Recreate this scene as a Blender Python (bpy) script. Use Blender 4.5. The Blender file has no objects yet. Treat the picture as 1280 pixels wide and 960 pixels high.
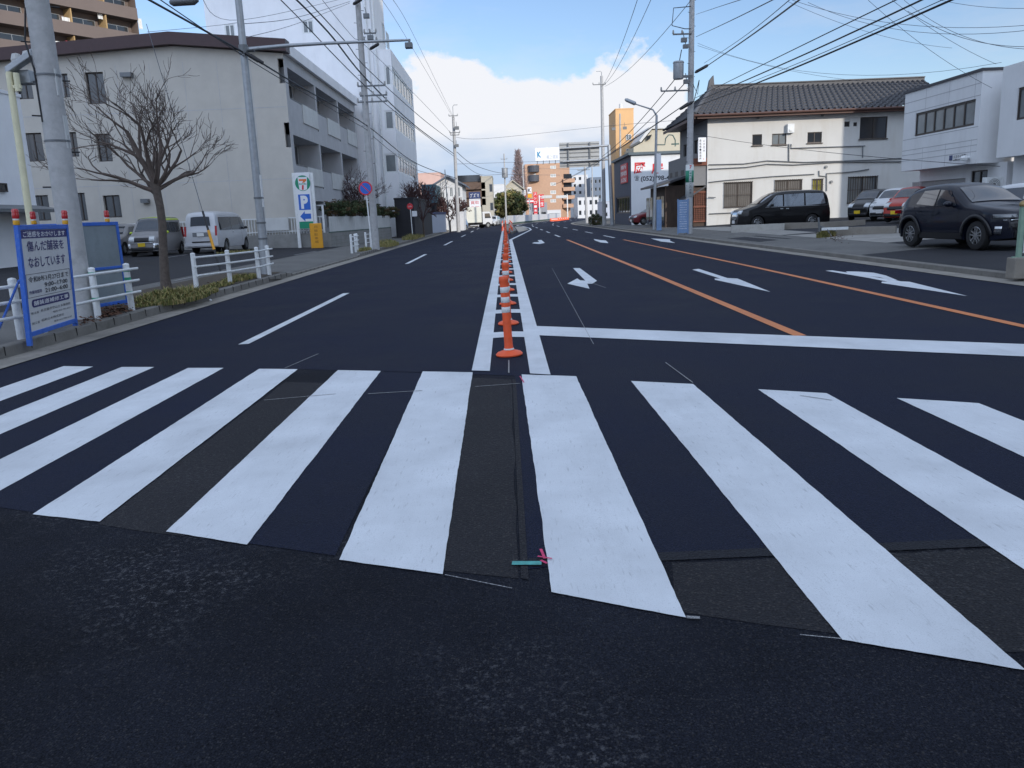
import bpy, bmesh, math, random
from math import sin, cos, pi, sqrt, radians
from mathutils import Vector, Matrix
random.seed(7)
SC = bpy.context.scene
COL = SC.collection
# ---------------------------------------------------------------- camera
F_PX = 1000.0; PITCH = .208; ROLL = .04; EYE = 1.4
cam = bpy.data.cameras.new('camera'); cam_ob = bpy.data.objects.new('camera', cam); COL.objects.link(cam_ob)
cam.sensor_width = 36; cam.lens = 36*F_PX/1280; cam.clip_start = .05; cam.clip_end = 6000
_c, _s = cos(ROLL), sin(ROLL); _cp, _sp = cos(PITCH), sin(PITCH)
_R = Vector((1,0,0)); _U = Vector((0,_sp,_cp)); _F = Vector((0,_cp,-_sp))
_cx = _c*_R - _s*_U; _cy = _s*_R + _c*_U
m = Matrix.Identity(4)
for i in range(3): m[i][0] = _cx[i]; m[i][1] = _cy[i]; m[i][2] = -_F[i]
m[2][3] = EYE
cam_ob.matrix_world = m
SC.camera = cam_ob
# ---------------------------------------------------------------- light
SUN_AZ = radians(30)     # to the right of straight behind the camera
SUN_EL = radians(20)
sd = Vector((sin(SUN_AZ)*cos(SUN_EL), -cos(SUN_AZ)*cos(SUN_EL), sin(SUN_EL)))   # towards the sun
sl = bpy.data.lights.new('sun', 'SUN'); so = bpy.data.objects.new('sun', sl); COL.objects.link(so)
sl.energy = 2.2; sl.angle = radians(.53); sl.color = (1, .93, .84)
so.rotation_euler = sd.to_track_quat('Z', 'Y').to_euler(); so.location = (60, -40, 60)
SC.view_settings.view_transform = 'Standard'; SC.view_settings.look = 'None'
SC.view_settings.exposure = .5; SC.view_settings.gamma = 1; SC.view_settings.use_curve_mapping = False
W = bpy.data.worlds.new('World'); SC.world = W; W.use_nodes = True
nt = W.node_tree; N = nt.nodes; Lk = nt.links
def nd(tree, typ, **kw):
    n = tree.nodes.new(typ)
    for k, v in kw.items():
        if k == 'inp':
            for a, b in v.items(): n.inputs[a].default_value = b
        else: setattr(n, k, v)
    return n
def mth(tree, op, a, b=None, clamp=False):
    n = tree.nodes.new('ShaderNodeMath'); n.operation = op; n.use_clamp = clamp
    for i, x in enumerate((a, b)):
        if x is None: continue
        if hasattr(x, 'links'): tree.links.new(x, n.inputs[i])
        else: n.inputs[i].default_value = x
    return n.outputs[0]
bg = N['Background']
sky = nd(nt, 'ShaderNodeTexSky', sky_type='NISHITA', sun_disc=False, sun_elevation=SUN_EL,
         sun_rotation=pi-SUN_AZ, altitude=30, air_density=1.0, dust_density=.6, ozone_density=2.2)
SKY_STRENGTH = .12
tc = nd(nt, 'ShaderNodeTexCoord')
sep = nd(nt, 'ShaderNodeSeparateXYZ'); Lk.new(tc.outputs['Generated'], sep.inputs[0])
def wnoise(scale, detail, stretch=1, rough=.55):
    mp = nd(nt, 'ShaderNodeMapping'); mp.inputs['Scale'].default_value = (1, 1, stretch)
    Lk.new(tc.outputs['Generated'], mp.inputs[0])
    n = nd(nt, 'ShaderNodeTexNoise', inp={'Scale': scale, 'Detail': detail, 'Roughness': rough}); Lk.new(mp.outputs[0], n.inputs['Vector'])
    return n.outputs['Fac']
z = sep.outputs['Z']
n1 = wnoise(7, 7, 1.4, .6); n2 = wnoise(22, 5, 1.3); n3 = wnoise(3.2, 6, 3.5, .6); n4 = wnoise(9, 6, 3.0)
top = mth(nt, 'ADD', mth(nt, 'SUBTRACT', .166, mth(nt, 'MULTIPLY', mth(nt, 'MAXIMUM', mth(nt, 'SUBTRACT', sep.outputs['X'], .17), 0), .75)), mth(nt, 'MULTIPLY', mth(nt, 'SUBTRACT', n1, .5), .17))
top = mth(nt, 'ADD', top, mth(nt, 'MULTIPLY', mth(nt, 'SUBTRACT', n2, .5), .035))
cum = mth(nt, 'MULTIPLY', mth(nt, 'SUBTRACT', top, z), 90, clamp=True)
wisp = mth(nt, 'MULTIPLY', mth(nt, 'SUBTRACT', n3, .50), 3.0, clamp=True)
wisp = mth(nt, 'MULTIPLY', wisp, .45)
# grey-blue underside of the cloud bank, white crest
lowf = mth(nt, 'MULTIPLY', mth(nt, 'ADD', mth(nt, 'SUBTRACT', z, .060), mth(nt, 'MULTIPLY', mth(nt, 'SUBTRACT', n4, .5), .07)), 24, clamp=True)
ccol = nd(nt, 'ShaderNodeMix', data_type='RGBA'); ccol.inputs[6].default_value = (3.1, 3.9, 5.1, 1); ccol.inputs[7].default_value = (5.3, 5.4, 5.7, 1)
Lk.new(lowf, ccol.inputs[0])
skt = nd(nt, 'ShaderNodeMix', data_type='RGBA', blend_type='MULTIPLY'); skt.inputs[0].default_value = 1; skt.inputs[7].default_value = (.92, .92, 1.0, 1); Lk.new(sky.outputs[0], skt.inputs[6])
mx1 = nd(nt, 'ShaderNodeMix', data_type='RGBA'); Lk.new(wisp, mx1.inputs[0]); Lk.new(skt.outputs[2], mx1.inputs[6]); mx1.inputs[7].default_value = (4.8, 4.75, 5.1, 1)
mx2 = nd(nt, 'ShaderNodeMix', data_type='RGBA'); Lk.new(cum, mx2.inputs[0]); Lk.new(mx1.outputs[2], mx2.inputs[6]); Lk.new(ccol.outputs[2], mx2.inputs[7])
# unseen bright sky added overhead, stronger behind the camera, to fill the shade
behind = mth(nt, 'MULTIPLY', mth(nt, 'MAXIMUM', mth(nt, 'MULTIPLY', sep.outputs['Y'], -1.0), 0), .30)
fill_veil = mth(nt, 'MULTIPLY', mth(nt, 'SUBTRACT', mth(nt, 'ADD', z, behind), .27), 5.0, clamp=True)
fill_veil = mth(nt, 'MULTIPLY', fill_veil, .92)
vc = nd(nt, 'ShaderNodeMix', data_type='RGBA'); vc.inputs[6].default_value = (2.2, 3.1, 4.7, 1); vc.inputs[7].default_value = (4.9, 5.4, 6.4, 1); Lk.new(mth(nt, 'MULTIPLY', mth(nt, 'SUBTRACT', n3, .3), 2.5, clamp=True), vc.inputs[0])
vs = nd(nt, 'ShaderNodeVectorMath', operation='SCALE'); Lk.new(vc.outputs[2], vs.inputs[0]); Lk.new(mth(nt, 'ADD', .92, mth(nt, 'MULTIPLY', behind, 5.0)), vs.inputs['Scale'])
mx3 = nd(nt, 'ShaderNodeMix', data_type='RGBA'); Lk.new(fill_veil, mx3.inputs[0]); Lk.new(mx2.outputs[2], mx3.inputs[6]); Lk.new(vs.outputs[0], mx3.inputs[7])
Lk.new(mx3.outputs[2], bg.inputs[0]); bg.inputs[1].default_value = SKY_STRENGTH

# ---------------------------------------------------------------- ground shape and placing helpers
KL, KR = -6.62, 9.02          # faces of the two kerbs, from the road's centre line
def cx(y):                    # the road bends to the right beyond the straight
    if y < 100: return 0.0
    if y < 130: return .17*(y-100)**2/60
    return .17*(y-115)
def gz(x):
    if x < KL: return -.03+.02*min(KL-x, 15)
    if x > KR: return .06+.028*min(x-KR, 11)
    return -.0104*x if x > 0 else .0279*x
def g(x, y): return gz(x-cx(y))
def ray(u, v):
    a = (u-640)/F_PX; b = (v-480)/F_PX
    A = _c*a-_s*b; B = _s*a+_c*b
    return (A, _cp-_sp*B, -_sp-_cp*B)
def gp(u, v, off=0.0):
    d = ray(u, v); z = 0
    for _ in range(40):
        t = (z+off-EYE)/d[2]; x, y = d[0]*t, d[1]*t; z = .5*z+.5*g(x, y)
    return Vector((x, y, z+off))
def at(u, v, Y):
    d = ray(u, v); t = Y/d[1]
    return Vector((d[0]*t, Y, EYE+d[2]*t))
def onX(u, v, X):
    d = ray(u, v); t = X/d[0]
    return Vector((X, d[1]*t, EYE+d[2]*t))

# ---------------------------------------------------------------- materials 
MATS = {}
def mat(name, col, rough=.7, var=.12, scale=3.0, metal=0, bump=0, bscale=40, spec=.5, emit=None, coat=0, streak=0, bsub=0, alpha=None, dirt=None):
    if name in MATS: return MATS[name]
    M = bpy.data.materials.new(name); M.use_nodes = True; t = M.node_tree; b = t.nodes['Principled BSDF']
    b.inputs['Roughness'].default_value = rough; b.inputs['Metallic'].default_value = metal
    b.inputs['Specular IOR Level'].default_value = spec; b.inputs['Coat Weight'].default_value = coat
    if coat: b.inputs['Coat Roughness'].default_value = .04
    tcn = nd(t, 'ShaderNodeTexCoord')
    if var or streak:
        mp = nd(t, 'ShaderNodeMapping'); mp.inputs['Scale'].default_value = (1, 1, 1 if not streak else streak)
        t.links.new(tcn.outputs['Object'], mp.inputs[0])
        nz = nd(t, 'ShaderNodeTexNoise', inp={'Scale': scale, 'Detail': 6, 'Roughness': .62}); t.links.new(mp.outputs[0], nz.inputs['Vector'])
        rmp = nd(t, 'ShaderNodeMapRange', inp={1: .3, 2: .7, 3: 1-var, 4: 1+var}); t.links.new(nz.outputs['Fac'], rmp.inputs[0])
        mul = nd(t, 'ShaderNodeVectorMath', operation='SCALE'); mul.inputs[0].default_value = col[:3]
        t.links.new(rmp.outputs[0], mul.inputs['Scale']); last = mul.outputs[0]
        if dirt:
            n2_ = nd(t, 'ShaderNodeTexNoise', inp={'Scale': dirt[1], 'Detail': 8, 'Roughness': .7}); 
            mp2 = nd(t, 'ShaderNodeMapping'); mp2.inputs['Scale'].default_value = (1, 1, dirt[3] if len(dirt) > 3 else 1)
            t.links.new(tcn.outputs['Object'], mp2.inputs[0]); t.links.new(mp2.outputs[0], n2_.inputs['Vector'])
            r2 = nd(t, 'ShaderNodeMapRange', inp={1: .5, 2: .72, 3: 0, 4: dirt[2]}); t.links.new(n2_.outputs['Fac'], r2.inputs[0])
            mm = nd(t, 'ShaderNodeMix', data_type='RGBA'); t.links.new(r2.outputs[0], mm.inputs[0]); t.links.new(last, mm.inputs[6]); mm.inputs[7].default_value = (*dirt[0], 1)
            last = mm.outputs[2]
        t.links.new(last, b.inputs['Base Color'])
    else: b.inputs['Base Color'].default_value = (*col[:3], 1)
    if bump:
        nb = nd(t, 'ShaderNodeTexNoise', inp={'Scale': bscale, 'Detail': 4}); t.links.new(tcn.outputs['Object'], nb.inputs['Vector'])
        bp = nd(t, 'ShaderNodeBump', inp={'Strength': bump, 'Distance': .02}); t.links.new(nb.outputs['Fac'], bp.inputs['Height']); t.links.new(bp.outputs[0], b.inputs['Normal'])
    if emit: b.inputs['Emission Color'].default_value = (*emit[:3], 1); b.inputs['Emission Strength'].default_value = emit[3]
    MATS[name] = M; return M
def asphalt(name, base, stone, stone_amt, speck_scale, patch, worn=0, worncol=(.2,.2,.21), rough=.75, spec=.16):
    """tarmac: fine aggregate, larger uneven tone, scuffed pale marks"""
    M = bpy.data.materials.new(name); M.use_nodes = True; t = M.node_tree; b = t.nodes['Principled BSDF']; L = t.links
    tcn = nd(t, 'ShaderNodeTexCoord'); P = tcn.outputs['Object']
    n = nd(t, 'ShaderNodeTexNoise', inp={'Scale': .55, 'Detail': 8, 'Roughness': .65}); L.new(P, n.inputs['Vector'])
    r = nd(t, 'ShaderNodeMapRange', inp={1: .3, 2: .7, 3: 1-patch, 4: 1+patch}); L.new(n.outputs['Fac'], r.inputs[0])
    sc_ = nd(t, 'ShaderNodeVectorMath', operation='SCALE'); sc_.inputs[0].default_value = base
    gr_ = nd(t, 'ShaderNodeTexNoise', inp={'Scale': 170, 'Detail': 3, 'Roughness': .7}); L.new(P, gr_.inputs['Vector'])
    gm_ = nd(t, 'ShaderNodeMapRange', inp={1: .36, 2: .66, 3: .45, 4: 1.75}); L.new(gr_.outputs['Fac'], gm_.inputs[0])
    L.new(mth(t, 'MULTIPLY', r.outputs[0], gm_.outputs[0]), sc_.inputs['Scale'])
    v = nd(t, 'ShaderNodeTexVoronoi', inp={'Scale': speck_scale}); L.new(P, v.inputs['Vector'])
    cr = nd(t, 'ShaderNodeSeparateColor'); L.new(v.outputs['Color'], cr.inputs[0])
    pick = mth(t, 'MULTIPLY', mth(t, 'SUBTRACT', cr.outputs[0], .62), 2.2, clamp=True)
    inside = mth(t, 'SUBTRACT', 1.0, mth(t, 'MULTIPLY', v.outputs['Distance'], 1.5), clamp=True)
    fac = mth(t, 'MULTIPLY', mth(t, 'MULTIPLY', pick, inside), stone_amt, clamp=True)
    m1 = nd(t, 'ShaderNodeMix', data_type='RGBA'); L.new(fac, m1.inputs[0]); L.new(sc_.outputs[0], m1.inputs[6])
    tint = nd(t, 'ShaderNodeMix', data_type='RGBA'); L.new(cr.outputs[1], tint.inputs[0]); tint.inputs[6].default_value = (*stone, 1); tint.inputs[7].default_value = (stone[0]*.6, stone[1]*.62, stone[2]*.7, 1)
    L.new(tint.outputs[2], m1.inputs[7]); last = m1.outputs[2]
    v2 = nd(t, 'ShaderNodeTexVoronoi', inp={'Scale': speck_scale*.45, 'Randomness': 1}); L.new(P, v2.inputs['Vector'])
    s2 = nd(t, 'ShaderNodeSeparateColor'); L.new(v2.outputs['Color'], s2.inputs[0])
    f2 = mth(t, 'MULTIPLY', mth(t, 'MULTIPLY', mth(t, 'SUBTRACT', s2.outputs[0], .80), 6, clamp=True), mth(t, 'SUBTRACT', 1.0, mth(t, 'MULTIPLY', v2.outputs['Distance'], 2.6), clamp=True))
    f2 = mth(t, 'MULTIPLY', f2, stone_amt*.55)
    m3 = nd(t, 'ShaderNodeMix', data_type='RGBA'); L.new(f2, m3.inputs[0]); L.new(last, m3.inputs[6]); m3.inputs[7].default_value = (stone[0]*.8, stone[1]*.72, stone[2]*.66, 1); last = m3.outputs[2]
    if worn:
        a = nd(t, 'ShaderNodeTexNoise', inp={'Scale': .8, 'Detail': 4}); L.new(P, a.inputs['Vector'])
        mask = mth(t, 'MULTIPLY', mth(t, 'SUBTRACT', a.outputs['Fac'], .50), 5, clamp=True)
        c2 = nd(t, 'ShaderNodeTexNoise', inp={'Scale': 38, 'Detail': 5, 'Roughness': .75}); L.new(P, c2.inputs['Vector'])
        mk = mth(t, 'MULTIPLY', mth(t, 'SUBTRACT', c2.outputs['Fac'], .53), 9, clamp=True)
        ff = mth(t, 'MULTIPLY', mth(t, 'MULTIPLY', mask, mk), worn)
        m2 = nd(t, 'ShaderNodeMix', data_type='RGBA'); L.new(ff, m2.inputs[0]); L.new(last, m2.inputs[6]); m2.inputs[7].default_value = (*worncol, 1); last = m2.outputs[2]
    L.new(last, b.inputs['Base Color'])
    rr = nd(t, 'ShaderNodeMapRange', inp={1: .3, 2: .7, 3: rough-.08, 4: rough+.08}); L.new(n.outputs['Fac'], rr.inputs[0]); L.new(rr.outputs[0], b.inputs['Roughness'])
    b.inputs['Specular IOR Level'].default_value = spec
    bp = nd(t, 'ShaderNodeBump', inp={'Strength': .8, 'Distance': .008}); L.new(v.outputs['Distance'], bp.inputs['Height']); L.new(bp.outputs[0], b.inputs['Normal'])
    MATS[name] = M; return M
def paint(name, col, wear, wearcol=(.05,.05,.055), tracks=False):
    """road paint: grainy, thin places where the tarmac shows"""
    M = bpy.data.materials.new(name); M.use_nodes = True; t = M.node_tree; b = t.nodes['Principled BSDF']; L = t.links
    P = nd(t, 'ShaderNodeTexCoord').outputs['Object']
    a = nd(t, 'ShaderNodeTexNoise', inp={'Scale': 90, 'Detail': 3, 'Roughness': .8}); L.new(P, a.inputs['Vector'])
    c = nd(t, 'ShaderNodeTexNoise', inp={'Scale': 1.6, 'Detail': 6, 'Roughness': .6}); L.new(P, c.inputs['Vector'])
    r = nd(t, 'ShaderNodeMapRange', inp={1: .3, 2: .7, 3: .80, 4: 1.05}); L.new(c.outputs['Fac'], r.inputs[0])
    s1 = nd(t, 'ShaderNodeVectorMath', operation='SCALE'); s1.inputs[0].default_value = col; L.new(r.outputs[0], s1.inputs['Scale'])
    f = mth(t, 'MULTIPLY', mth(t, 'SUBTRACT', mth(t, 'ADD', a.outputs['Fac'], mth(t, 'MULTIPLY', c.outputs['Fac'], .35)), .81-wear), 5, clamp=True)
    if tracks:   # faint rows of dots left by the spreader's tyres
        mp = nd(t, 'ShaderNodeMapping'); mp.inputs['Scale'].default_value = (70, 9, 1); L.new(P, mp.inputs[0])
        w = nd(t, 'ShaderNodeTexNoise', inp={'Scale': 1.0, 'Detail': 4}); L.new(mp.outputs[0], w.inputs['Vector'])
        tr = mth(t, 'MULTIPLY', mth(t, 'SUBTRACT', w.outputs['Fac'], .61), 3.0, clamp=True)
        f = mth(t, 'ADD', f, tr, clamp=True)
    f = mth(t, 'MULTIPLY', f, .75)
    mq = nd(t, 'ShaderNodeMapping'); mq.inputs['Scale'].default_value = (4.5, .9, 1); mq.inputs['Rotation'].default_value = (0, 0, .12); L.new(P, mq.inputs[0])
    g0 = nd(t, 'ShaderNodeTexNoise', inp={'Scale': 1.0, 'Detail': 7, 'Roughness': .65}); L.new(mq.outputs[0], g0.inputs['Vector'])
    f = mth(t, 'ADD', f, mth(t, 'MULTIPLY', mth(t, 'MULTIPLY', mth(t, 'SUBTRACT', g0.outputs['Fac'], .5), 3.0, clamp=True), .16), clamp=True)
    g1 = nd(t, 'ShaderNodeTexNoise', inp={'Scale': 260, 'Detail': 2}); L.new(P, g1.inputs['Vector'])
    f = mth(t, 'ADD', f, mth(t, 'MULTIPLY', mth(t, 'SUBTRACT', g1.outputs['Fac'], .52), 1.1, clamp=True), clamp=True)
    m1 = nd(t, 'ShaderNodeMix', data_type='RGBA'); L.new(f, m1.inputs[0]); L.new(s1.outputs[0], m1.inputs[6]); m1.inputs[7].default_value = (*wearcol, 1)
    L.new(m1.outputs[2], b.inputs['Base Color']); b.inputs['Roughness'].default_value = .6
    bp = nd(t, 'ShaderNodeBump', inp={'Strength': .3, 'Distance': .004}); L.new(a.outputs['Fac'], bp.inputs['Height']); L.new(bp.outputs[0], b.inputs['Normal'])
    MATS[name] = M; return M
asphalt('new_asphalt', (.0078, .0110, .0265), (.06, .066, .085), .6, 120, .25, rough=.8)
asphalt('old_asphalt', (.0115, .0130, .0190), (.125, .12, .115), .6, 125, .6, worn=.8, worncol=(.16,.16,.17), spec=.06)
asphalt('patch_asphalt', (.0165, .0165, .020), (.13, .12, .11), .75, 95, .35, worn=.25)
asphalt('seam_asphalt', (.016, .017, .022), (.03, .03, .035), .3, 80, .1)
asphalt('lot_asphalt', (.028, .029, .034), (.1, .1, .1), .4, 60, .3, worn=.15, worncol=(.12,.12,.12))
asphalt('walk_asphalt', (.13, .128, .122), (.27, .26, .24), .5, 50, .25, worn=.2, worncol=(.3,.29,.27))
asphalt('grey_earth', (.13, .125, .115), (.2, .19, .17), .5, 30, .35)
paint('white_paint', (.64, .67, .705), .0, tracks=False)
paint('white_paint_fresh', (.66, .69, .725), .0, tracks=True)
paint('orange_paint', (.62, .19, .045), .0)
paint('old_paint', (.5, .5, .5), .28)
mat('concrete', (.30,.29,.27), .85, .2, 2, bump=.3, dirt=((.12,.11,.1), 3, .6))
mat('gutter_concrete', (.25,.23,.20), .85, .3, 1.5, bump=.2, dirt=((.06,.055,.045), 3, .85))
mat('kerb_concrete', (.17,.16,.145), .85, .25, 2, bump=.3, dirt=((.06,.06,.05), 4, .7))
mat('pole_concrete', (.42,.42,.42), .8, .12, 6, bump=.15, dirt=((.2,.2,.19), 5, .4))
mat('galv', (.36,.38,.40), .5, .12, 8, metal=.5)
mat('galv_dark', (.16,.17,.18), .5, .12, 8, metal=.4)
mat('white_metal', (.72,.74,.74), .4, .06, 8, dirt=((.35,.33,.3), 14, .35))
mat('cream_metal', (.70,.66,.45), .45, .08, 5)
mat('black', (.012,.012,.014), .5, 0)
mat('cable', (.012,.012,.016), .55, 0)
mat('cable_grey', (.09,.10,.12), .55, 0)
mat('glass', (.03,.035,.042), .06, .3, .7, spec=.8)
mat('glass_grey', (.16,.18,.19), .15, .25, .9, spec=.6)
mat('curtain', (.45,.46,.44), .35, .12, 2, spec=.7)
mat('alu', (.45,.46,.46), .35, .05, 9, metal=.6)
mat('bronze_frame', (.05,.04,.035), .45, .05, 9, metal=.3)
# ---------------------------------------------------------------- mesh helpers
ROOT = {}
class MB:
    def __init__(s): s.v = []; s.f = []; s.m = []
    def add(s, vs, fs, mi=0):
        o = len(s.v); s.v += [tuple(p) for p in vs]
        for f in fs: s.f.append([o+i for i in f]); s.m.append(mi)
        return s
    def box(s, x0, x1, y0, y1, z0, z1, mi=0):
        v = [(x,y,z) for z in (z0,z1) for y in (y0,y1) for x in (x0,x1)]
        return s.add(v, [(0,2,3,1),(4,5,7,6),(0,1,5,4),(2,6,7,3),(0,4,6,2),(1,3,7,5)], mi)
    def obox(s, O, U, V, Wd, mi=0):      # corner + three edge vectors
        O, U, V, Wd = map(Vector, (O, U, V, Wd))
        v = [O+a*U+b*V+c*Wd for c in (0,1) for b in (0,1) for a in (0,1)]
        fs = [(0,2,3,1),(4,5,7,6),(0,1,5,4),(2,6,7,3),(0,4,6,2),(1,3,7,5)]
        if U.cross(V).dot(Wd) < 0: fs = [f[::-1] for f in fs]
        return s.add(v, fs, mi)
    def cyl(s, p0, p1, r0, r1=None, n=12, mi=0, cap=True):
        r1 = r0 if r1 is None else r1
        p0, p1 = Vector(p0), Vector(p1); d = (p1-p0).normalized()
        a = d.orthogonal().normalized(); b = d.cross(a)
        v = [p0+(a*cos(2*pi*i/n)+b*sin(2*pi*i/n))*r0 for i in range(n)]+[p1+(a*cos(2*pi*i/n)+b*sin(2*pi*i/n))*r1 for i in range(n)]
        fs = [(i,(i+1)%n,n+(i+1)%n,n+i) for i in range(n)]
        if cap: fs += [tuple(range(n))[::-1], tuple(range(n,2*n))]
        return s.add(v, fs, mi)
    def tube(s, pts, r, n=6, mi=0):
        pts = [Vector(p) for p in pts]; rs = r if isinstance(r, (list,tuple)) else [r]*len(pts)
        o = []; a = None
        for i, p in enumerate(pts):
            d = (pts[min(i+1,len(pts)-1)]-pts[max(i-1,0)]).normalized()
            a = d.orthogonal().normalized() if a is None else (a-d*a.dot(d)).normalized()
            b = d.cross(a)
            o += [p+(a*cos(2*pi*k/n)+b*sin(2*pi*k/n))*rs[i] for k in range(n)]
        fs = [(i*n+k, i*n+(k+1)%n, (i+1)*n+(k+1)%n, (i+1)*n+k) for i in range(len(pts)-1) for k in range(n)]
        fs += [tuple(range(n))[::-1], tuple(range((len(pts)-1)*n, len(pts)*n))]
        return s.add(o, fs, mi)
    def lathe(s, prof, n=20, mi=0, c=(0,0,0)):      # (r, z) pairs about z
        v = [(c[0]+r*cos(2*pi*k/n), c[1]+r*sin(2*pi*k/n), c[2]+z) for r, z in prof for k in range(n)]
        fs = [(i*n+k, i*n+(k+1)%n, (i+1)*n+(k+1)%n, (i+1)*n+k) for i in range(len(prof)-1) for k in range(n)]
        return s.add(v, fs, mi)
    def poly(s, pts, mi=0): return s.add(pts, [tuple(range(len(pts)))], mi)
    def prism(s, pts, vec, mi=0):
        n = len(pts); vec = Vector(vec); a = [Vector(p) for p in pts]; b = [p+vec for p in a]
        return s.add(a+b, [tuple(range(n))[::-1], tuple(range(n,2*n))]+[(i,(i+1)%n,n+(i+1)%n,n+i) for i in range(n)], mi)
    def build(s, name, mats, parent=None, smooth=False, bevel=0, sub=0, label=None, cat=None, group=None, kind=None):
        off = ROOT.get(parent.name, Vector((0,0,0))) if parent else Vector((0,0,0))
        me = bpy.data.meshes.new(name); me.from_pydata([Vector(p)-off for p in s.v], [], s.f)
        if not isinstance(mats, (list, tuple)): mats = [mats]
        for q in mats: me.materials.append(MATS[q] if isinstance(q, str) else q)
        for i, p in enumerate(me.polygons): p.material_index = min(s.m[i], len(mats)-1); p.use_smooth = bool(smooth)
        me.validate(); me.update()
        o = bpy.data.objects.new(name, me); COL.objects.link(o)
        if parent: o.parent = parent; ROOT[o.name] = off
        if smooth and smooth != 'all':
            try: me.set_sharp_from_angle(angle=radians(38))
            except Exception: pass
        if bevel:
            b = o.modifiers.new('b', 'BEVEL'); b.width = bevel; b.segments = 2; b.limit_method = 'ANGLE'; b.angle_limit = radians(40)
        if sub:
            b = o.modifiers.new('s', 'SUBSURF'); b.levels = b.render_levels = sub
        tag(o, label, cat, group, kind)
        return o
def tag(o, label=None, cat=None, group=None, kind=None):
    if label: o['label'] = label
    if cat: o['category'] = cat
    if group: o['group'] = group
    if kind: o['kind'] = kind
    return o
def thing(name, label, cat, loc=(0,0,0), rz=0, group=None, world=False):
    o = bpy.data.objects.new(name, None); COL.objects.link(o); o.empty_display_size = .3
    o.location = loc; o.rotation_euler = (0,0,rz); tag(o, label, cat, group)
    ROOT[o.name] = Vector(loc) if world else Vector((0,0,0))
    return o
def dup(root, loc, rz=None, label=None, group=None, scale=None):
    def cp(o, par):
        c = o.copy(); COL.objects.link(c)
        if par: c.parent = par
        for ch in [k for k in KIDS(o)]: cp(ch, c)
        return c
    r = cp(root, None); r.location = loc
    if rz is not None: r.rotation_euler = (0,0,rz)
    if scale: r.scale = scale
    if label: r['label'] = label
    if group: r['group'] = group
    return r
def KIDS(o): return [c for c in bpy.data.objects if c.parent == o]
_T = {}
def text_geo(body, bold=0, spacing=1.0):
    k = (body, bold, spacing)
    if k in _T: return _T[k]
    cu = bpy.data.curves.new('t', 'FONT'); cu.body = body; cu.size = 1; cu.offset = bold; cu.resolution_u = 3; cu.space_character = spacing
    ob = bpy.data.objects.new('t', cu); me = ob.to_mesh()
    v = [(p.co.x, p.co.y) for p in me.vertices]; f = [tuple(p.vertices) for p in me.polygons]
    ob.to_mesh_clear(); bpy.data.objects.remove(ob); bpy.data.curves.remove(cu)
    xs = [a for a, b in v]; ys = [b for a, b in v]
    x0, x1, y0, y1 = min(xs), max(xs), min(ys), max(ys)
    _T[k] = ([(a-x0, b-y0) for a, b in v], f, x1-x0, y1-y0); return _T[k]
def write(mb, body, O, U, V, w, h, mi=0, bold=0, keep=False):
    """lettering fitted in a w x h box whose lower-left corner is O (U, V unit vectors)"""
    if not body.strip(): return
    v, f, tw, th = text_geo(body, bold*.35 if any(ord(c) > 0x2000 for c in body) else bold); O, U, V = Vector(O), Vector(U), Vector(V)
    sx = w/tw; sy = h/th
    if keep: sx = sy = min(sx, sy)
    mb.add([O+U*(a*sx)+V*(b*sy) for a, b in v], f, mi)
class Facade:
    """a vertical wall rectangle: P0 lower-left as seen from outside, P1 lower-right"""
    def __init__(s, P0, P1, z0, z1):
        s.P = Vector((P0[0], P0[1], 0)); d = Vector((P1[0]-P0[0], P1[1]-P0[1], 0)); s.w = d.length; s.U = d.normalized()
        s.N = Vector((s.U.y, -s.U.x, 0)); s.z0 = z0; s.z1 = z1; s.open = []
    def pt(s, a, z, n=0): p = s.P+s.U*a+s.N*n; return Vector((p.x, p.y, z))
    def px(s, u, v):
        d = Vector(ray(u, v)); o = Vector((0,0,EYE)); t = (s.P-o).dot(s.N)/d.dot(s.N); p = o+d*t
        return (p-s.P).dot(s.U), p.z
    def rect_px(s, u0, v0, u1, v1):      # pixel box (of the photo) -> rectangle on the wall
        um, vm = (u0+u1)/2, (v0+v1)/2
        a0, _ = s.px(u0, vm); a1, _ = s.px(u1, vm); _, zt = s.px(um, v0); _, zb = s.px(um, v1)
        return (min(a0,a1), zb, max(a0,a1), zt)
    def wall(s, mb, opens=(), mi=0, depth=.12, mi2=None, top=None):
        ops = [(max(a,0.01), max(b,s.z0+.01), min(c,s.w-.01), min(d,s.z1-.01)) for a,b,c,d in opens]
        ops = [o for o in ops if o[2]-o[0] > .02 and o[3]-o[1] > .02]
        xs = sorted({0, s.w, *[o[0] for o in ops], *[o[2] for o in ops]}); zs = sorted({s.z0, s.z1, *[o[1] for o in ops], *[o[3] for o in ops]})
        for i in range(len(xs)-1):
            for j in range(len(zs)-1):
                xm, zm = (xs[i]+xs[i+1])/2, (zs[j]+zs[j+1])/2
                if any(o[0] < xm < o[2] and o[1] < zm < o[3] for o in ops): continue
                mb.poly([s.pt(xs[i],zs[j]), s.pt(xs[i+1],zs[j]), s.pt(xs[i+1],zs[j+1]), s.pt(xs[i],zs[j+1])], mi)
        m2 = mi if mi2 is None else mi2
        for a,b,c,d in ops:
            q = [(a,b),(c,b),(c,d),(a,d)]
            for k in range(4):
                p, r = q[k], q[(k+1)%4]
                mb.poly([s.pt(*p), s.pt(*p,n=-depth), s.pt(*r,n=-depth), s.pt(*r)], m2)
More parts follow.
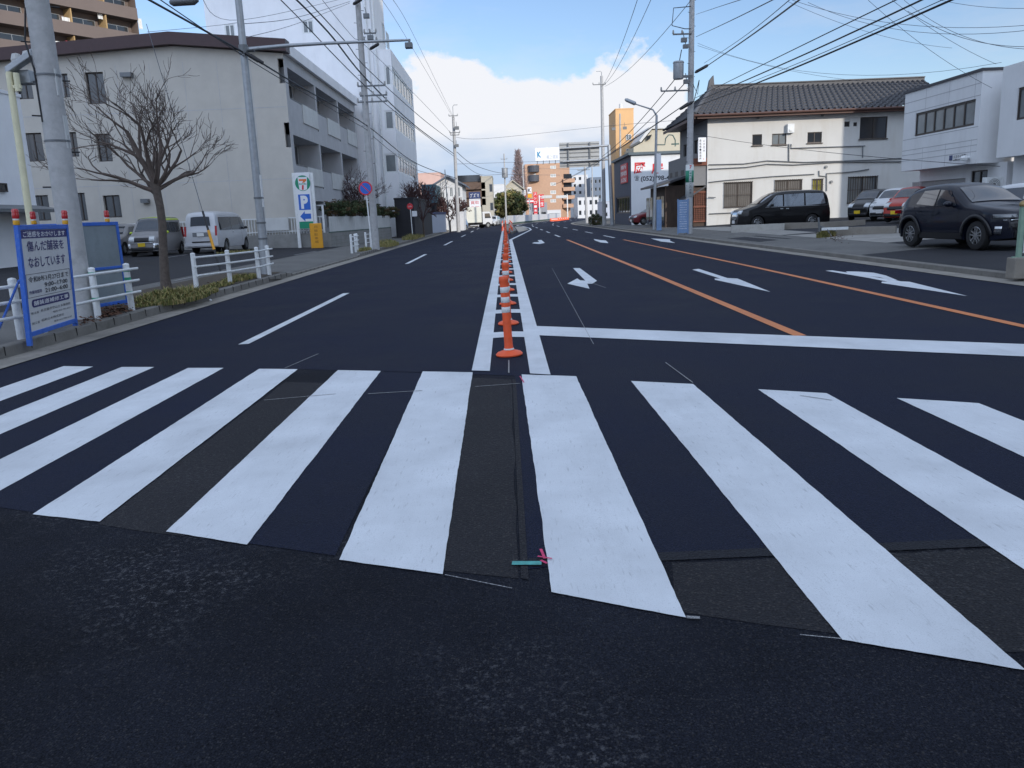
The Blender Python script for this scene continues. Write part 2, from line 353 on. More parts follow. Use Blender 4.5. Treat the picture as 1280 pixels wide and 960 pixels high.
def window(parent, fc, o, depth=.12, frame='alu', pane='glass', cols=2, rows=1, bars=0, sill=False, fw=.05, name='window', depth2=0):
    a,b,c,d = o; fb = MB(); n0 = -depth+.01
    fb.obox(fc.pt(a,b,n0), fc.U*(c-a), (0,0,fw), fc.N*.05); fb.obox(fc.pt(a,d-fw,n0), fc.U*(c-a), (0,0,fw), fc.N*.05)
    for k in range(cols+1):
        x = a+(c-a-fw)*k/cols
        fb.obox(fc.pt(x,b+fw,n0), fc.U*fw, (0,0,d-b-2*fw), fc.N*.05)
    for k in range(1, rows):
        zz = b+(d-b)*k/rows; fb.obox(fc.pt(a+fw,zz-fw/2,n0+.002), fc.U*(c-a-2*fw), (0,0,fw), fc.N*.04)
    if sill: fb.obox(fc.pt(a-.06,b-.07,.002), fc.U*(c-a+.12), (0,0,.06), fc.N*.08)
    fr = fb.build(name, frame, parent)
    gb = MB(); gb.poly([fc.pt(a+.01,b+.01,n0+.015), fc.pt(c-.01,b+.01,n0+.015), fc.pt(c-.01,d-.01,n0+.015), fc.pt(a+.01,d-.01,n0+.015)])
    gb.build('pane', pane, fr)
    if bars:
        bb = MB()
        for k in range(bars+1):
            x = a+(c-a)*k/bars; bb.obox(fc.pt(x-.018,b-.05,.05), fc.U*.036, (0,0,d-b+.1), fc.N*.024)
        for zz in (b-.03, (b+d)/2, d): bb.obox(fc.pt(a-.05,zz,.076), fc.U*(c-a+.1), (0,0,.03), fc.N*.012)
        for x in (a-.02, c-.02): bb.obox(fc.pt(x,b,0), fc.U*.03, (0,0,.03), fc.N*.06)
        bb.build('window_bars', 'bronze_frame', fr)
    return fr
def block_building(name, label, x0, x1, y0, y1, h, wallm, wins_front=None, wins_side=None, side='R', base=None, frame='alu', pane='glass', group=None, cat='building', roofm=None, parapet=.5, cols=2, notop=False):
    """a plain block with real window openings; front faces the camera, side faces the road"""
    b = g(x0 if side == 'L' else x1, y0)-.3 if base is None else base
    t = thing(name, label, cat, (x0, y0, b), 0, group, world=True)
    fr = Facade((x0,y0), (x1,y0), b, h)
    sf = Facade((x1,y0), (x1,y1), b, h) if side == 'R' else Facade((x0,y1), (x0,y0), b, h)
    mb = MB(); fo = []; sfo = []
    for gl, lst, fc in ((wins_front, fo, fr), (wins_side, sfo, sf)):
        if not gl: continue
        if isinstance(gl, list): lst += gl; continue
        nx, nz, ww, wh, zf, dz, mx = gl
        for j in range(nz):
            for i in range(nx):
                a = mx+(fc.w-2*mx-ww)*(i/(nx-1) if nx > 1 else .5); zb = zf+j*dz
                lst.append((a, zb, a+ww, zb+wh))
    fr.wall(mb, fo, depth=.15); sf.wall(mb, sfo, depth=.15)
    other = Facade((x0,y1), (x0,y0), b, h) if side == 'R' else Facade((x1,y0), (x1,y1), b, h)
    other.wall(mb); Facade((x1,y1), (x0,y1), b, h).wall(mb)
    mb.build('wall', wallm, t)
    rb = MB(); rb.box(x0+.2, x1-.2, y0+.2, y1-.2, h-parapet-.1, h-parapet); p = .12
    rb.box(x0-.04, x1+.04, y0-.04, y0+.2, h-.002, h+p); rb.box(x0-.04, x1+.04, y1-.2, y1+.04, h-.002, h+p); rb.box(x0-.04, x0+.2, y0+.2, y1-.2, h-.002, h+p); rb.box(x1-.2, x1+.04, y0+.2, y1-.2, h-.002, h+p)
    rb.build('roof', roofm or wallm, t)
    for o in fo: window(t, fr, o, .15, frame, pane, cols)
    for o in sfo: window(t, sf, o, .15, frame, pane, cols)
    return t, fr, sf
def foliage(mb, c, r, n, size, nm, seed=0, shell=.55, flat=1):
    rd = random.Random(seed); c = Vector(c)
    cl = []
    for i in range(max(6, n//60)):
        while True:
            p = Vector((rd.uniform(-1,1), rd.uniform(-1,1), rd.uniform(-1,1)))
            if .25 < p.length < 1: break
        cl.append((p, rd.uniform(.18,.36), rd.randrange(nm)))
    for i in range(n):
        p0, cr, mi = rd.choice(cl)
        d = Vector((rd.gauss(0,1), rd.gauss(0,1), rd.gauss(0,1))).normalized()*cr*rd.uniform(.4,1)
        p = p0+d
        q = c+Vector((p.x*r[0], p.y*r[1], p.z*r[2]))
        nrm = (d.normalized()+Vector((rd.uniform(-.6,.6), rd.uniform(-.6,.6), rd.uniform(-.2,.9)))).normalized()
        a = nrm.orthogonal().normalized(); b = nrm.cross(a); th = rd.uniform(0, pi); a, b = a*cos(th)+b*sin(th), b*cos(th)-a*sin(th)
        s = size*rd.uniform(.6,1.3)
        mb.add([q-a*s, q-b*s*.5, q+a*s, q+b*s*.5], [(0,1,2,3)], mi if rd.random() < .8 else rd.randrange(nm))
def blades(mb, c, rx, ry, n, h, nm, seed=0, rot=0, droop=.6):
    rd = random.Random(seed)
    for i in range(n):
        a = rd.uniform(0, 2*pi); k = sqrt(rd.random()); dx, dy = rx*k*cos(a), ry*k*sin(a)
        x = c[0]+dx*cos(rot)-dy*sin(rot); y = c[1]+dx*sin(rot)+dy*cos(rot)
        hh = h*rd.uniform(.5,1.1)*(1.15-.6*k); t = rd.uniform(0, 2*pi); w = rd.uniform(.006,.014)
        l = droop*hh*rd.uniform(.3,1.4); ox, oy = cos(t)*w, sin(t)*w; dxx, dyy = -sin(t)*l, cos(t)*l
        z0 = c[2] if len(c) > 2 else 0
        mi = rd.randrange(nm)
        mb.add([(x-ox,y-oy,z0-.02),(x+ox,y+oy,z0-.02),(x+ox*.8+dxx*.4,y+oy*.8+dyy*.4,z0+hh*.65),(x-ox*.8+dxx*.4,y-oy*.8+dyy*.4,z0+hh*.65),(x+dxx,y+dyy,z0+hh*.9)], [(0,1,2,3),(3,2,4)], mi)
# ================================================================ SETTING
def frange(a, b, st):
    n = max(1, int(math.ceil((b-a)/st-1e-6))); return [a+(b-a)*i/n for i in range(n+1)]
def rows(y0, y1):
    ys = [y for y in [-90,-60,-40,-20,-10,-5,0,5,10,20,30,40,50,60,70,80,90,100,105,110,115,120,125,130,140,160,180,200,230,260,300,340] if y0 < y < y1]
    return [y0]+ys+[y1]
def dip(y):      # the lowered kerb at the car-park driveway
    def ss(t): t = min(1, max(0, t)); return t*t*(3-2*t)
    return ss((y-24.2)/1.0)*(1-ss((y-36.0)/1.0))
def sheet(name, m, xs, ys, off=0.0, zf=None, kind='structure', smooth=False):
    mb = MB(); zf = zf or (lambda x, y: gz(x))
    v = [(x+cx(y), y, zf(x, y)+off) for y in ys for x in xs]; n = len(xs)
    f = [(j*n+i, j*n+i+1, (j+1)*n+i+1, (j+1)*n+i) for j in range(len(ys)-1) for i in range(n-1)]
    mb.add(v, f)
    return mb.build(name, m, kind=kind)
def road_z(x): return -.0104*x if x > 0 else .0279*x
XL = [-900,-300,-120,-60,-40,-30,-22,-16,-11,-8,KL-.1]
XRr = [KR+.1,11,13,16,20,25,32,45,70,140,300,900]
def ter_z(x, y):
    if KL-.11 < x < KR+.11: return min(road_z(max(min(x, KR), KL)), 0)-.12
    return gz(x)-.03-(.12 if x > KL-.2 and x < KR+.2 else 0)
sheet('ground', 'grey_earth', XL+[KL-.09,-3,0,3,KR+.09]+XRr, [-300,-90,-40,-10,0,10,20,30,40,50,60,70,80,90,100,105,110,115,120,125,130,150,180,220,300,450,700,1200,2500], 0, ter_z)
sheet('road', 'old_asphalt', [-60,-30,-12,KL,-3,0,3,6,KR,14,30,60], [-60,-30,-10,0,5,6.8], 0.0, lambda x, y: road_z(min(max(x,KL),KR)))
sheet('road', 'old_asphalt', [KL,-3,0,3,6,KR], rows(6.8, 340), 0.0, lambda x, y: road_z(x))
# freshly laid surface, its saw-cut edges and the old patches left inside the crossing
def gsheet(name, m, pts, off, jitter=0, step=.25, seed=1, mb=None, world=False):
    """flat patch from ground points, edges divided and slightly ragged"""
    rd = random.Random(seed); out = []
    P = [Vector((p[0], p[1], 0)) for p in pts]
    for i in range(len(P)):
        a, b = P[i], P[(i+1) % len(P)]; d = b-a; n = max(1, int(d.length/step)) if jitter else 1; nn = Vector((-d.y, d.x, 0)).normalized()
        for k in range(n):
            q = a+d*(k/n)+nn*(rd.uniform(-1,1)*jitter if k else 0); out.append(q)
    own = mb is None; mb = mb or MB()
    lo = [(p.x, p.y, road_z(min(max(p.x-cx(p.y), KL), KR))+off) for p in out]
    mb.poly(lo)
    if own: return mb.build(name, m, kind='structure')
def clipx(pts):   # split polygon at x = 0 so it can follow the crown
    def half(sgn):
        o = []
        for i in range(len(pts)):
            a, b = pts[i], pts[(i+1) % len(pts)]
            if a[0]*sgn >= 0: o.append(a)
            if a[0]*b[0] < 0: t = a[0]/(a[0]-b[0]); o.append((0, a[1]+(b[1]-a[1])*t))
        return o
    return [h for h in (half(-1), half(1)) if len(h) > 2]
def G(*p): return [tuple(gp(*q)[:2]) for q in p]
def yfar(x): return 7.13-.485*x if x < 0 else 7.09-.46*x
def ynear(x): return 2.87-.464*x
AX0, AX1 = -6.1, 8.52
nm = MB()
for x0, x1 in ((AX0,-3),(-3,0),(0,3),(3,6),(6,AX1)):
    ya, yb = yfar(x0)-.10, yfar(x1)-.10
    nm.add([(x0,ya,road_z(x0)+.0025),(x1,yb,road_z(x1)+.0025),(x1,13,road_z(x1)+.0025),(x0,13,road_z(x0)+.0025)], [(0,1,2,3)])
ys = rows(13, 330); xs = [AX0,-3,0,3,6,AX1]
nm.add([(x+cx(y), y, road_z(x)+.0025) for y in ys for x in xs], [(j*6+i, j*6+i+1, (j+1)*6+i+1, (j+1)*6+i) for j in range(len(ys)-1) for i in range(5)])
# right of the crossing's middle the new surface runs down to a cut across the stripes
cut = [(.62,3.12),(1.9,3.16),(3.2,3.2),(8.5,2.6)]
nm.poly([(x, y, road_z(x)+.0025) for x, y in [(.03,yfar(.03)-.10),(.03,3.0)]+cut+[(8.5,yfar(8.5)-.1)]])
nm.poly([(x, y, road_z(x)+.0025) for x, y in [(-1.62,yfar(-1.62)-.1),(-1.62,ynear(-1.62)+.02),(-.8,ynear(-.8)+.02),(-.82,yfar(-.82)-.1)]])
nm.poly([(x, y, road_z(x)+.0025) for x, y in [(AX0,yfar(AX0)-.1),(AX0,5.75),(-2.5,ynear(-2.5)+.03),(-2.25,yfar(-2.25)-.1)]])
nm.build('new_asphalt', 'new_asphalt', kind='structure')
gsheet('patch', 'patch_asphalt', [(-2.14,yfar(-2.14)-.75),(-2.14,ynear(-2.14)),(-1.6,ynear(-1.6)),(-1.6,yfar(-1.6)-.75)], .0022, .01)
gsheet('patch', 'patch_asphalt', [(-.42,yfar(-.42)-.28),(-.42,3.08),(-.005,2.92),(-.005,yfar(0)-.28)], .0022, .008)
gsheet('patch', 'patch_asphalt', [(.005,yfar(0)-.28),(.005,2.92),(.035,2.9),(.035,yfar(.03)-.28)], .0042, 0)
gsheet('patch', 'patch_asphalt', [(.62,3.02),(1.9,3.06),(3.2,3.1),(8.5,2.5),(8.5,1.6),(1.4,2.3),(.55,2.62)], .0018, .01)
sm = MB()
for pts in ([(.04,3.02),(.62,3.04),(1.9,3.08),(3.2,3.12),(3.2,3.2),(1.9,3.16),(.62,3.12),(.04,3.1)],):
    sm.poly([(x, y, road_z(x)+.0045) for x, y in pts])
sm.build('asphalt_seam', 'seam_asphalt', kind='structure')
# crossing
cw = MB(); S = {1:[(79.6,457.3),(116.4,457.9)],2:[(152,458.4),(192.7,458.4)],3:[(235,459.5),(279.4,459.5)],
4:[(323.8,460.6),(372,461.1),(40.6,642),(124.5,651.2)],5:[(422.3,462.2),(475.9,463.3),(207.4,663.6),(308.6,679.8)],
6:[(528.4,463.8),(590.7,464.9),(424,698.8),(553.3,716.7)],7:[(651.9,467.6),(720.1,469.8),(689.3,738.9),(857.7,770.8)],
8:[(788.9,475.7),(866.3,479.5),(1053,798.4),(1282,836.2)],9:[(947.5,486),(1033,490.9)],10:[(1120.8,496.9),(1223.1,503.3)]}
def zr(x): return road_z(x)
def stripe(c, seed):
    rd = random.Random(seed); pts = []
    for i in range(4):
        a, b = Vector(c[i]), Vector(c[(i+1)%4]); d = b-a; n = int(d.length/.03) if i in (0,2) else int(d.length/.05); nn = Vector((-d.y, d.x)).normalized(); w = 0
        for k in range(n):
            w = .6*w+rd.uniform(-1,1)*.0018
            pts.append(a+d*(k/n)+nn*(w if k else 0))
    cw.add([(p.x, p.y, zr(p.x)+.0056) for p in pts], [tuple(range(len(pts)))])
for i, c in S.items():
    q = [gp(*p, .0085) for p in c]
    if len(q) == 4: c4 = [(q[2].x,q[2].y),(q[3].x,q[3].y),(q[1].x,q[1].y),(q[0].x,q[0].y)]
    else: a, b = q; c4 = [(a.x+.02,ynear(a.x)),(b.x+.02,ynear(b.x)),(b.x,b.y),(a.x,a.y)]
    stripe(c4, i)
for k, x in enumerate((3.75, 4.66, 5.57, 6.48, 7.39)):
    stripe([(x,ynear(x)),(x+.46,ynear(x+.46)),(x+.46,yfar(x+.46)),(x,yfar(x))], 20+k)
cw.build('crosswalk', 'white_paint_fresh', kind='structure')
# lines along the road
def ribbon(mb, path, w, off=.0085, relative=True, n=1):
    for i in range(len(path)-1):
        (xa, ya), (xb, yb) = path[i], path[i+1]; k = max(1, int((yb-ya)/5)) if ya > 90 or yb > 90 else 1
        for j in range(k):
            p = [xa+(xb-xa)*j/k, ya+(yb-ya)*j/k]; q = [xa+(xb-xa)*(j+1)/k, ya+(yb-ya)*(j+1)/k]
            f = lambda x, y, s: (x+s+cx(y), y, road_z(x+s)+off)
            mb.add([f(*p,-w/2), f(*p,w/2), f(*q,w/2), f(*q,-w/2)], [(0,1,2,3)])
cl = MB()
cl.add([(-.37,yfar(-.37)+.02,road_z(-.37)+.0085),(-.2,yfar(-.2)+.02,road_z(-.2)+.0085),(-.2,100,road_z(-.2)+.0085),(-.37,100,road_z(-.37)+.0085)], [(0,1,2,3)])
cl.add([(.165,yfar(.165)+.02,road_z(.165)+.0085),(.345,yfar(.345)+.02,road_z(.345)+.0085),(.345,47,road_z(.345)+.0085),(.165,47,road_z(.165)+.0085)], [(0,1,2,3)])
ribbon(cl, [(.255,47),(1.2,60),(2.35,76),(2.5,86),(2.1,100),(1.1,112),(1.0,150),(1.0,240)], .17)
ribbon(cl, [(-.9,112),(-.9,240)], .15)
y = 9.27
while y < 60:
    for a, b in ((-.2,0),(0,.165)):
        cl.add([(a,y-.02*a,road_z(a)+.0085),(b,y-.3*b,road_z(b)+.0085),(b,y+.45-.3*b,road_z(b)+.0085),(a,y+.45-.02*a,road_z(a)+.0085)], [(0,1,2,3)])
    y += 2.37
cl.build('centre_line_marking', 'white_paint', kind='structure')
st = MB()
for (x0,x1) in ((.345,3),(3,6),(6,8.45)):
    yn = lambda x: 9.48-.50*x; yf = lambda x: 10.2-.50*x
    yn = lambda x: 9.50-.505*x; yf = lambda x: 10.30-.498*x
    st.add([(x0,yn(x0),zr(x0)+.0085),(x1,yn(x1),zr(x1)+.0085),(x1,yf(x1),zr(x1)+.0085),(x0,yf(x0),zr(x0)+.0085)], [(0,1,2,3)])
st.build('stop_line', 'white_paint', kind='structure')
om = MB()
ribbon(om, [(3.2,8.72),(3.28,20),(3.3,44)], .14); ribbon(om, [(5.78,7.45),(5.95,20),(6.0,41.5)], .14)
om.build('orange_lane_line', 'orange_paint', kind='structure')
lm = MB()
y = 10.2
for k in range(14): ribbon(lm, [(-3.43,y),(-3.45,y+6.9)], .14); y += 17.4
for x in (3.3, 6.0):
    y = 45.0 if x > 4 else 50
    for k in range(16): ribbon(lm, [(x,y),(x,y+5)], .14); y += 11.5
lm.build('lane_line', 'white_paint', kind='structure')
am = MB()
def zpts(pts, sx, ox, oy): return [(ox+a/sx, oy+b/sx) for a, b in pts]
A1 = [(112,235),(148,235),(240,303),(215,318),(188,318),(200,345),(82,318),(135,290),(150,300),(178,302)]
A2 = [(748,243),(783,239),(935,288),(990,291),(1165,362),(868,297),(868,291),(898,291)]
A3 = [(145,541),(185,539),(272,552),(262,545),(335,546),(420,552),(490,568),(560,597),(505,592),(455,578),(400,572),(580,602),(625,604),(958,686),(465,611),(468,603),(500,603),(380,580)]
A5 = [(222,80),(262,86),(288,88),(301,102),(258,98),(228,87)]
A6 = [(527,77),(570,79),(630,82),(630,90),(657,101),(580,93)]
A4 = [(665,304),(668,302.8),(674,302.5),(672,300.3),(676.5,299.8),(681,303.6),(674,305)]
for pts in (zpts(A1,4.267,690,280), zpts(A2,4.267,690,280), zpts(A3,4.571,1000,220), A4, zpts(A5,4.267,690,280), zpts(A6,4.267,690,280)):
    q = [gp(u, v, .0085) for u, v in pts]; am.poly([tuple(p) for p in q])
am.build('lane_arrow', 'white_paint', kind='structure')
# chalk, spray marks and old painted traces
ck = MB(); sp = MB(); og = MB()
def gl(mb, a, b, w, off=.0095):
    p, q = gp(*a, off), gp(*b, off); d = (q-p); n = Vector((-d.y, d.x, 0)).normalized()*w/2
    mb.add([p-n, p+n, q+n, q-n], [(0,1,2,3)])
gl(ck,(636,450),(636,466),.012); gl(ck,(735,352),(757,359.5),.012); gl(ck,(832,453),(866,478),.010); gl(ck,(690,335),(742,430),.006)
gl(ck,(356,460),(398,442),.012); gl(ck,(1000,494),(1040,500),.012); gl(ck,(460,492),(528,488),.014,.0095); gl(ck,(330,500),(420,492),.012); gl(ck,(594,483),(650,479),.012)
gl(ck,(640,735),(556,718),.005); gl(ck,(1000,793),(1052,798),.005); gl(ck,(858,771),(875,772),.018)
ck.build('chalk_marks', 'old_paint', kind='structure')
mat('teal_paint', (.06,.30,.28), .6, .3, 30); mat('pink_paint', (.55,.03,.12), .6, .3, 30)
gl(og,(640,703.5),(677,703.5),.035,.010); og.build('survey_mark', 'teal_paint', kind='structure')
gl(sp,(676,686),(681,698),.012,.012); gl(sp,(672,695),(690,698),.010,.0122); gl(sp,(676,700),(684,704),.012,.0124); gl(sp,(650,470),(655,478),.010,.012); sp.build('spray_mark', 'pink_paint', kind='structure')
# gutters, kerbs, pavements
sheet('gutter', 'gutter_concrete', [KL,AX0-.003], rows(8.5, 330), .012, lambda x, y: road_z(x))
sheet('gutter', 'gutter_concrete', [AX1+.003,KR], rows(4, 330), .012, lambda x, y: road_z(x))
def kerb(x0, x1, ys, dipf):
    mb = MB(); pr = []
    for y in ys:
        s = 1 if x1 > x0 else -1
        d = dipf(y); zt = gz(x1+(.01 if s > 0 else -.01))+.004-d*.09; zb = road_z(x0)-.05
        c = cx(y); pr.append([(x0+c,y,zb),(x0+c+s*.012,y,zt-.015),(x0+c+s*.03,y,zt),(x1+c,y,zt),(x1+c,y,zb)])
    v = [p for r in pr for p in r]; n = 5
    mb.add(v, [((j*n+i, (j+1)*n+i, (j+1)*n+i+1, j*n+i+1) if x1 < x0 else (j*n+i, j*n+i+1, (j+1)*n+i+1, (j+1)*n+i)) for j in range(len(pr)-1) for i in range(n-1)])
    mb.add(pr[0], [(0,1,2,3,4)])
    for j in range(len(ys)-1):   # joints between the kerb stones
        pass
    return mb
kl = []
yy = 8.9
while yy < 140: kl.append(yy); kl.append(yy+.59); yy += .6
kb = kerb(KL, KL-.17, kl, lambda y: dip(y)); kb.build('kerb', 'kerb_concrete', kind='structure')
kr = frange(5, 300, 5); kerb(KR, KR+.17, kr, lambda y: .5).build('kerb', 'kerb_concrete', kind='structure')
jb = MB(); yy = 9.2
while yy < 60:
    zt = gz(KL-.02)+.006-dip(yy)*.09; jb.box(KL-.171, KL+.002, yy, yy+.005, zt-.12, zt); yy += .6
jb.build('kerb', 'black', kind='structure')
jb = MB(); 
ang = [radians(a) for a in range(0, 100, 10)]   # the corner where the kerb turns into the side street
def corner(sx, x0, y0, r, name):
    mb = MB(); pts = []
    for a in ang:
        X = x0+sx*(r-r*cos(a)); Y = y0-r*sin(a); nx, ny = (r-.17)/r, 0
        X2 = x0+sx*(r-(r-.17)*cos(a)); Y2 = y0-(r-.17)*sin(a); zt = gz(x0+sx*.1)+.004-.06
        pts.append([(X,Y,-.3),(X,Y,zt),(X2,Y2,zt),(X2,Y2,-.3)])
    n = 4; v = [p for r_ in pts for p in r_]
    mb.add(v, [(j*n+i, j*n+i+1, (j+1)*n+i+1, (j+1)*n+i) for j in range(len(pts)-1) for i in range(3)]); mb.build(name, 'kerb_concrete', kind='structure')
    w = MB(); c = (x0+sx*r, y0)
    arc = [(x0+sx*(r-(r-.17)*cos(a)), y0-(r-.17)*sin(a)) for a in ang]
    w.poly([(x, y, gz(x0+sx*.1)-.058) for x, y in arc]+[(x0+sx*r, y0, gz(x0+sx*.1)-.058)]); w.build('pavement', 'walk_asphalt', kind='structure')
corner(-1, KL, 8.9, 4, 'kerb'); corner(1, KR, 5, 4, 'kerb')
def wz(x, y): return gz(x)-(.09*dip(y)*max(0, 1-(KL-x)/1.2) if x < 0 else .045*max(0, 1-(x-KR)/1.5))
sheet('pavement', 'walk_asphalt', [-9.3,-8.4,-7.8,-7.4,-7.1,KL-.17], frange(8.9,24,3)+frange(24.3,37.2,.5)+rows(40, 300), 0, wz)
sheet('pavement', 'walk_asphalt', [KR+.17,KR+.7,KR+1.5,11.5], rows(5, 300), 0, wz)
sheet('parking_lot_surface', 'lot_asphalt', [-45,-30,-22,-16,-12,-9.3], rows(8.9, 46), .004)
sheet('parking_lot_surface', 'lot_asphalt', [11.5,13,16,20.1,26,33], rows(5, 54.9), -.002)
mat('pale_concrete', (.27,.26,.24), .85, .25, 1.2, bump=.2, dirt=((.12,.11,.1), 2.5, .6))
pc = MB()
for pts in ([(11.5,24.5),(14.5,25),(16.5,28),(16.3,33),(11.5,33.5)], [(11.5,34),(13.2,34.5),(13.5,50),(11.5,53)]):
    pc.poly([(x, y, gz(x)+.006) for x, y in pts])
pc.build('concrete_apron', 'pale_concrete', kind='structure')
sheet('pavement_patch', 'lot_asphalt', [KR+.2,KR+1.5,11.45], [12,15,19.5,21], .005, wz)
sheet('pavement_patch', 'lot_asphalt', [KR+.5,10.8], [30.5,35], .005, wz)
pl = MB()
for a, b in (((217,351),(241,346)), ((209,322),(234,318)), ((368,318.7),(395,314)), ((0,333),(24,331)), ((336,352),(352,348))): gl(pl, a, b, .12, .012)
pl.build('parking_lot_lines', 'old_paint', kind='structure')
# planting strip with grass and weeds
mat('dry_grass', (.34,.27,.12), .9, .3, 8); mat('green_grass', (.09,.12,.03), .9, .3, 8); mat('yellow_grass', (.25,.22,.07), .9, .3, 8); mat('dead_leaves', (.10,.045,.025), .9, .4, 30); mat('soil', (.06,.045,.03), .95, .3, 8, bump=.5)
so_ = MB(); so_.poly([(x, y, gz(x)+.012) for x, y in [(KL-.2,13.6),(KL-.2,24.6),(-8.6,24.6),(-8.6,16.5),(-7.6,13.6)]]); so_.build('planting_strip_soil', 'soil', kind='structure')
gm = MB()
def gr(u, v, rx, ry, n, h, s, k=0):
    p = gp(u, v); blades(gm, (p.x, p.y, p.z), rx, ry, n, h, 3, s, k)
gr(222,373,.55,1.5,3600,.19,1,.1); gr(240,368,.4,1.2,2200,.12,2); gr(205,374,.4,1.0,1500,.26,9); gr(232,371,.3,.8,500,.3,10)
for i, (u, v, rx, ry, n, h) in enumerate([(272,358,.25,1.0,900,.14),(300,350,.3,1.2,900,.2),(188,381,.2,.6,500,.12),(455,313,.3,1.6,500,.22),(486,307,.5,2.5,900,.35),(482,305,.6,2.0,500,.4),(513,299,.5,3.0,500,.5),(520,297,.6,4,500,.4),(565,287,.7,8,900,.5),(575,286,.7,8,500,.5),(300,316,1.2,1.2,500,.2),(552,289,.6,3,300,.4),(1034,296,.3,.3,900,.35),(1028,297,.2,.2,500,.3),(1048,294,.3,.3,400,.2),(610,280,1,12,300,.6)]):
    gr(u, v, rx, ry, n, h, 20+i)
gm.build('grass', ['dry_grass','yellow_grass','green_grass'], kind='stuff', label='patches of dry and green grass along the kerb and round the bare tree', cat='grass')
lf = MB(); rd = random.Random(5)
for i in range(700):
    u = rd.choice([(112,404),(140,392),(130,394),(150,388),(260,365),(1045,297)]); p = gp(u[0]+rd.gauss(0,9), u[1]+rd.gauss(0,3), .02)
    if p.x > KL-.02 and p.x < 0: continue
    a = rd.uniform(0, pi); s = rd.uniform(.02,.045); z0 = p.z+rd.uniform(0,.04)
    lf.add([(p.x+cos(a)*s,p.y+sin(a)*s,z0),(p.x-sin(a)*s*.6,p.y+cos(a)*s*.6,z0+rd.uniform(0,.03)),(p.x-cos(a)*s,p.y-sin(a)*s,z0+rd.uniform(0,.03)),(p.x+sin(a)*s*.6,p.y-cos(a)*s*.6,z0)], [(0,1,2,3)])
lf.build('fallen_leaves', 'dead_leaves', kind='stuff', label='brown fallen leaves gathered by the fence posts and kerb', cat='leaves')
# ================================================================ BUILDINGS
mat('wall_beige', (.50,.475,.43), .85, .06, 1.2, bump=.1, dirt=((.38,.365,.34), .8, .25, .3))
mat('maroon', (.05,.022,.025), .5, .1, 4)
mat('wall_balcony', (.45,.455,.47), .85, .08, 1.2, dirt=((.25,.25,.25), 1.5, .3, .3))
mat('wall_white', (.80,.81,.83), .8, .05, .6, dirt=((.5,.5,.51), .7, .25, .25))
mat('wall_white2', (.60,.60,.585), .8, .05, .6, dirt=((.36,.33,.28), .9, .35, .22))
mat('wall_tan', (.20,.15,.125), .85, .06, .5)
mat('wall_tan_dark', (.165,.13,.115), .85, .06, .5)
mat('door_tan', (.42,.28,.13), .8, .1, .5)
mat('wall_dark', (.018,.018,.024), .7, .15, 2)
mat('panel_white', (.55,.56,.55), .6, .08, 1.5, dirt=((.35,.35,.33), 3, .3, .2))
# --- beige three-storey apartment house on the left
P_A = at(374, 290, 46); AX = P_A.x; AY = 46.0; AZ = g(AX, AY)-.3; AT = at(374, 57, AY).z
XL_ = at(-60, 200, AY).x
t = thing('apartment_house', 'beige three-storey apartment house with a maroon roof edge behind the car park', 'building', (AX, AY, AZ), world=True)
fcA = Facade((XL_, AY), (AX, AY), AZ, AT-.35)
wins = [fcA.rect_px(*r) for r in [(72,92,86,122),(108,90,131,130),(30,166,54,202),(82,165,97,196),(121,167,139,202),(20,92,40,124),(94,241,108,276),(130,244,151,272),(40,244,62,276)]]
slots = [fcA.rect_px(*r) for r in [(348,73,356,104),(356,153,366,184)]]
YB_ = 67.2
# the gable front: peak around the photo's x = 215
mb = MB(); fcA.wall(mb, wins+slots, depth=.25)
zpk = at(215, 50, AY).z; a_pk = (at(215,50,AY)-fcA.P).dot(fcA.U)
zl = at(-60, 82, AY).z-.35
tA = AT-.35
mb.poly([fcA.pt(0,tA-.0), fcA.pt(fcA.w,tA), fcA.pt(a_pk,zpk-.3)])
mb.build('wall', 'wall_beige', t)
for o in wins: window(t, fcA, o, .22, 'bronze_frame', 'glass', 2, fw=.06)
rb = MB()
def slab(a0, z0, a1, z1, th, y0, y1):
    p, q = fcA.pt(a0,z0), fcA.pt(a1,z1)
    rb.prism([(p.x,y0,p.z),(q.x,y0,q.z),(q.x,y0,q.z+th),(p.x,y0,p.z+th)], (0,y1-y0,0))
slab(-1, tA-.1, a_pk, zpk-.28, .62, AY-.45, AY+.4); slab(a_pk, zpk-.28, fcA.w+.3, AT-.33, .62, AY-.45, AY+.4)
rb.build('roof_trim', 'maroon', t); rb = MB(); slab(-1, tA-.12, a_pk, zpk-.3, .58, AY+.41, YB_); slab(a_pk, zpk-.3, fcA.w+.25, AT-.35, .58, AY+.41, YB_)
rb.build('roof', 'wall_white', t)
# joints of the cladding boards
jb = MB(); 
for z_ in (at(200,140,AY).z, at(200,230,AY).z): jb.obox(fcA.pt(.1,z_,.002), fcA.U*(fcA.w-.2), (0,0,.035), fcA.N*.004)
for k in range(1, 14): jb.obox(fcA.pt(fcA.w-k*1.82,AZ+1,.003), fcA.U*.022, (0,0,AT-AZ-1.6), fcA.N*.004)
jb.build('cladding_joints', 'wall_balcony', t)
for u_, v_, w_ in ((160,94,.6),(183,251,.4)):
    lamp = MB(); p = fcA.px(u_, v_); lamp.obox(fcA.pt(p[0]-w_/2,p[1]-.12,0), fcA.U*w_, (0,0,.22), fcA.N*.33); lamp.build('vent_hood', 'galv_dark', t)
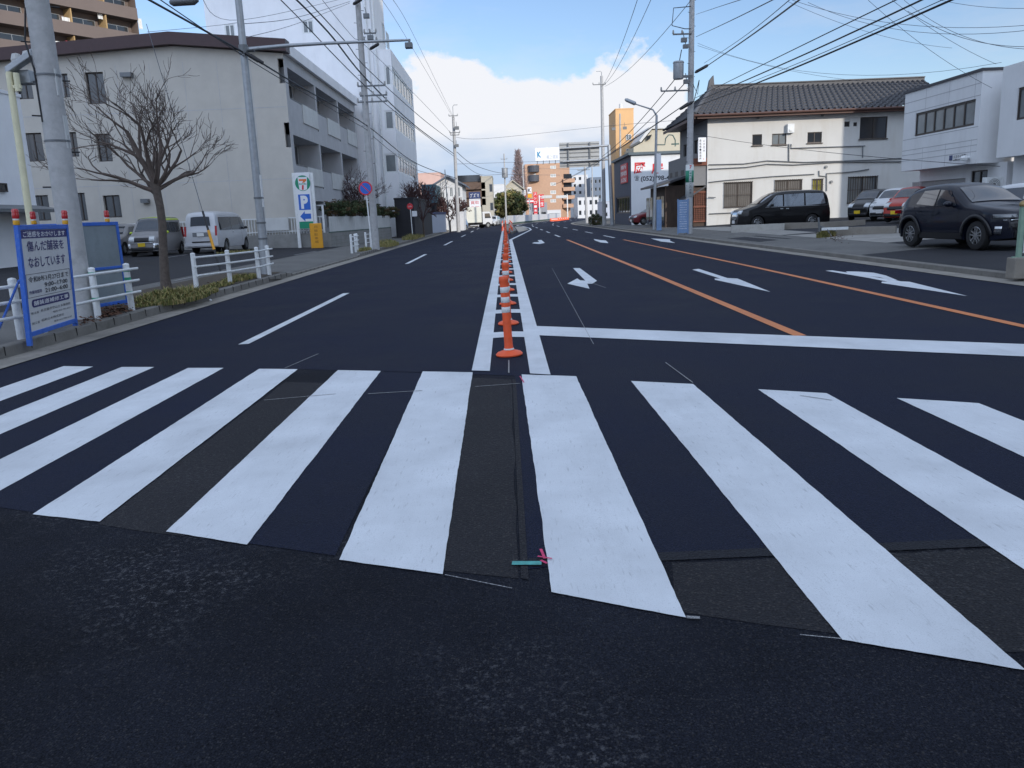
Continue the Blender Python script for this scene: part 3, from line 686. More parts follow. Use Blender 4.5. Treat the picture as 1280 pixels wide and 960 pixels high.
# street side: balcony front set in the plane x = AX, rooms recessed
YB = 67.0
def zX(u, v): return onX(u, v, AX).z
fcB = Facade((AX, AY), (AX, YB), AZ, AT-.3)
zb = [zX(372,66), zX(372,72), zX(372,107), zX(374,150), zX(374,184), zX(378,226)]
H1 = AT-.35; rooms = []
fl = [AT-.95, AT-.95-3.55, AT-.95-7.1]      # undersides of the slabs above each opening
yst = [AY+.5, 53.2, 60.1, 66.7]
for f_ in fl:
    for k in range(len(yst)-1):
        rooms.append((yst[k]-AY+.15, f_-1.65, yst[k+1]-AY-.25, f_))
mb = MB(); fcB.wall(mb, rooms, depth=1.3, mi=0); 
mb.build('balcony_front', 'wall_balcony', t)
mb = MB(); mb.box(XL_, AX-1.32, AY+.3, YB, AZ+.2, AT-.5); mb.build('inner_wall', 'wall_balcony', t)
for o in rooms:
    w_ = Facade((AX-1.2, AY), (AX-1.2, YB), AZ, AT)
    window(t, w_, (o[0]+.5, o[1]-.1, o[2]-1.0, o[3]-.15), .0, 'alu', 'glass', 2, name='balcony_door')
    if o[3] > fl[2]+.1:
        pn = MB(); c0 = o[0]+2.6; c1 = o[2]+.1
        pn.obox(fcB.pt(c0, o[1]-1.0, .01), fcB.U*(c1-c0), (0,0,1.05), fcB.N*.05)
        pn.build('balcony_screen', 'panel_white', t)
        rl = MB(); rl.obox(fcB.pt(o[0], o[1]+.03, -.06), fcB.U*(o[2]-o[0]), (0,0,.05), fcB.N*.05)
        rl.obox(fcB.pt(c1+.02, o[1]-1.1, .0), fcB.U*.12, (0,0,1.15), fcB.N*.03)
        rl.build('balcony_rail', 'galv_dark', t)
dsh = MB(); q = onX(447, 143, AX); dsh.lathe([(.0,.1),(.2,.06),(.36,-.02),(.38,0),(.2,.09)], 16, 0); dsh.v = [(q.x+.5+v[2], q.y+v[0], q.z+v[1]) for v in dsh.v]; dsh.cyl((q.x,q.y,q.z-.3),(q.x+.5,q.y,q.z),.03); dsh.build('satellite_dish', 'white_metal', t)
# --- white office block behind it
Y2 = 68.0; X2 = at(472, 150, Y2).x; X2L = at(265, 100, Y2).x; Z2 = g(X2,Y2)-.3; T2 = 24.0
t = thing('office_block', 'tall pale grey office block with a stepped corner, rising behind the beige apartment house', 'building', (X2, Y2, Z2), world=True)
f1 = Facade((X2L, Y2), (X2, Y2), Z2, T2); f2 = Facade((X2, Y2), (X2, 76.0), Z2, T2)
w1 = [f1.rect_px(*r) for r in [(281,30,294,50),(378,25,392,42)]]; 
w2 = [f2.rect_px(478,32,482,55), f2.rect_px(484,42,487,60)]
mb = MB(); f1.wall(mb, w1); f2.wall(mb, w2); Facade((X2L,90),(X2L,Y2),Z2,T2).wall(mb); Facade((X2,76),(X2L,76),Z2,T2).wall(mb); mb.box(X2L,X2,Y2,76,T2-.002,T2+.1)
mb.build('wall', 'wall_white', t)
for o in w1: window(t, f1, o, .1, 'white_metal', 'glass_grey', 2, fw=.1)
for o in w2: window(t, f2, o, .1, 'white_metal', 'curtain', 1, fw=.1)
X3 = at(494, 150, Y2).x; T3 = at(494, 63, Y2).z; YE = onX(520, 180, X3).y
f3 = Facade((X2+.01, Y2+.02), (X3, Y2+.02), Z2, T3); f4 = Facade((X3, Y2+.02), (X3, YE), Z2, T3)
w3, w4 = [], []
for (v0, v1), (q0, q1) in (((82,107),(83,107)), ((138,162),(140,163)), ((192,216),(193,216))):
    r = f3.rect_px(481,v0,493.5,v1); r = (r[0], r[1], f3.w-.10, r[3]); w3.append(r)
    w4.append((.12, r[1], f4.w-.6, r[3]))
mb = MB(); f3.wall(mb, w3); f4.wall(mb, w4); mb.box(X2, X3, Y2+.02, YE, T3-.002, T3+.12)
mb.build('corner_bay', 'wall_white', t)
for o in w3: window(t, f3, o, .1, 'white_metal', 'glass_grey', 1, fw=.12)
for o in w4: window(t, f4, o, .1, 'white_metal', 'glass_grey', 7, fw=.16)
pp = MB()
for u in (464.5, 474): 
    q = at(u-2, 100, Y2-.12); pp.cyl((q.x,Y2-.12,Z2),(q.x,Y2-.12,min(T2, 20.8)),.07,n=8)
pp.build('downpipe', 'white_metal', t)
# --- tan tower block far left
def tower_block():
    ye, xe = 105., at(184, 120, 105).x; L_ = 17.0; d = Vector((.545,.838,0))
    P1 = Vector((xe,ye,0)); P0 = P1-d*L_; z1 = 46.0
    fb = Facade((P0.x,P0.y),(P1.x,P1.y), -.5, z1)
    t = thing('tower_block', 'tan brown high-rise apartment block with laundry on its balconies, beyond the beige house', 'building', (P0.x,P0.y,-.5), world=True)
    fa = Facade((P0.x-16, P0.y+5.5), (P0.x, P0.y), -.5, z1)
    mb = MB(); fa.wall(mb); Facade((P1.x,P1.y),(P1.x-14,P1.y+10),-.5,z1).wall(mb)
    mb.build('wall', 'wall_tan', t)
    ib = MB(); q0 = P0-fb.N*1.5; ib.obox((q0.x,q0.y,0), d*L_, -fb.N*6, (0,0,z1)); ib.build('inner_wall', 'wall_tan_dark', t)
    k = 0; rd = random.Random(3)
    zf = 3.0
    while zf < z1:
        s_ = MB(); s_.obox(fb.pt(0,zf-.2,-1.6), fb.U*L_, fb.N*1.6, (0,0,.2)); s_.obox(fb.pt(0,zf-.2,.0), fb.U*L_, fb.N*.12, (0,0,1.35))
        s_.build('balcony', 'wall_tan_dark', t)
        for j in range(4):
            a = .6+j*4.2
            pb = MB(); pb.obox(fb.pt(a-.35,zf,-1.5), fb.U*.14, fb.N*1.45, (0,0,2.7)); pb.build('partition', 'door_tan', t)
            w_ = Facade((q0.x,q0.y),(q0.x+d.x*L_,q0.y+d.y*L_),zf,zf+3)
            window(t, w_, (a+.4, zf+.05, a+3.3, zf+2.1), -.04, 'alu', 'glass', 2, name='balcony_door')
        zf += 2.95; k += 1
    for (a,z_,m_,w_,h_) in ((4.4,22.5,'laundry_white',.5,1.0),(5.2,22.5,'laundry_white',.9,1.0),(4.9,22.7,'laundry_red',.6,.8),(9.5,31.4,'laundry_white',.9,1.2),(10.6,31.4,'laundry_red',.5,1.0),(1.6,28.0,'laundry_white',.6,.9),(11.5,22.4,'laundry_red',.7,.6)):
        pass
    mat('laundry_white', (.7,.7,.68), .9, .1, 6); mat('laundry_red', (.5,.08,.1), .9, .1, 6)
    for (u,v,m_,w_,h_) in ((84,50,'laundry_red',.9,1.0),(90,52,'laundry_white',.7,1.1),(122,4,'laundry_white',.6,1.6),(68,50,'laundry_white',.8,.6),(79,20,'laundry_white',1.0,1.2),(119,58,'laundry_red',1.2,.4),(174,22,'laundry_white',.5,1.2)):
        a, z_ = fb.px(u, v); lb = MB(); n = 6
        v_ = [fb.pt(a+w_*i/n, z_-h_*j, -.35+.05*sin(i*2.1+j)) for j in (0,1) for i in range(n+1)]
        lb.add(v_, [(i,i+1,n+2+i,n+1+i) for i in range(n)]); lb.build('laundry', m_, t)
tower_block()
# --- white building at the left edge
Y4 = 33.0; p = at(26, 130, Y4)
t, f_, _ = block_building('shop_building', 'low white building with a dark awning at the far left behind the car park', p.x-9, p.x, Y4-11, Y4, at(20,122,Y4).z, 'wall_white', wins_front=None, side='R')
o = _.rect_px(-4,229,6,240); window(t, _, o, -.05, 'bronze_frame', 'glass', 1)
aw = MB(); q = at(-10,262,Y4); aw.obox((p.x+.02, Y4-5, at(12,262,Y4).z), (1.2,0,-.2), (0,4.9,0), (0,0,.12)); aw.build('awning', 'galv_dark', t)
# --- dark timber-clad wall further on, with low wall behind
xa = at(494, 270, 64).x; xb = onX(528, 270, at(520,270,70).x).x
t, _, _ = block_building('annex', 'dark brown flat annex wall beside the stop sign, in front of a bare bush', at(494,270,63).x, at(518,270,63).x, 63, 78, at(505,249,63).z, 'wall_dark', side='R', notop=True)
# --- teal shed, pink and white houses, brown flats, beige flats
def house_gable(name, label, x0, x1, y0, y1, he, hr, wallm, roofm, axis='y', wf=None, ws=None, side='R', cat='house', over=.5, frame='white_metal', pane='glass_grey', base=None):
    b = (g(x1, y0)-.3) if base is None else base
    t = thing(name, label, cat, (x0,y0,b), world=True)
    fr = Facade((x0,y0),(x1,y0),b,he); sf = Facade((x1,y0),(x1,y1),b,he) if side == 'R' else Facade((x0,y1),(x0,y0),b,he)
    mb = MB(); fo = [fr.rect_px(*r) for r in (wf or [])]; so_ = [sf.rect_px(*r) for r in (ws or [])]
    fr.wall(mb, fo); sf.wall(mb, so_)
    (Facade((x0,y1),(x0,y0),b,he) if side == 'R' else Facade((x1,y0),(x1,y1),b,he)).wall(mb); Facade((x1,y1),(x0,y1),b,he).wall(mb)
    rb = MB(); th = .18
    if axis == 'y':    # ridge runs along y, gable faces the camera
        xm = (x0+x1)/2; k = (hr-he)/(xm-x0)
        mb.poly([(x0,y0,he),(x1,y0,he),(xm,y0,hr)]); mb.poly([(x1,y1,he),(x0,y1,he),(xm,y1,hr)])
        for s in (-1, 1):
            xe = xm+s*(xm-x0+over); ze = he-k*over
            rb.prism([(xe,y0-over,ze+.01),(xm,y0-over,hr+.01),(xm,y0-over,hr+.01+th),(xe,y0-over,ze+.01+th)], (0,y1-y0+2*over,0))
    else:
        ym = (y0+y1)/2; k = (hr-he)/(ym-y0)
        mb.poly([(x1,y0,he),(x1,y1,he),(x1,ym,hr)]); mb.poly([(x0,y1,he),(x0,y0,he),(x0,ym,hr)])
        for s in (-1, 1):
            ye = ym+s*(ym-y0+over); ze = he-k*over
            rb.prism([(x0-over,ye,ze+.01),(x0-over,ym,hr+.01),(x0-over,ym,hr+.01+th),(x0-over,ye,ze+.01+th)], (x1-x0+2*over,0,0))
    mb.build('wall', wallm, t); rb.build('roof', roofm, t)
    for o in fo: window(t, fr, o, .1, frame, pane, 2)
    for o in so_: window(t, sf, o, .1, frame, pane, 2)
    return t, fr, sf
mat('teal_metal', (.08,.19,.24), .6, .08, 3); mat('pink_wall', (.62,.42,.36), .8, .05, 1); mat('roof_slate', (.12,.145,.19), .7, .1, 3); mat('white_house', (.66,.67,.68), .8, .04, 1)
mat('brown_wall', (.12,.08,.06), .85, .12, 2); mat('cream_wall', (.44,.41,.34), .85, .06, 1)
p = at(527,240,84); q = at(543,240,84)
t, _, _ = block_building('shed', 'teal metal-clad upper storey of a shed over a dark open ground floor', p.x, q.x, 84, 92, at(535,232,84).z, 'teal_metal', side='R', base=at(535,254,84).z)
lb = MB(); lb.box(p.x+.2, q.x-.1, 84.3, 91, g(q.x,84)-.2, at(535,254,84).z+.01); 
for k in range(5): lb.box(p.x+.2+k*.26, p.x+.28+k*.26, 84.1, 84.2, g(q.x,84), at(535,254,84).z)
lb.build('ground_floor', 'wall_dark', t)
p = at(516,225,125); q = at(551,225,125)
block_building('pink_house', 'pale pink square house top rising behind the teal shed', p.x, q.x, 125, 133, at(535,217,125).z, 'pink_wall', side='R', wins_front=None)
p = at(543,240,95); q = at(578,240,95)
house_gable('white_house', 'white two-storey house with a blue-grey gabled roof near the left kerb', p.x, q.x, 95, 104, at(560,231,95).z, at(563,221,95).z, 'white_house', 'roof_slate', 'y', wf=[(545,240,549,249),(550.5,240,555.5,249),(557,241,560,247),(562,234,566,246),(568,234,575,246)])
p = at(570,240,128); q = at(603,240,128)
t, f_, _ = block_building('brown_apartments', 'dark brown balconied apartment block between the white gabled house and the cream block', p.x, q.x, 128, 140, at(590,221,128).z, 'brown_wall', side='R', wins_front=None)
for k in range(3):
    z_ = at(590, 228+k*10, 128).z; bb = MB(); bb.box(p.x-.2, q.x+.5, 127, 128.01, z_-1.1, z_-.1); bb.build('balcony', 'brown_wall', t); b2 = MB(); b2.box(p.x+.3, q.x-.3, 127.93, 127.99, z_+.1, z_+1.1); b2.build('window', 'glass', t)
p = at(602,240,127); q = at(616,240,127)
block_building('cream_block', 'narrow cream apartment wing with small dark windows beside the brown block', p.x, q.x, 127, 138, at(608,221,127).z, 'cream_wall', side='R', wins_front=[(1.2,2.2,1.7,3.4),(1.2,5,1.7,6.2)], cols=1)
p = at(614,235,150); q = at(631,235,150)
block_building('white_flats', 'small white flat-roofed building just left of the leafy thicket', p.x, q.x, 150, 160, at(624,231,150).z, 'white_house', side='R')
p = at(630,235,158); q = at(652,235,158)
house_gable('cream_house', 'cream hip-roofed house behind the leafy thicket', p.x, q.x, 158, 168, at(640,235,158).z, at(640,226,158).z, 'cream_wall', 'cream_wall', 'y', wf=[(632,232,640,236)])
# blue-grey hoarding
t = thing('hoarding', 'pale blue-grey panel hoarding with a dark blue top edge on the left kerb', 'fence', (at(535,280,78).x, 78, g(-8,78)), world=True)
a, b = at(535,285,78), at(558,285,84); fh = Facade((a.x,78),(b.x,84),g(a.x,78),at(545,268,80).z)
mb = MB(); mb.obox(fh.pt(0,fh.z0), fh.U*fh.w, (0,0,fh.z1-fh.z0), -fh.N*.1); mb.build('panel', 'panel_bluegrey' if 'panel_bluegrey' in MATS else mat('panel_bluegrey', (.42,.46,.54), .6, .05, 1), t)
mb = MB(); mb.obox(fh.pt(-.02,fh.z1,.03), fh.U*(fh.w+.04), (0,0,.22), -fh.N*.16); mb.build('top_edge', mat('navy', (.03,.05,.14), .5, .05, 1), t)
# ---------------------------------------------------------------- right side buildings
# --- house with the tiled roof
YH = 55.0; XH = at(884, 200, YH).x; XHE = at(1180, 200, YH).x; ZH = g(XH,YH)-.3; EH = at(884, 146, YH).z
mat('plaster', (.56,.555,.53), .85, .05, .5, bump=.1, dirt=((.40,.36,.30), 1.1, .35, .2))
mat('timber', (.055,.035,.025), .75, .25, 5, streak=.3); mat('timber_red', (.17,.055,.03), .7, .2, 5); mat('old_wood', (.12,.075,.05), .8, .25, 6)
mat('front_wall', (.20,.20,.20), .85, .1, 2, dirt=((.08,.08,.08), 2, .4))
mat('kawara', (.05,.051,.058), .55, .22, 6); mat('kawara_edge', (.085,.085,.09), .6, .2, 4); mat('rust_gutter', (.085,.04,.03), .6, .2, 5)
t = thing('tiled_house', 'long cream plastered house with a grey tiled roof and barred ground-floor windows', 'house', (XH,YH,ZH), world=True)
HR = t
fr = Facade((XH,YH),(XHE,YH),ZH,EH); sf = Facade((XH,63.5),(XH,YH),ZH,EH)
def r8(a,b,c,d): return (860+a/3.048, 60+b/3.048, 860+c/3.048, 60+d/3.048)
up = [fr.rect_px(*r8(*r)) for r in [(245,329,282,371),(320,326,375,368),(455,320,510,361),(655,262,759,345)]]
sm_ = [fr.rect_px(*r8(*r)) for r in [(596,280,616,300),(630,283,644,298)]]
lo = [fr.rect_px(*r8(*r)) for r in [(137,512,243,606),(330,503,432,572),(474,500,512,545),(608,491,718,590)]]
mb = MB(); fr.wall(mb, up+sm_+lo, depth=.14)
mb.build('wall', 'plaster', t)
for i, o in enumerate(up): window(t, fr, o, .12, 'bronze_frame', 'glass' if i != 1 else 'glass_grey', 1 if i == 0 else 2, sill=True)
for o in sm_: window(t, fr, o, .12, 'bronze_frame', 'glass', 1)
mat('window_grey', (.11,.105,.10), .4, .3, 1.5, spec=.5); mat('yellow_blind', (.45,.40,.03), .7, .1, 3)
for i, o in enumerate(lo): window(t, fr, o, .12, 'bronze_frame', ['window_grey','window_grey','yellow_blind','glass_grey'][i], 2, bars=[14,14,6,12][i])
# pipes and cables fixed to the wall
pb = MB()
def wp(*pts, r=.035, n=.06):
    pb.tube([fr.pt(*fr.px(860+a/3.048, 60+b/3.048), n) for a, b in pts], r, 6)
wp((78,462),(220,455),(300,443),(400,446),(560,436),(815,433)); wp((78,445),(210,442),(300,430),(440,436),(700,427),(818,420))
wp((78,512),(140,505),(320,490),(480,481)); wp((383,366),(383,432)); wp((392,366),(392,382),(674,373),(664,373),(664,418)); wp((498,468),(499,487),(527,490),(527,545)); wp((527,545),(527,478),(600,474),(640,470),(688,462)); wp((80,632),(170,628)); wp((75,569),(103,570),r=.03,n=.15)
pb.build('wall_pipes', 'galv_dark', t)
vb = MB()
for a, b in ((266,266),(511,257),(525,453),(545,510)):
    q = fr.pt(*fr.px(860+a/3.048, 60+b/3.048), .0); vb.cyl(q, q+fr.N*.12, .09, n=10)
vb.build('vent_cap', 'galv_dark', t)
hb = MB(); o = fr.rect_px(*r8(374,290,400,325)); hb.obox(fr.pt(o[0],o[1],.002), fr.U*(o[2]-o[0]), (0,0,o[3]-o[1]), fr.N*.3); hb.obox(fr.pt(o[0]+.1,o[1]+.1,.303), fr.U*.2, (0,0,.12), fr.N*.05)
hb.build('extractor_hood', 'white_metal', t, bevel=.03)
# front facing the road
uf = [(1.2,EH-2.7,3.4,EH-1.2),(4.6,EH-2.7,7.6,EH-1.2)]
mb = MB(); sf.wall(mb, uf+[(.5,ZH+.5,7.9,ZH+2.8)], depth=.2); mb.build('front_wall', 'front_wall', t)
for o in uf: window(t, sf, o, .15, 'bronze_frame', 'glass', 2)
bal = MB(); zb0 = at(870, 232, YH).z; zb1 = at(870, 192, YH).z
bal.box(XH-.9, XH-.78, YH+.1, 63.4, zb0, zb1); bal.box(XH-.78, XH, YH+.1, YH+.2, zb0, zb1); bal.box(XH-.78,XH,YH+.2,63.4,zb0-.12,zb0); bal.build('balcony', 'front_wall', t)
hb = MB()
for k in range(4): hb.box(XH-.915, XH-.9, YH+1.0+k*2, YH+1.9+k*2, (zb0+zb1)/2-.2, (zb0+zb1)/2+.15)
hb.build('balcony_slot', 'black', t)
rs = MB(); rs.obox((XH-1.5, YH+.05, zb0-1.0), (0,8.6,0), (1.5,0,.9), (0,0,.12)); rs.build('canopy_roof', 'kawara', t)
rg = MB(); rg.box(XH-.9, XH-.01, YH-.01, YH+.1, at(870,207,YH).z, at(870,198,YH).z); rg.build('side_panel', 'timber_red', t)
eb = MB(); xe = at(840,270,YH+6).x; xn = at(868,270,YH+.3).x
eb.box(XH-2.3, XH-.02, YH+2.5, 63.3, ZH, at(850,232,YH+3).z); eb.box(XH-.85, XH-.05, YH+.2, YH+.35, ZH, at(875,228,YH).z)
eb.build('entrance_porch', 'timber', t)
er = MB(); z_ = at(850,229,YH+3).z; er.obox((XH-3.0, YH+2.1, z_-.25), (0,6.6,0), (2.9,0,.8), (0,0,.15)); er.build('porch_roof', 'kawara', t)
lt = MB(); z0_, z1_ = ZH+.6, at(875,240,YH).z
for k in range(7): lt.box(XH-.82+k*.12, XH-.79+k*.12, YH+.13, YH+.17, z0_, z1_)
for k in range(16): zz = z0_+(z1_-z0_)*k/15; lt.box(XH-.84, XH-.06, YH+.171, YH+.195, zz-.02, zz+.02)
for zz in (z0_, (z0_+z1_)/2, z1_): lt.box(XH-.88, XH-.04, YH+.10, YH+.13, zz-.05, zz+.05)
lt.build('lattice_door', 'timber_red', t)
ds = MB()
for k in range(5): ds.box(XH-2.34, XH-2.31, YH+2.8+k*1.5, YH+4.0+k*1.5, ZH+.4, ZH+2.4)
ds.build('sliding_door', 'glass', t)
# tiled roof: round tiles in relief
def kawara(name, E0, E1, R0, R1, parent, pitch=.40, seg=8, courses=10):
    E0, E1, R0, R1 = map(Vector, (E0,E1,R0,R1)); n = int((E1-E0).length/pitch)*seg
    nrm = (E1-E0).cross(R0-E0).normalized(); nrm = nrm if nrm.z > 0 else -nrm
    mb = MB(); v = []; cr = courses*2
    for j in range(cr+1):
        c = (j//2+(j%2)*.96)/courses if j < cr else 1; c = min(c, 1); lift = .05*(1-(j%2)) if j < cr else 0
        for i in range(n+1):
            a = i/n; p = E0.lerp(E1,a).lerp(R0.lerp(R1,a), c); ph = (i % seg)/seg
            h = .11*max(0, cos((ph-.5)*pi*2.2))**.8 if abs(ph-.5) < .24 else 0
            v.append(p+nrm*(h+.06*(1-(j%2))))
    f = [(j*(n+1)+i, j*(n+1)+i+1, (j+1)*(n+1)+i+1, (j+1)*(n+1)+i) for j in range(cr) for i in range(n)]
    mb.add(v, f); return mb.build(name, 'kawara', parent)
YR = YH+4.6; OV = .65
e0 = at(868,140,YH-OV); e1 = at(1140,130,YH-OV); ez = EH+.05
RL = at(890,111,YR); RRt = at(1160,101,YR); rz_ = (RL.z+RRt.z)/2
E0 = Vector((e0.x,YH-OV,ez)); E1 = Vector((XHE+.6,YH-OV,ez)); R0 = Vector((RL.x,YR,rz_)); R1 = Vector((XHE+.6,YR,rz_))
kawara('roof', E0, E1, R0, R1, t)
kawara('roof', (XHE+.6,2*YR-(YH-OV),ez), (E0.x,2*YR-(YH-OV),ez), (XHE+.6,YR,rz_), R0, t, seg=4)
kawara('roof', (E0.x,2*YR-(YH-OV),ez), E0, R0+Vector((0,.3,0)), R0-Vector((0,.3,0)), t)
rb = MB(); rb.box(R0.x-.1, R1.x, YR-.16, YR+.16, rz_-.05, rz_+.2); rb.box(R0.x-.1,R1.x,YR-.24,YR+.24,rz_+.2,rz_+.27)
rb.prism([(R0.x-.35,YR-.2,rz_-.1),(R0.x+.15,YR-.2,rz_-.1),(R0.x+.05,YR-.2,rz_+.9),(R0.x-.2,YR-.2,rz_+.6)], (0,.4,0))
rb.tube([E0+Vector((0,0,.1)), R0+Vector((0,0,.1))], .14, 8)
rb.build('ridge', 'kawara_edge', t)
gb = MB(); gb.tube([E0+Vector((-.05,-.08,-.02)), E1+Vector((0,-.08,-.02))], .08, 8); gb.box(E0.x+.2,E1.x,YH-OV+.02,YH-OV+.1,ez-.22,ez-.02); gb.box(E0.x+.2,E1.x,YH-OV+.1,YH,ez-.2,ez-.14)
gb.box(E0.x, E0.x+.08, YH-OV, 2*YR-YH+OV, ez-.2, ez-.02); gb.box(E0.x+.08, XH, YH-.4, 63.5, ez-.2, ez-.14); gb.build('eaves_gutter', 'rust_gutter', t)
# --- right: white office with an overhanging upper floor
mat('office_white', (.72,.73,.74), .7, .05, .8, bump=.05, dirt=((.5,.5,.51), 1.3, .3, .2)); mat('shutter', (.36,.37,.38), .5, .08, 3, metal=.2); mat('roof_edge', (.05,.05,.06), .6, .1, 2)
OX = 18.75; oy0 = onX(1224, 150, OX).y; oy1 = onX(1130, 150, OX).y; zo0 = onX(1180, 207, OX).z-.05; zo1 = onX(1180, 103, OX).z
ZO = gz(18)-.3
t = thing('office_building', 'white two-storey office with a long window band over a closed roller shutter', 'building', (OX,oy0,ZO), world=True)
fo = Facade((OX,oy1),(OX,oy0),zo0,zo1)
def r8z(a,b,c,d): return r8(a,b,c,d)
a0,_ = fo.px(860+866/3.048, 60+270/3.048); a1,_ = fo.px(860+1093/3.048, 60+245/3.048)
_, zt = fo.px(860+980/3.048, 60+222/3.048); _, zb_ = fo.px(860+980/3.048, 60+315/3.048)
ow = (a0, zb_, a1, zt)
mb = MB(); fo.wall(mb, [ow], depth=.12); fe = Facade((OX,oy0),(OX+1.1,oy0),zo0,zo1); fe.wall(mb); fk = Facade((OX+9,oy1),(OX,oy1),zo0,zo1); fk.wall(mb)
mb.poly([(OX,oy0,zo0),(OX,oy1,zo0),(OX+2,oy1,zo0),(OX+2,oy0,zo0)]); mb.poly([(OX,oy0,zo1),(OX+9,oy0,zo1),(OX+9,oy1,zo1),(OX,oy1,zo1)])
mb.build('upper_wall', 'office_white', t); window(t, fo, ow, .1, 'bronze_frame', 'glass_grey', 6, fw=.09)
jb = MB(); hh = zo1-zo0
for k in (.13,.26,.74,.87): jb.obox(fo.pt(0.02,zo0+hh*(1-k),.001), fo.U*(fo.w-.04), (0,0,.03), fo.N*.004)
for k in (.2,.4): jb.obox(fo.pt(.02,zo0+hh*k,.001), fo.U*(fo.w-.04), (0,0,.03), fo.N*.004)
for k in (1.9,3.8,5.7): jb.obox(fo.pt(k,zo0+.02,.0015), fo.U*.016, (0,0,hh*.27), fo.N*.004); jb.obox(fo.pt(k,zo0+hh*.72,.0015), fo.U*.016, (0,0,hh*.27), fo.N*.004)
jb.build('panel_joints', 'wall_balcony', t)
re = MB(); re.box(OX-.06,OX+9,oy0-.05,oy0+.12,zo1-.003,zo1+.1); re.box(OX-.06,OX+.12,oy0+.12,oy1+.05,zo1-.003,zo1+.1); re.build('roof_edge', 'roof_edge', t)
fl_ = Facade((OX+.9,oy1),(OX+.9,oy0-.6),ZO,zo0)
sh0 = fl_.rect_px(1138,222,1207,222); 
win1 = fl_.rect_px(1213,213,1234,234)
mb = MB(); shr = (sh0[0], ZO+.3, sh0[2], zo0-.5); fl_.wall(mb, [shr, win1], depth=.15); Facade((OX+.9,oy0-.6),(OX+4,oy0-.6),ZO,zo0).wall(mb); mb.build('lower_wall', 'office_white', t)
sb = MB(); n = 34
for k in range(n):
    zz = shr[1]+(shr[3]-shr[1])*k/n; sb.obox(fl_.pt(shr[0],zz,-.14), fl_.U*(shr[2]-shr[0]), (0,0,(shr[3]-shr[1])/n*.86), fl_.N*.035)
sb.obox(fl_.pt(shr[0],shr[1],-.15), fl_.U*(shr[2]-shr[0]), (0,0,shr[3]-shr[1]), fl_.N*.012)
sb.build('roller_shutter', 'shutter', t); window(t, fl_, win1, .12, 'bronze_frame', 'glass', 2)
lg = MB(); P_ = fo.px(1187, 198.3); lg.obox(fo.pt(P_[0],P_[1]-.08,.003), fo.U*.22, (0,0,.2), fo.N*.02, 1); write(lg, 'エヌケイ設備', fo.pt(P_[0]+.3,P_[1]-.02,.01), fo.U, Vector((0,0,1)), .9, .13, 0, .02); write(lg, 'office', fo.pt(P_[0]+.3,P_[1]-.12,.01), fo.U, Vector((0,0,1)), .5, .07, 0, .02)
lg.build('lettering', ['black','navy'], t)
lb = MB(); q = fo.pt(fo.w-.5, zo0+.25, .0); lb.cyl(q, q+fo.N*.1, .06); lb.lathe([(0,-.12),(.13,-.1),(.16,0),(.1,.08),(0,.1)], 12, 0, tuple(q+fo.N*.2)); lb.build('lamp', 'white_metal', t)
# gap and second office
t = thing('workshop_building', 'white panelled building cut off by the right edge, beside the office with the window band', 'building', (OX+.1,20,ZO), world=True)
px_ = at(1249,150,oy0-.9).x; fo2 = Facade((px_,oy0-.9),(px_,14),onX(1250,197,px_).z,onX(1268,85,px_).z+.15)
o2 = []
for v in ((1272,109,1330,145),):
    a0,zt = fo2.px(1273, 110); _, zb_ = fo2.px(1273,150); o2.append((a0,zb_,min(a0+5,fo2.w-.5),zt))
mb = MB(); fo2.wall(mb, o2, depth=.12); fkk = Facade((px_+9,oy0-.9),(px_,oy0-.9),fo2.z0,fo2.z1); fkk.wall(mb); mb.poly([(px_,14,fo2.z1),(px_+9,14,fo2.z1),(px_+9,oy0-.9,fo2.z1),(px_,oy0-.9,fo2.z1)][::1]); mb.poly([(px_,14,fo2.z0),(px_,oy0-.9,fo2.z0),(px_+2,oy0-.9,fo2.z0),(px_+2,14,fo2.z0)])
Facade((px_,14),(px_+9,14),ZO,fo2.z1).wall(mb)
fl2 = Facade((px_+.7,oy0-.9),(px_+.7,14),ZO,fo2.z0); dr = (2.2,ZO+.3,3.4,ZO+2.4); fl2.wall(mb, [dr], depth=.15); Facade((px_+4,oy0-.9),(px_+.7,oy0-.9),ZO,fo2.z0).wall(mb); mb.build('wall', 'office_white', t)
for o in o2: window(t, fo2, o, .1, 'bronze_frame', 'glass_grey', 6, fw=.08)
window(t, fl2, dr, .12, 'bronze_frame', 'glass', 2, name='door')
# air conditioners beside it
t = thing('air_conditioner', 'white outdoor air-conditioning unit on the lower wall beside the roller shutter', 'air conditioner', tuple(at(1243,231,oy0-.25)))
mb = MB(); mb.box(-.42,.42,-.15,.15,-.3,.3); mb.build('housing', 'white_metal', t, bevel=.02); mb = MB()
for r_ in (.22,.17,.12,.06): mb.lathe([(r_,0),(r_+.012,.006),(r_,.012)], 18, 0); 
mb.v = [(v[0]-.1, -.152-v[2], v[1]) for v in mb.v]; mb.cyl((-.1,-.151,0),(-.1,-.17,0),.05); mb.build('fan_grille', 'black', t)
mb = MB(); mb.box(-.4,-.3,-.1,.1,-.5,-.3); mb.box(.3,.4,-.1,.1,-.5,-.3); mb.build('bracket', 'galv_dark', t)
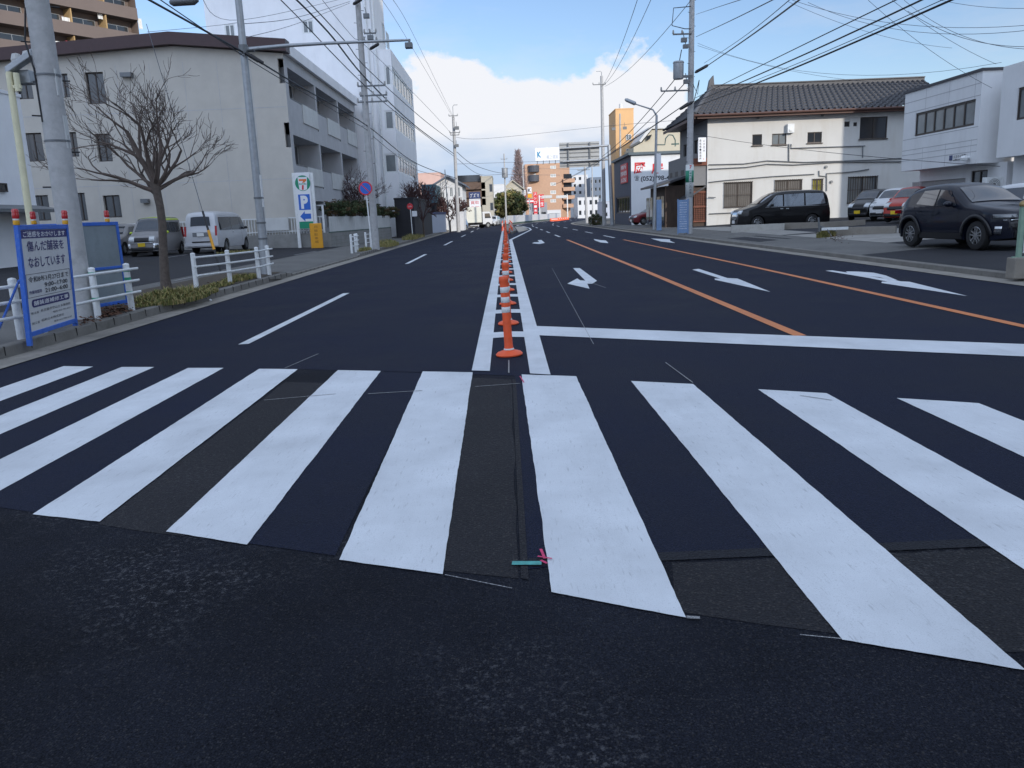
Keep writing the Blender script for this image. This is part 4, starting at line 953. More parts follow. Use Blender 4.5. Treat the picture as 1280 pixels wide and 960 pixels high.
# --- restaurant-equipment shop with the big red characters
mat('shop_grey', (.075,.085,.12), .7, .06, 1); mat('shop_white', (.74,.76,.78), .7, .04, 1, dirt=((.4,.42,.45), 1.0, .25, .2)); mat('sign_red', (.62,.03,.04), .5, .05, 2); mat('ink', (.02,.025,.04), .6, 0); mat('sign_white', (.75,.76,.78), .5, .03, 2)
YK = 72.0; XK = at(789,240,YK).x; XK2 = at(880,240,YK).x; YK2 = onX(768,240,XK).y; ZK = gz(XK)-.3; TK = at(800,193.5,YK).z
t = thing('equipment_shop', 'grey and white shop with big red characters and a phone number on its wall', 'building', (XK,YK,ZK), world=True)
fw_ = Facade((XK,YK),(XK2,YK),ZK,TK); fs_ = Facade((XK,YK2),(XK,YK),ZK,TK)
sw = [fs_.rect_px(770,246,787,267)]
mb = MB(); fw_.wall(mb); mb.build('front_wall', 'shop_white', t)
mb = MB(); fs_.wall(mb, sw, depth=.2); mb.build('street_wall', 'shop_grey', t); window(t, fs_, sw[0], .16, 'bronze_frame', 'glass', 5, fw=.12)
mb = MB(); mb.box(XK-.25, XK2+.2, YK-.25, YK2+.2, TK-.003, TK+.22); mb.build('roof', mat('teal_edge', (.09,.12,.14), .6, .1, 2), t)
wr = MB(); U = fw_.U; UP = Vector((0,0,1))
def wpx(mb_, fc, body, u0, v0, u1, v1, mi, bold=0, n=.012):
    o = fc.rect_px(u0,v0,u1,v1); write(mb_, body, fc.pt(o[0],o[1],n), fc.U, UP, o[2]-o[0], o[3]-o[1], mi, bold)
wpx(wr, fw_, '厨', 792, 203, 806.5, 217, 0, .06); wpx(wr, fw_, '房', 814, 203, 829, 217, 0, .06)
wr.build('lettering', ['sign_red','ink'], t)
wr = MB(); wpx(wr, fw_, '☎', 793, 219.5, 799, 226, 1, .01); wpx(wr, fw_, '(052)798-4040', 801, 219.5, 849, 227, 1, .02); wr.build('lettering', ['sign_red','ink'], t)
sg = MB(); o = fs_.rect_px(777,205,785,229); sg.obox(fs_.pt(o[0],o[1],.003), fs_.U*(o[2]-o[0]), UP*(o[3]-o[1]), fs_.N*.1, 0)
h3 = (o[3]-o[1])
for k, ch in enumerate('新開店'): write(sg, ch, fs_.pt(o[0]+.25,o[3]-h3*(k+1)/3+.1,.108), fs_.U, UP, (o[2]-o[0])-.5, h3/3-.2, 1, .03)
sg.build('vertical_sign', ['sign_red','sign_white'], t)
# --- orange stair tower and cream gabled roofs behind it
mat('orange_wall', (.66,.40,.19), .8, .05, .6); mat('ivory_wall', (.50,.46,.36), .85, .05, .6)
Yo = 112.0; a, b = at(769.5,150,Yo), at(792,150,Yo)
t, f_, s_ = block_building('orange_tower', 'slim orange stair tower rising behind the equipment shop', a.x, b.x, Yo, Yo+7, at(780,136.5,Yo).z, 'orange_wall', side='L')
for r_ in ((782.5,168,789,175),(782.5,186,789,192)): window(t, f_, f_.rect_px(*r_), -.05, 'white_metal', 'glass_grey', 2)
mb = MB(); q = at(776,130,Yo+2); mb.cyl((q.x,Yo+2,at(780,137,Yo).z),(q.x,Yo+2,q.z),.25,n=8); mb.build('roof_pipe', 'white_metal', t)
Yc = 104.0; a, b = at(792,180,Yc), at(850,180,Yc)
t = thing('ivory_factory', 'ivory building with a sloping roof line between the orange tower and the tiled house', 'building', (a.x,Yc,-.1), world=True)
mb = MB(); P = [at(792,200,Yc),at(856,200,Yc),at(856,161,Yc),at(815,162,Yc),at(803,178,Yc),at(792,184,Yc)]
P[0].z = -.2; P[1].z = -.2; mb.prism(P, (0,10,0)); mb.build('wall', 'ivory_wall', t)
mb = MB(); P = [at(801,178,Yc-.3),at(815,161,Yc-.3),at(857,160,Yc-.3),at(857,157.5,Yc-.3),at(812,158.5,Yc-.3),at(799,176,Yc-.3)]; mb.prism(P, (0,10.6,0)); mb.build('roof', 'wall_white2', t)
mb = MB(); P = [at(809,170,Yc-.32),at(815,168,Yc-.32),at(812,174,Yc-.32),at(808,176,Yc-.32)]; mb.prism(P,(0,.3,0)); mb.build('window', 'glass', t)
# --- brick-red apartment block with the rooftop billboard
mat('brick_tan', (.48,.30,.20), .85, .08, 2); mat('far_white', (.62,.63,.64), .8, .05, .3); mat('far_grey', (.30,.32,.35), .8, .08, .3); mat('far_blue', (.14,.18,.24), .7, .1, .3); mat('far_dark', (.07,.075,.09), .7, .15, .3)
Yb = 225.0; a, b, c = at(657,240,Yb), at(702,240,Yb), at(714,240,Yb); Tb = at(690,204,Yb).z
t = thing('brick_apartments', 'tan brick apartment block of six storeys under a white rooftop billboard', 'building', (a.x,Yb,0), world=True)
fb = Facade((a.x,Yb),(b.x,Yb),-.3,Tb)
wb = [fb.rect_px(*r) for r in [(688,207,695,211),(688,217.5,695,221.5),(688,228,695,232),(688,238,695,242.5),(688,249,695,253),(667,206,670,211),(667,217,670,222)]]
mb = MB(); fb.wall(mb, wb); mb.poly([(b.x,Yb,-.3),(c.x,Yb+4,-.3),(c.x,Yb+4,Tb-.5),(b.x,Yb,Tb)]); mb.box(a.x,b.x,Yb+.3,Yb+14,-.3,Tb-.05); mb.box(b.x,c.x,Yb+4.1,Yb+14,-.3,Tb-.55); mb.build('wall', 'brick_tan', t)
for o in wb: window(t, fb, o, .1, 'white_metal', 'curtain', 2, fw=.12)
for v in (217,227.5,238,248.5):
    q0, q1 = at(704.5,v,Yb+.5), at(713.5,v+.5,Yb+3); bb = MB(); bb.box(q0.x,q1.x,Yb+1,Yb+4.2,q0.z-1.5,q0.z-.1); bb.build('window', 'glass', t)
    b2 = MB(); b2.box(q0.x-.2,q1.x+.8,Yb-.4,Yb+4.3,q0.z-2.4,q0.z-1.4); b2.build('balcony', 'brick_tan', t)
for v in (207,219): q0, q1 = at(661,v,Yb-.6), at(667,v,Yb-.6); b2 = MB(); b2.cyl((q1.x,Yb-.1,q0.z-1.7),(q1.x,Yb-.1,q0.z),1.5,n=16); b2.build('round_balcony', 'far_dark', t)
t = thing('rooftop_billboard', 'white rooftop billboard with a blue emblem on the brick apartment block', 'billboard', (at(670,200,Yb).x,Yb,Tb), world=True)
fbb = Facade((at(669,190,Yb-.5).x,Yb-.5),(at(704,190,Yb-.5).x,Yb-.5),at(685,200.5,Yb-.5).z,at(685,184.5,Yb-.5).z)
mb = MB(); mb.obox(fbb.pt(0,fbb.z0), fbb.U*fbb.w, UP*(fbb.z1-fbb.z0), -fbb.N*.6); mb.build('panel', 'sign_white', t)
mb = MB()
for k in range(5): q = fbb.pt(.5+k*(fbb.w-1)/4, Tb-.1, -.4); mb.box(q.x-.1,q.x+.1,q.y-.1,q.y+.1,Tb-.1,fbb.z0+.05)
mb.build('support_frame', 'galv_dark', t)
mb = MB(); wpx(mb, fbb, 'K', 671.5,189.5,676.5,197, 0, .04, .03); wpx(mb, fbb, '梶之建設', 683,193.5,698,198.5, 1, .01, .03); mb.build('lettering', [mat('emblem_blue',(.03,.22,.38),.5,0),mat('pale_ink',(.42,.46,.52),.5,0)], t)
# far mixed buildings up the street
far = [('white_tower','tall white office building right of the brick apartments, far up the street',716,735,219,275,255,'far_white',3,6),('grey_building','narrow grey building seen between the two gantry posts',716,722,228,275,262,'far_grey',2,5),
('blue_grey_building','dark blue-grey block far up the street behind the white pole',738,752,222,270,240,'far_blue',3,5),('pale_building','low pale building at the end of the street',722,748,247,270,200,'far_white',4,2),
('sky_blue_building','pale blue low building beside the gantry post',756,765,252,275,150,'panel_bluegrey',2,2),('distant_block','small grey block on the skyline left of the white pole',700,716,250,272,270,'far_grey',3,2)]
for nm_, lab, u0, u1, v0, v1, Y_, m_, nx, nz in far:
    a, b = at(u0,250,Y_), at(u1,250,Y_); h_ = at((u0+u1)/2,v0,Y_).z; dz = h_/nz
    block_building(nm_, lab, a.x, b.x, Y_, Y_+12, h_, m_, wins_front=(nx,nz,(b.x-a.x)/nx*.5,dz*.45,dz*.3,dz,(b.x-a.x)/nx*.2), side='L', cols=1, base=-.3)
# unseen blocks added behind and beside the camera to shade the crossing and house
def shade_block(name, label, cxx, cyy, wx, wy, h, rz, m_, nx=10, nz=None, gable=0):
    t = thing(name, label, 'building', (cxx,cyy,0), rz)
    mb = MB(); mb.box(-wx/2,wx/2,-wy/2,wy/2,-.5,h)
    if gable: mb.prism([(-wx/2,-wy/2,h),(wx/2,-wy/2,h),(0,-wy/2,h+gable)], (0,wy,0))
    mb.build('wall', m_, t)
    nz = nz or int(h/3); wb = MB()
    for k in range(nz):
        for i in range(nx):
            for s in (-1,1):
                x = -wx/2+wx*(i+.5)/nx; wb.box(x-wx/nx*.3, x+wx/nx*.3, s*wy/2-.03, s*wy/2+.03, k*h/nz+.9, k*h/nz+2.2)
    wb.build('window', 'glass', t)
az = SUN_AZ; sdir = Vector((sin(az), -cos(az), 0)); sn = Vector((cos(az), sin(az), 0))
def sp_(tt, s): p = sdir*tt+sn*s; return p.x, p.y
q = sp_(85, 17); shade_block('shade_tower', 'broad unseen tower added behind the camera to shade the crossing', q[0], q[1], 40, 12, 74, az, 'wall_tan', 12)
q = sp_(102, -23); shade_block('shade_tower', 'second unseen shading tower added behind the camera, left of the broad one', q[0], q[1], 44, 12, 76, az, 'wall_beige', 12)
q = sp_(-10, 56.5); shade_block('gabled_shade_block', 'unseen gabled block added beyond the right edge to shade the tiled house', q[0], q[1], 19, 9, 15, az, 'wall_white', 6, gable=2.5)  # added out of view to shade the right part of the house wall
# ================================================================ VEHICLES
def lerp_prof(P, x):
    if x <= P[0][0]: return P[0][1]
    for (a, b), (c, d) in zip(P, P[1:]):
        if x <= c: return b+(d-b)*(x-a)/(c-a) if c > a else d
    return P[-1][1]
def smooth_prof(P, n=2):
    for _ in range(n):
        Q = [P[0]]
        for a, b in zip(P, P[1:]): Q += [(a[0]*.78+b[0]*.22, a[1]*.78+b[1]*.22), (a[0]*.22+b[0]*.78, a[1]*.22+b[1]*.78)]
        Q.append(P[-1]); P = Q
    return P
def car_paint(name, col, metal=.4, rough=.35): return mat(name, col, rough+.15, .02, 2, metal=metal, coat=.55, spec=.2)
mat('tyre', (.014,.014,.015), .85, .1, 20); mat('rim', (.42,.43,.44), .3, .05, 9, metal=.8); mat('under', (.008,.008,.009), .9, 0)
mat('car_glass', (.02,.028,.04), .02, 0, spec=.9, coat=.5); mat('trim', (.015,.015,.017), .45, 0); mat('chrome', (.6,.62,.64), .15, 0, metal=1)
mat('headlamp', (.55,.58,.6), .1, 0, spec=.9, coat=1); mat('tail_red', (.35,.01,.015), .2, 0, coat=1); mat('plate_yellow', (.70,.48,.02), .5, 0); mat('plate_white', (.7,.71,.7), .5, 0); mat('plate_ink', (.03,.08,.05), .5, 0)
class Car:
    """body lofted from its side profile; y forward, x to the car's right"""
    def __init__(s, L, W, prof, belt, zb=.2, wf=.85, wr=None, r=.31, tum=.22, nose=.16, tail=.10, arch=.055, roofr=.10, side_in=.03):
        s.L, s.W, s.prof, s.belt, s.zb, s.r = L, W, smooth_prof(prof), belt, zb, r; s.wf = wf; s.wr = L-.75 if wr is None else wr
        s.tum, s.nose, s.tail, s.arch, s.roofr, s.si = tum, nose, tail, arch, roofr, side_in
    def zt(s, x): return lerp_prof(s.prof, x)
    def zbot(s, x):
        z = s.zb+.05*max(0, 1-x/.4)+.05*max(0, 1-(s.L-x)/.4)
        for c in (s.wf, s.wr):
            ra = s.r+s.arch
            if abs(x-c) < ra: z = max(z, s.r+sqrt(ra*ra-(x-c)**2))
        return z
    def hw(s, x, z):
        w = s.W/2
        e = min(x/.75, 1); w -= s.W*s.nose*(1-e)**2.2
        e = min((s.L-x)/.6, 1); w -= s.W*s.tail*(1-e)**2.2
        if z > s.belt: w -= (z-s.belt)*s.tum
        mid = .45*s.belt+.2
        if z <= s.belt: w -= s.si*((z-mid)/(s.belt-mid))**2*(1 if z > mid else .8)
        else: w -= s.si
        d = z-(s.zt(x)-s.roofr)
        if d > 0: w -= s.roofr*.75*(d/s.roofr)**2
        return w
    def P(s, x, y, z): return (y, s.L/2-x, z)     # x back from the nose, y to the car's right
    def body(s, parent, m):
        mb = MB(); xs = sorted(set([0,.02,.05,.1,.16]+[round(i*.09,3) for i in range(3, int((s.L-.2)/.09)+1)]+[s.L-.16,s.L-.1,s.L-.05,s.L-.02,s.L]+[c+k*(s.r+s.arch) for c in (s.wf, s.wr) for k in (-1,-.995,-.95,-.85,-.7,.7,.85,.95,.995,1)]+[p[0] for p in s.prof]))
        xs = [x for i, x in enumerate(xs) if i == 0 or x-xs[i-1] > .004]
        nr = 16; nt_ = 8
        rings = []
        for x in xs:
            zb_, zt_ = s.zbot(x), s.zt(x); ring = []
            if zt_ < zb_+.02: zt_ = zb_+.02
            T = [1-(1-k/(nr-1))**1.25 for k in range(nr)]
            L_ = [(-s.hw(x, zb_+(zt_-zb_)*t_), zb_+(zt_-zb_)*t_) for t_ in T]
            wt = -L_[-1][0]; cr = min(.05, .02+.03*(zt_-.8)) if zt_ > .8 else .02
            top_ = [(-wt+2*wt*k/nt_, zt_+cr*(1-(2*k/nt_-1)**2)) for k in range(1, nt_)]
            ring = L_+top_+[(-a, b) for a, b in L_[::-1]]
            rings.append([s.P(x, a, b) for a, b in ring])
        n = len(rings[0]); mb.add([p for r in rings for p in r], [(j*n+i, j*n+(i+1)%n, (j+1)*n+(i+1)%n, (j+1)*n+i) for j in range(len(rings)-1) for i in range(n)])
        mb.add(rings[0], [tuple(range(n))[::-1]]); mb.add(rings[-1], [tuple(range(n))])
        b = mb.build('body', m, parent, smooth=True)
        ub = MB(); wi = s.W/2-.24; ub.box(-wi, wi, -s.L/2+.35, s.L/2-.35, s.zb-.02, s.belt-.15); ub.build('underbody', 'under', parent)
        return b
    def side(s, name, pts, m, parent, off=.012, nx=8, nz=4, both=True, sides=(1,-1)):
        """quad patch on the flank: 4 (x, z) corners, bottom-front, bottom-rear, top-rear, top-front"""
        out = []
        for sg in sides:
            mb = MB(); v = []
            for j in range(nz+1):
                for i in range(nx+1):
                    u, w = i/nx, j/nz; x = (pts[0][0]*(1-u)+pts[1][0]*u)*(1-w)+(pts[3][0]*(1-u)+pts[2][0]*u)*w; z_ = (pts[0][1]*(1-u)+pts[1][1]*u)*(1-w)+(pts[3][1]*(1-u)+pts[2][1]*u)*w
                    v.append(s.P(x, sg*(s.hw(x, z_)+off), z_))
            mb.add(v, [(j*(nx+1)+i, j*(nx+1)+i+1, (j+1)*(nx+1)+i+1, (j+1)*(nx+1)+i) if sg < 0 else (j*(nx+1)+i, (j+1)*(nx+1)+i, (j+1)*(nx+1)+i+1, j*(nx+1)+i+1) for j in range(nz) for i in range(nx)])
            out.append(mb.build(name, m, parent, smooth=True))
        return out
    def top(s, name, xa, xb, m, parent, inset=.07, off=.014, n=10):
        mb = MB(); v = []; Ps = [p for p in s.prof if xa < p[0] < xb]; X = [xa]+[p[0] for p in Ps]+[xb]
        for x in X:
            z_ = s.zt(x); w = s.hw(x, z_)-inset; sl = (s.zt(x+.02)-s.zt(x-.02))/.04; nn = Vector((-sl, 1)).normalized()*off
            cr = min(.05, .02+.03*(z_-.8)) if z_ > .8 else .02
            for k in range(n+1):
                q = 2*k/n-1; v.append(s.P(x+nn.x, q*w, z_+nn.y+cr*(1-(q*w/(w+inset))**2)))
        mb.add(v, [(j*(n+1)+i, j*(n+1)+i+1, (j+1)*(n+1)+i+1, (j+1)*(n+1)+i) for j in range(len(X)-1) for i in range(n)])
        return mb.build(name, m, parent, smooth=True)
    def wheels(s, parent, spokes=5, w=.2, rimm='rim'):
        for xw in (s.wf, s.wr):
            for sg in (-1, 1):
                c = s.P(xw, sg*(s.W/2-.02-w/2), s.r); R = s.r
                mb = MB(); pr = [(R*.62,-w/2),(R*.86,-w/2),(R*.97,-w/2+.02),(R,-w/2+.05),(R,w/2-.05),(R*.97,w/2-.02),(R*.86,w/2),(R*.62,w/2)]
                n = 28; v = [(sg*z_, r_*cos(2*pi*k/n), r_*sin(2*pi*k/n)) for r_, z_ in pr for k in range(n)]
                v = [(c[0]+a, c[1]+b, c[2]+d) for a, b, d in v]
                mb.add(v, [(i*n+k, i*n+(k+1)%n, (i+1)*n+(k+1)%n, (i+1)*n+k) if sg > 0 else (i*n+k, (i+1)*n+k, (i+1)*n+(k+1)%n, i*n+(k+1)%n) for i in range(len(pr)-1) for k in range(n)])
                wh = mb.build('wheel', 'tyre', parent, smooth=True)
                rb = MB(); X0 = c[0]+sg*(w/2-.035); Rr = R*.64
                rb.cyl((X0-sg*.06,c[1],c[2]),(X0-sg*.05,c[1],c[2]),Rr,n=24,mi=1)
                pts = [(Rr,0),(Rr,.02),(Rr*.9,.03),(Rr*.9,0)]
                v = [(X0+sg*z_, c[1]+r_*cos(2*pi*k/24), c[2]+r_*sin(2*pi*k/24)) for r_, z_ in pts for k in range(24)]
                rb.add(v, [(i*24+k, i*24+(k+1)%24, (i+1)*24+(k+1)%24, (i+1)*24+k) for i in range(3) for k in range(24)], 0)
                for k in range(spokes):
                    a = 2*pi*k/spokes+.3; d = Vector((0,cos(a),sin(a))); e = Vector((0,-sin(a),cos(a))); o = Vector((X0-sg*.03,c[1],c[2]))
                    for da in (-.10,.10):
                        d2 = (d+e*da*1.6).normalized()
                        rb.obox(o+d*.03-e*.016+e*da*.2, d2*(Rr*.9-.02), e*.032, Vector((sg*.05,0,0)), 0)
                rb.cyl((X0-sg*.02,c[1],c[2]),(X0+sg*.03,c[1],c[2]),.05,n=12,mi=0)
                rb.build('rim', [rimm,'under'], wh)
    def front(s, name, y0, y1, z0, z1, m, parent, dx=0, th=.03, bend=1, tilt=0):
        """panel wrapped over the nose"""
        mb = MB(); n = 8; v = []
        def nosex(y, z_):      # distance back at which the body reaches half-width |y| at height z
            x = 0
            for _ in range(60):
                if s.hw(x, z_) >= abs(y): break
                x += .012
            xx = 0
            while s.zt(xx) < z_ and xx < 1.5: xx += .01
            return max(x, xx)
        for j in range(4):
            z_ = z0+(z1-z0)*j/3
            for i in range(n+1):
                y = y0+(y1-y0)*i/n; v.append(s.P(nosex(y, z_)-dx-.012, y, z_))
        mb.add(v, [(j*(n+1)+i, j*(n+1)+i+1, (j+1)*(n+1)+i+1, (j+1)*(n+1)+i) for j in range(3) for i in range(n)])
        o = mb.build(name, m, parent, smooth=True); md = o.modifiers.new('t', 'SOLIDIFY'); md.thickness = th; md.offset = 0
        return o
    def rear(s, name, y0, y1, z0, z1, m, parent, th=.025):
        mb = MB(); x = s.L; X = []
        for z_ in (z0, z1):
            xx = s.L
            while s.zt(xx) < z_ and xx > s.L-1.2: xx -= .01
            X.append(xx)
        mb.add([s.P(X[0]+.01,y0,z0), s.P(X[0]+.01,y1,z0), s.P(X[1]+.01,y1,z1), s.P(X[1]+.01,y0,z1)], [(0,1,2,3)])
        o = mb.build(name, m, parent); md = o.modifiers.new('t', 'SOLIDIFY'); md.thickness = th; md.offset = 0
        return o
    def mirror(s, x, z_, m, parent, w=.2):
        for sg in (-1, 1):
            mb = MB(); h = s.hw(x, z_); c = Vector(s.P(x, sg*(h+w*.62), z_+.06))
            R_ = []
            for k in range(9):
                th = pi*k/8; r_ = sin(th)
                for j in range(10): ph = 2*pi*j/10; R_.append(c+Vector((cos(th)*w*.5, (.10*r_*cos(ph))*.8, .075*r_*sin(ph))))
            mb.add(R_, [(i*10+j, i*10+(j+1)%10, (i+1)*10+(j+1)%10, (i+1)*10+j) for i in range(8) for j in range(10)])
            mb.cyl(s.P(x, sg*(h-.03), z_-.02), c, .025, n=6)
            mb.build('mirror', m, parent, smooth='all')
def plate(c, parent, rear, z, m, txt='・・12', yellow=True):
    x = c.L+.02 if rear else -.04
    pm = MB(); sgn = -1 if rear else 1
    o = Vector(c.P(x, 0, z))
    pm.box(-.165,.165,o.y-.008,o.y+.008,z,z+.165)
    p = pm.build('number_plate', m, parent)
def front_kit(c, t, zg, grille, lampz, plm, hl='headlamp', lampw=.3, lower=True):
    c.front('grille', -.38, .38, zg[0], zg[1], grille, t)
    for sg in (-1, 1):
        a, b = sorted((sg*(c.W/2-.16), sg*(c.W/2-.16-lampw))); c.front('headlight', a, b, lampz[0], lampz[1], hl, t, dx=.01)
    if lower: c.front('lower_intake', -.5, .5, .27, .42, 'trim', t, dx=.0)
    plate(c, t, False, zg[0]-.2, plm)
def place(t, x, y, rz): t.location = (x, y, g(x,y)); t.rotation_euler = (0,0,rz); return t
# silver one-box van, seen from the rear left quarter
v_silver = car_paint('silver_paint', (.52,.53,.55), .2, .3)
t = thing('van', 'silver cargo van parked nose-away in the car park, rear window towards the road', 'van')
c = Car(4.7, 1.7, [(0,.45),(.05,.75),(.12,.98),(.3,1.12),(.75,1.62),(1.05,1.88),(1.4,1.98),(4.0,1.99),(4.42,1.95),(4.52,1.85),(4.62,1.2),(4.68,.98),(4.7,.5)], 1.02, zb=.28, wf=.65, wr=3.6, r=.33, tum=.12, nose=.10, tail=.035, roofr=.13)
c.body(t, v_silver); c.top('windshield', .34, .98, 'car_glass', t); c.top('rear_window', 4.535, 4.605, 'car_glass', t, inset=.16)
c.side('side_window', [(.62,1.12),(1.25,1.10),(1.3,1.72),(1.0,1.72)], 'car_glass', t); c.side('side_window', [(1.35,1.10),(2.65,1.10),(2.65,1.74),(1.38,1.74)], 'car_glass', t); c.side('side_window', [(2.7,1.10),(4.3,1.10),(4.2,1.74),(2.7,1.74)], 'car_glass', t)
c.side('door_trim', [(1.3,.5),(1.32,.5),(1.32,1.8),(1.3,1.8)], 'trim', t, nx=1); c.side('door_handle', [(2.45,.98),(2.65,.98),(2.65,1.02),(2.45,1.02)], 'chrome', t, off=.025)
c.wheels(t, 6); c.mirror(.85, 1.12, 'trim', t)
for sg in (-1,1): a, b = sorted((sg*.80, sg*.70)); c.rear('tail_light', a, b, .85, 1.32, 'tail_red', t)
c.rear('rear_bumper', -.82, .82, .38, .52, v_silver, t, .06); c.rear('bumper_step', -.45, .45, .535, .60, 'trim', t, .05); c.rear('plate_recess', -.4, .4, .82, 1.02, 'galv_dark', t, .02)
pm = MB(); pm.box(-.17,.17,-2.395,-2.38,.84,1.0); pm.build('number_plate', 'plate_white', t); c.rear('brake_light', -.15, .15, 1.90, 1.93, 'tail_red', t)
write_ = None
VV = gp(263, 318); place(t, VV.x-.0, 41.2, radians(6)); t.location = (-14.75, 41.9, g(-15,41)); t.rotation_euler = (0,0,radians(-1)); 
VAN = t
# small minivan with a lime roof
grey_p = car_paint('grey_paint', (.26,.255,.26), .2, .3); lime = car_paint('lime_paint', (.42,.55,.04), .1, .35)
t = thing('minivan', 'small grey minivan with a lime green roof and yellow number plate', 'minivan')
c = Car(3.4, 1.48, [(0,.45),(.03,.72),(.1,.92),(.55,1.05),(.75,1.16),(1.15,1.62),(1.4,1.75),(3.1,1.76),(3.28,1.70),(3.36,1.1),(3.4,.9),(3.4,.5)], .98, zb=.2, wf=.55, wr=2.95, r=.28, tum=.10, nose=.09, tail=.05)
c.body(t, grey_p); c.top('windshield', .68, 1.22, 'car_glass', t); c.top('roof', 1.32, 3.22, lime, t, inset=.0, off=.012); c.side('roof_edge', [(1.15,1.63),(3.24,1.65),(3.2,1.72),(1.3,1.72)], lime, t, off=.012)
c.side('side_window', [(.95,1.08),(1.75,1.06),(1.8,1.55),(1.25,1.55)], 'car_glass', t); c.side('side_window', [(1.82,1.06),(2.6,1.06),(2.6,1.56),(1.86,1.56)], 'car_glass', t); c.side('side_window', [(2.66,1.08),(3.1,1.1),(3.1,1.55),(2.66,1.56)], 'car_glass', t)
c.wheels(t, 5, .16); c.mirror(1.0, 1.02, lime, t); front_kit(c, t, (.66,.86), 'trim', (.68,.92), 'plate_yellow', lampw=.24); c.front('chrome_strip', -.5, .5, .62, .65, 'chrome', t, dx=.02)
for sg in (-1,1): a, b = sorted((sg*.72, sg*.60)); c.rear('tail_light', a, b, .8, 1.3, 'tail_red', t)
c.front('bumper_corner', .52, .70, .3, .6, 'chrome', t, dx=.02); c.front('bumper_corner', -.70, -.52, .3, .6, 'chrome', t, dx=.02)
place(t, -16.85, 39.3, radians(180+1)); 
# dark grey hatchback half hidden
t = thing('hatchback', 'dark grey hatchback mostly hidden behind the blank blue-framed board', 'car')
hp = [(0,.42),(.03,.6),(.12,.74),(.8,.92),(1.1,.98),(1.75,1.38),(2.2,1.48),(3.2,1.46),(3.6,1.36),(3.88,1.0),(3.95,.8),(3.97,.45)]
c = Car(3.97, 1.69, hp, .92, wf=.78, wr=3.3, r=.3, tum=.3); c.body(t, grey_p); c.top('windshield', 1.1, 1.75, 'car_glass', t); c.top('rear_window', 3.62, 3.86, 'car_glass', t)
c.side('side_window', [(1.35,.97),(2.15,.97),(2.15,1.36),(1.8,1.34)], 'car_glass', t); c.side('side_window', [(2.2,.97),(3.3,1.0),(3.1,1.34),(2.2,1.37)], 'car_glass', t); c.wheels(t); c.mirror(1.45,.96,grey_p,t); front_kit(c,t,(.5,.66),'trim',(.62,.76),'plate_white')
place(t, -19.3, 40.6, radians(181))
HATCH = t
d2 = dup(HATCH, (-31, 37, g(-31,37)), radians(190), label='dark car at the left edge of the picture behind the railing')
# black minivan on the right
blk = car_paint('black_paint', (.004,.004,.005), 0, .35)
t = thing('minivan', 'glossy black minivan parked side-on in front of the tiled house', 'minivan')
c = Car(4.7, 1.73, [(0,.45),(.03,.78),(.1,.95),(.55,1.08),(1.0,1.2),(1.75,1.68),(2.2,1.82),(3.9,1.83),(4.35,1.78),(4.55,1.6),(4.64,1.1),(4.69,.9),(4.7,.5)], 1.05, zb=.2, wf=.92, wr=3.75, r=.33, tum=.14, nose=.14, tail=.05)
c.body(t, blk); c.top('windshield', 1.02, 1.75, 'car_glass', t)
c.side('side_window', [(1.35,1.12),(2.2,1.10),(2.2,1.66),(1.85,1.63)], 'car_glass', t); c.side('side_window', [(2.27,1.10),(3.3,1.10),(3.3,1.70),(2.27,1.68)], 'car_glass', t); c.side('side_window', [(3.38,1.10),(4.42,1.16),(4.3,1.68),(3.38,1.70)], 'car_glass', t)
mat('privacy_glass', (.42,.46,.50), .06, 0, metal=.75)
for o_ in t.children:
    if o_.name.startswith('side_window'): o_.data.materials[0] = MATS['privacy_glass']
c.side('chrome_line', [(1.3,1.07),(4.5,1.07),(4.5,1.09),(1.3,1.09)], 'chrome', t, off=.016); c.side('door_handle', [(2.05,.96),(2.2,.96),(2.2,1.0),(2.05,1.0)], 'chrome', t, off=.03); c.side('door_handle', [(2.35,.96),(2.5,.96),(2.5,1.0),(2.35,1.0)], 'chrome', t, off=.03)
c.side('sill', [(1.35,.24),(3.3,.24),(3.3,.28),(1.35,.28)], 'chrome', t, off=.02)
c.wheels(t, 5); c.mirror(1.6, 1.12, blk, t); front_kit(c, t, (.52,.92), 'chrome', (.78,.95), 'plate_white')
place(t, 14.05, 41.9, radians(94))
# three small hatchbacks behind the black sports utility car
def kei(label, m, x, y, rz, plm='plate_yellow', H=1.62, rimm='rim'):
    t = thing('hatchback', label, 'car', group='small cars parked in a row before the offices')
    k = H/1.62
    c = Car(3.4, 1.48, [(0,.42),(.03,.66),(.1,.84),(.55,1.0),(.8,1.08),(1.3,1.5*k),(1.6,1.6*k),(2.9,1.6*k),(3.2,1.5*k),(3.35,1.05),(3.4,.85),(3.4,.45)], .98, zb=.2, wf=.6, wr=2.95, r=.28, tum=.14, nose=.13)
    c.body(t, m); c.top('windshield', .82, 1.3, 'car_glass', t); c.side('side_window', [(1.05,1.06),(1.85,1.04),(1.85,1.44*k),(1.4,1.42*k)], 'car_glass', t); c.side('side_window', [(1.92,1.04),(3.05,1.08),(2.9,1.46*k),(1.92,1.46*k)], 'car_glass', t)
    c.wheels(t, 5, .16, rimm); c.mirror(1.1, 1.0, m, t); front_kit(c, t, (.58,.74), 'trim', (.70,.92), plm, lampw=.26)
    return place(t, x, y, rz)
wht = car_paint('white_car_paint', (.62,.63,.64), .1, .35); redp = car_paint('red_paint', (.42,.045,.03), .2, .35)
def spot(u, v, D): q = at(u, v, D); return q.x, D
x, y = spot(1092, 262, 44.5); kei('black hatchback, first of the row before the offices, beside the drainpipe', blk, x, y, radians(128))
x, y = spot(1121, 262, 43.0); kei('white hatchback between the black one and the red one', wht, x, y, radians(126), 'plate_white')
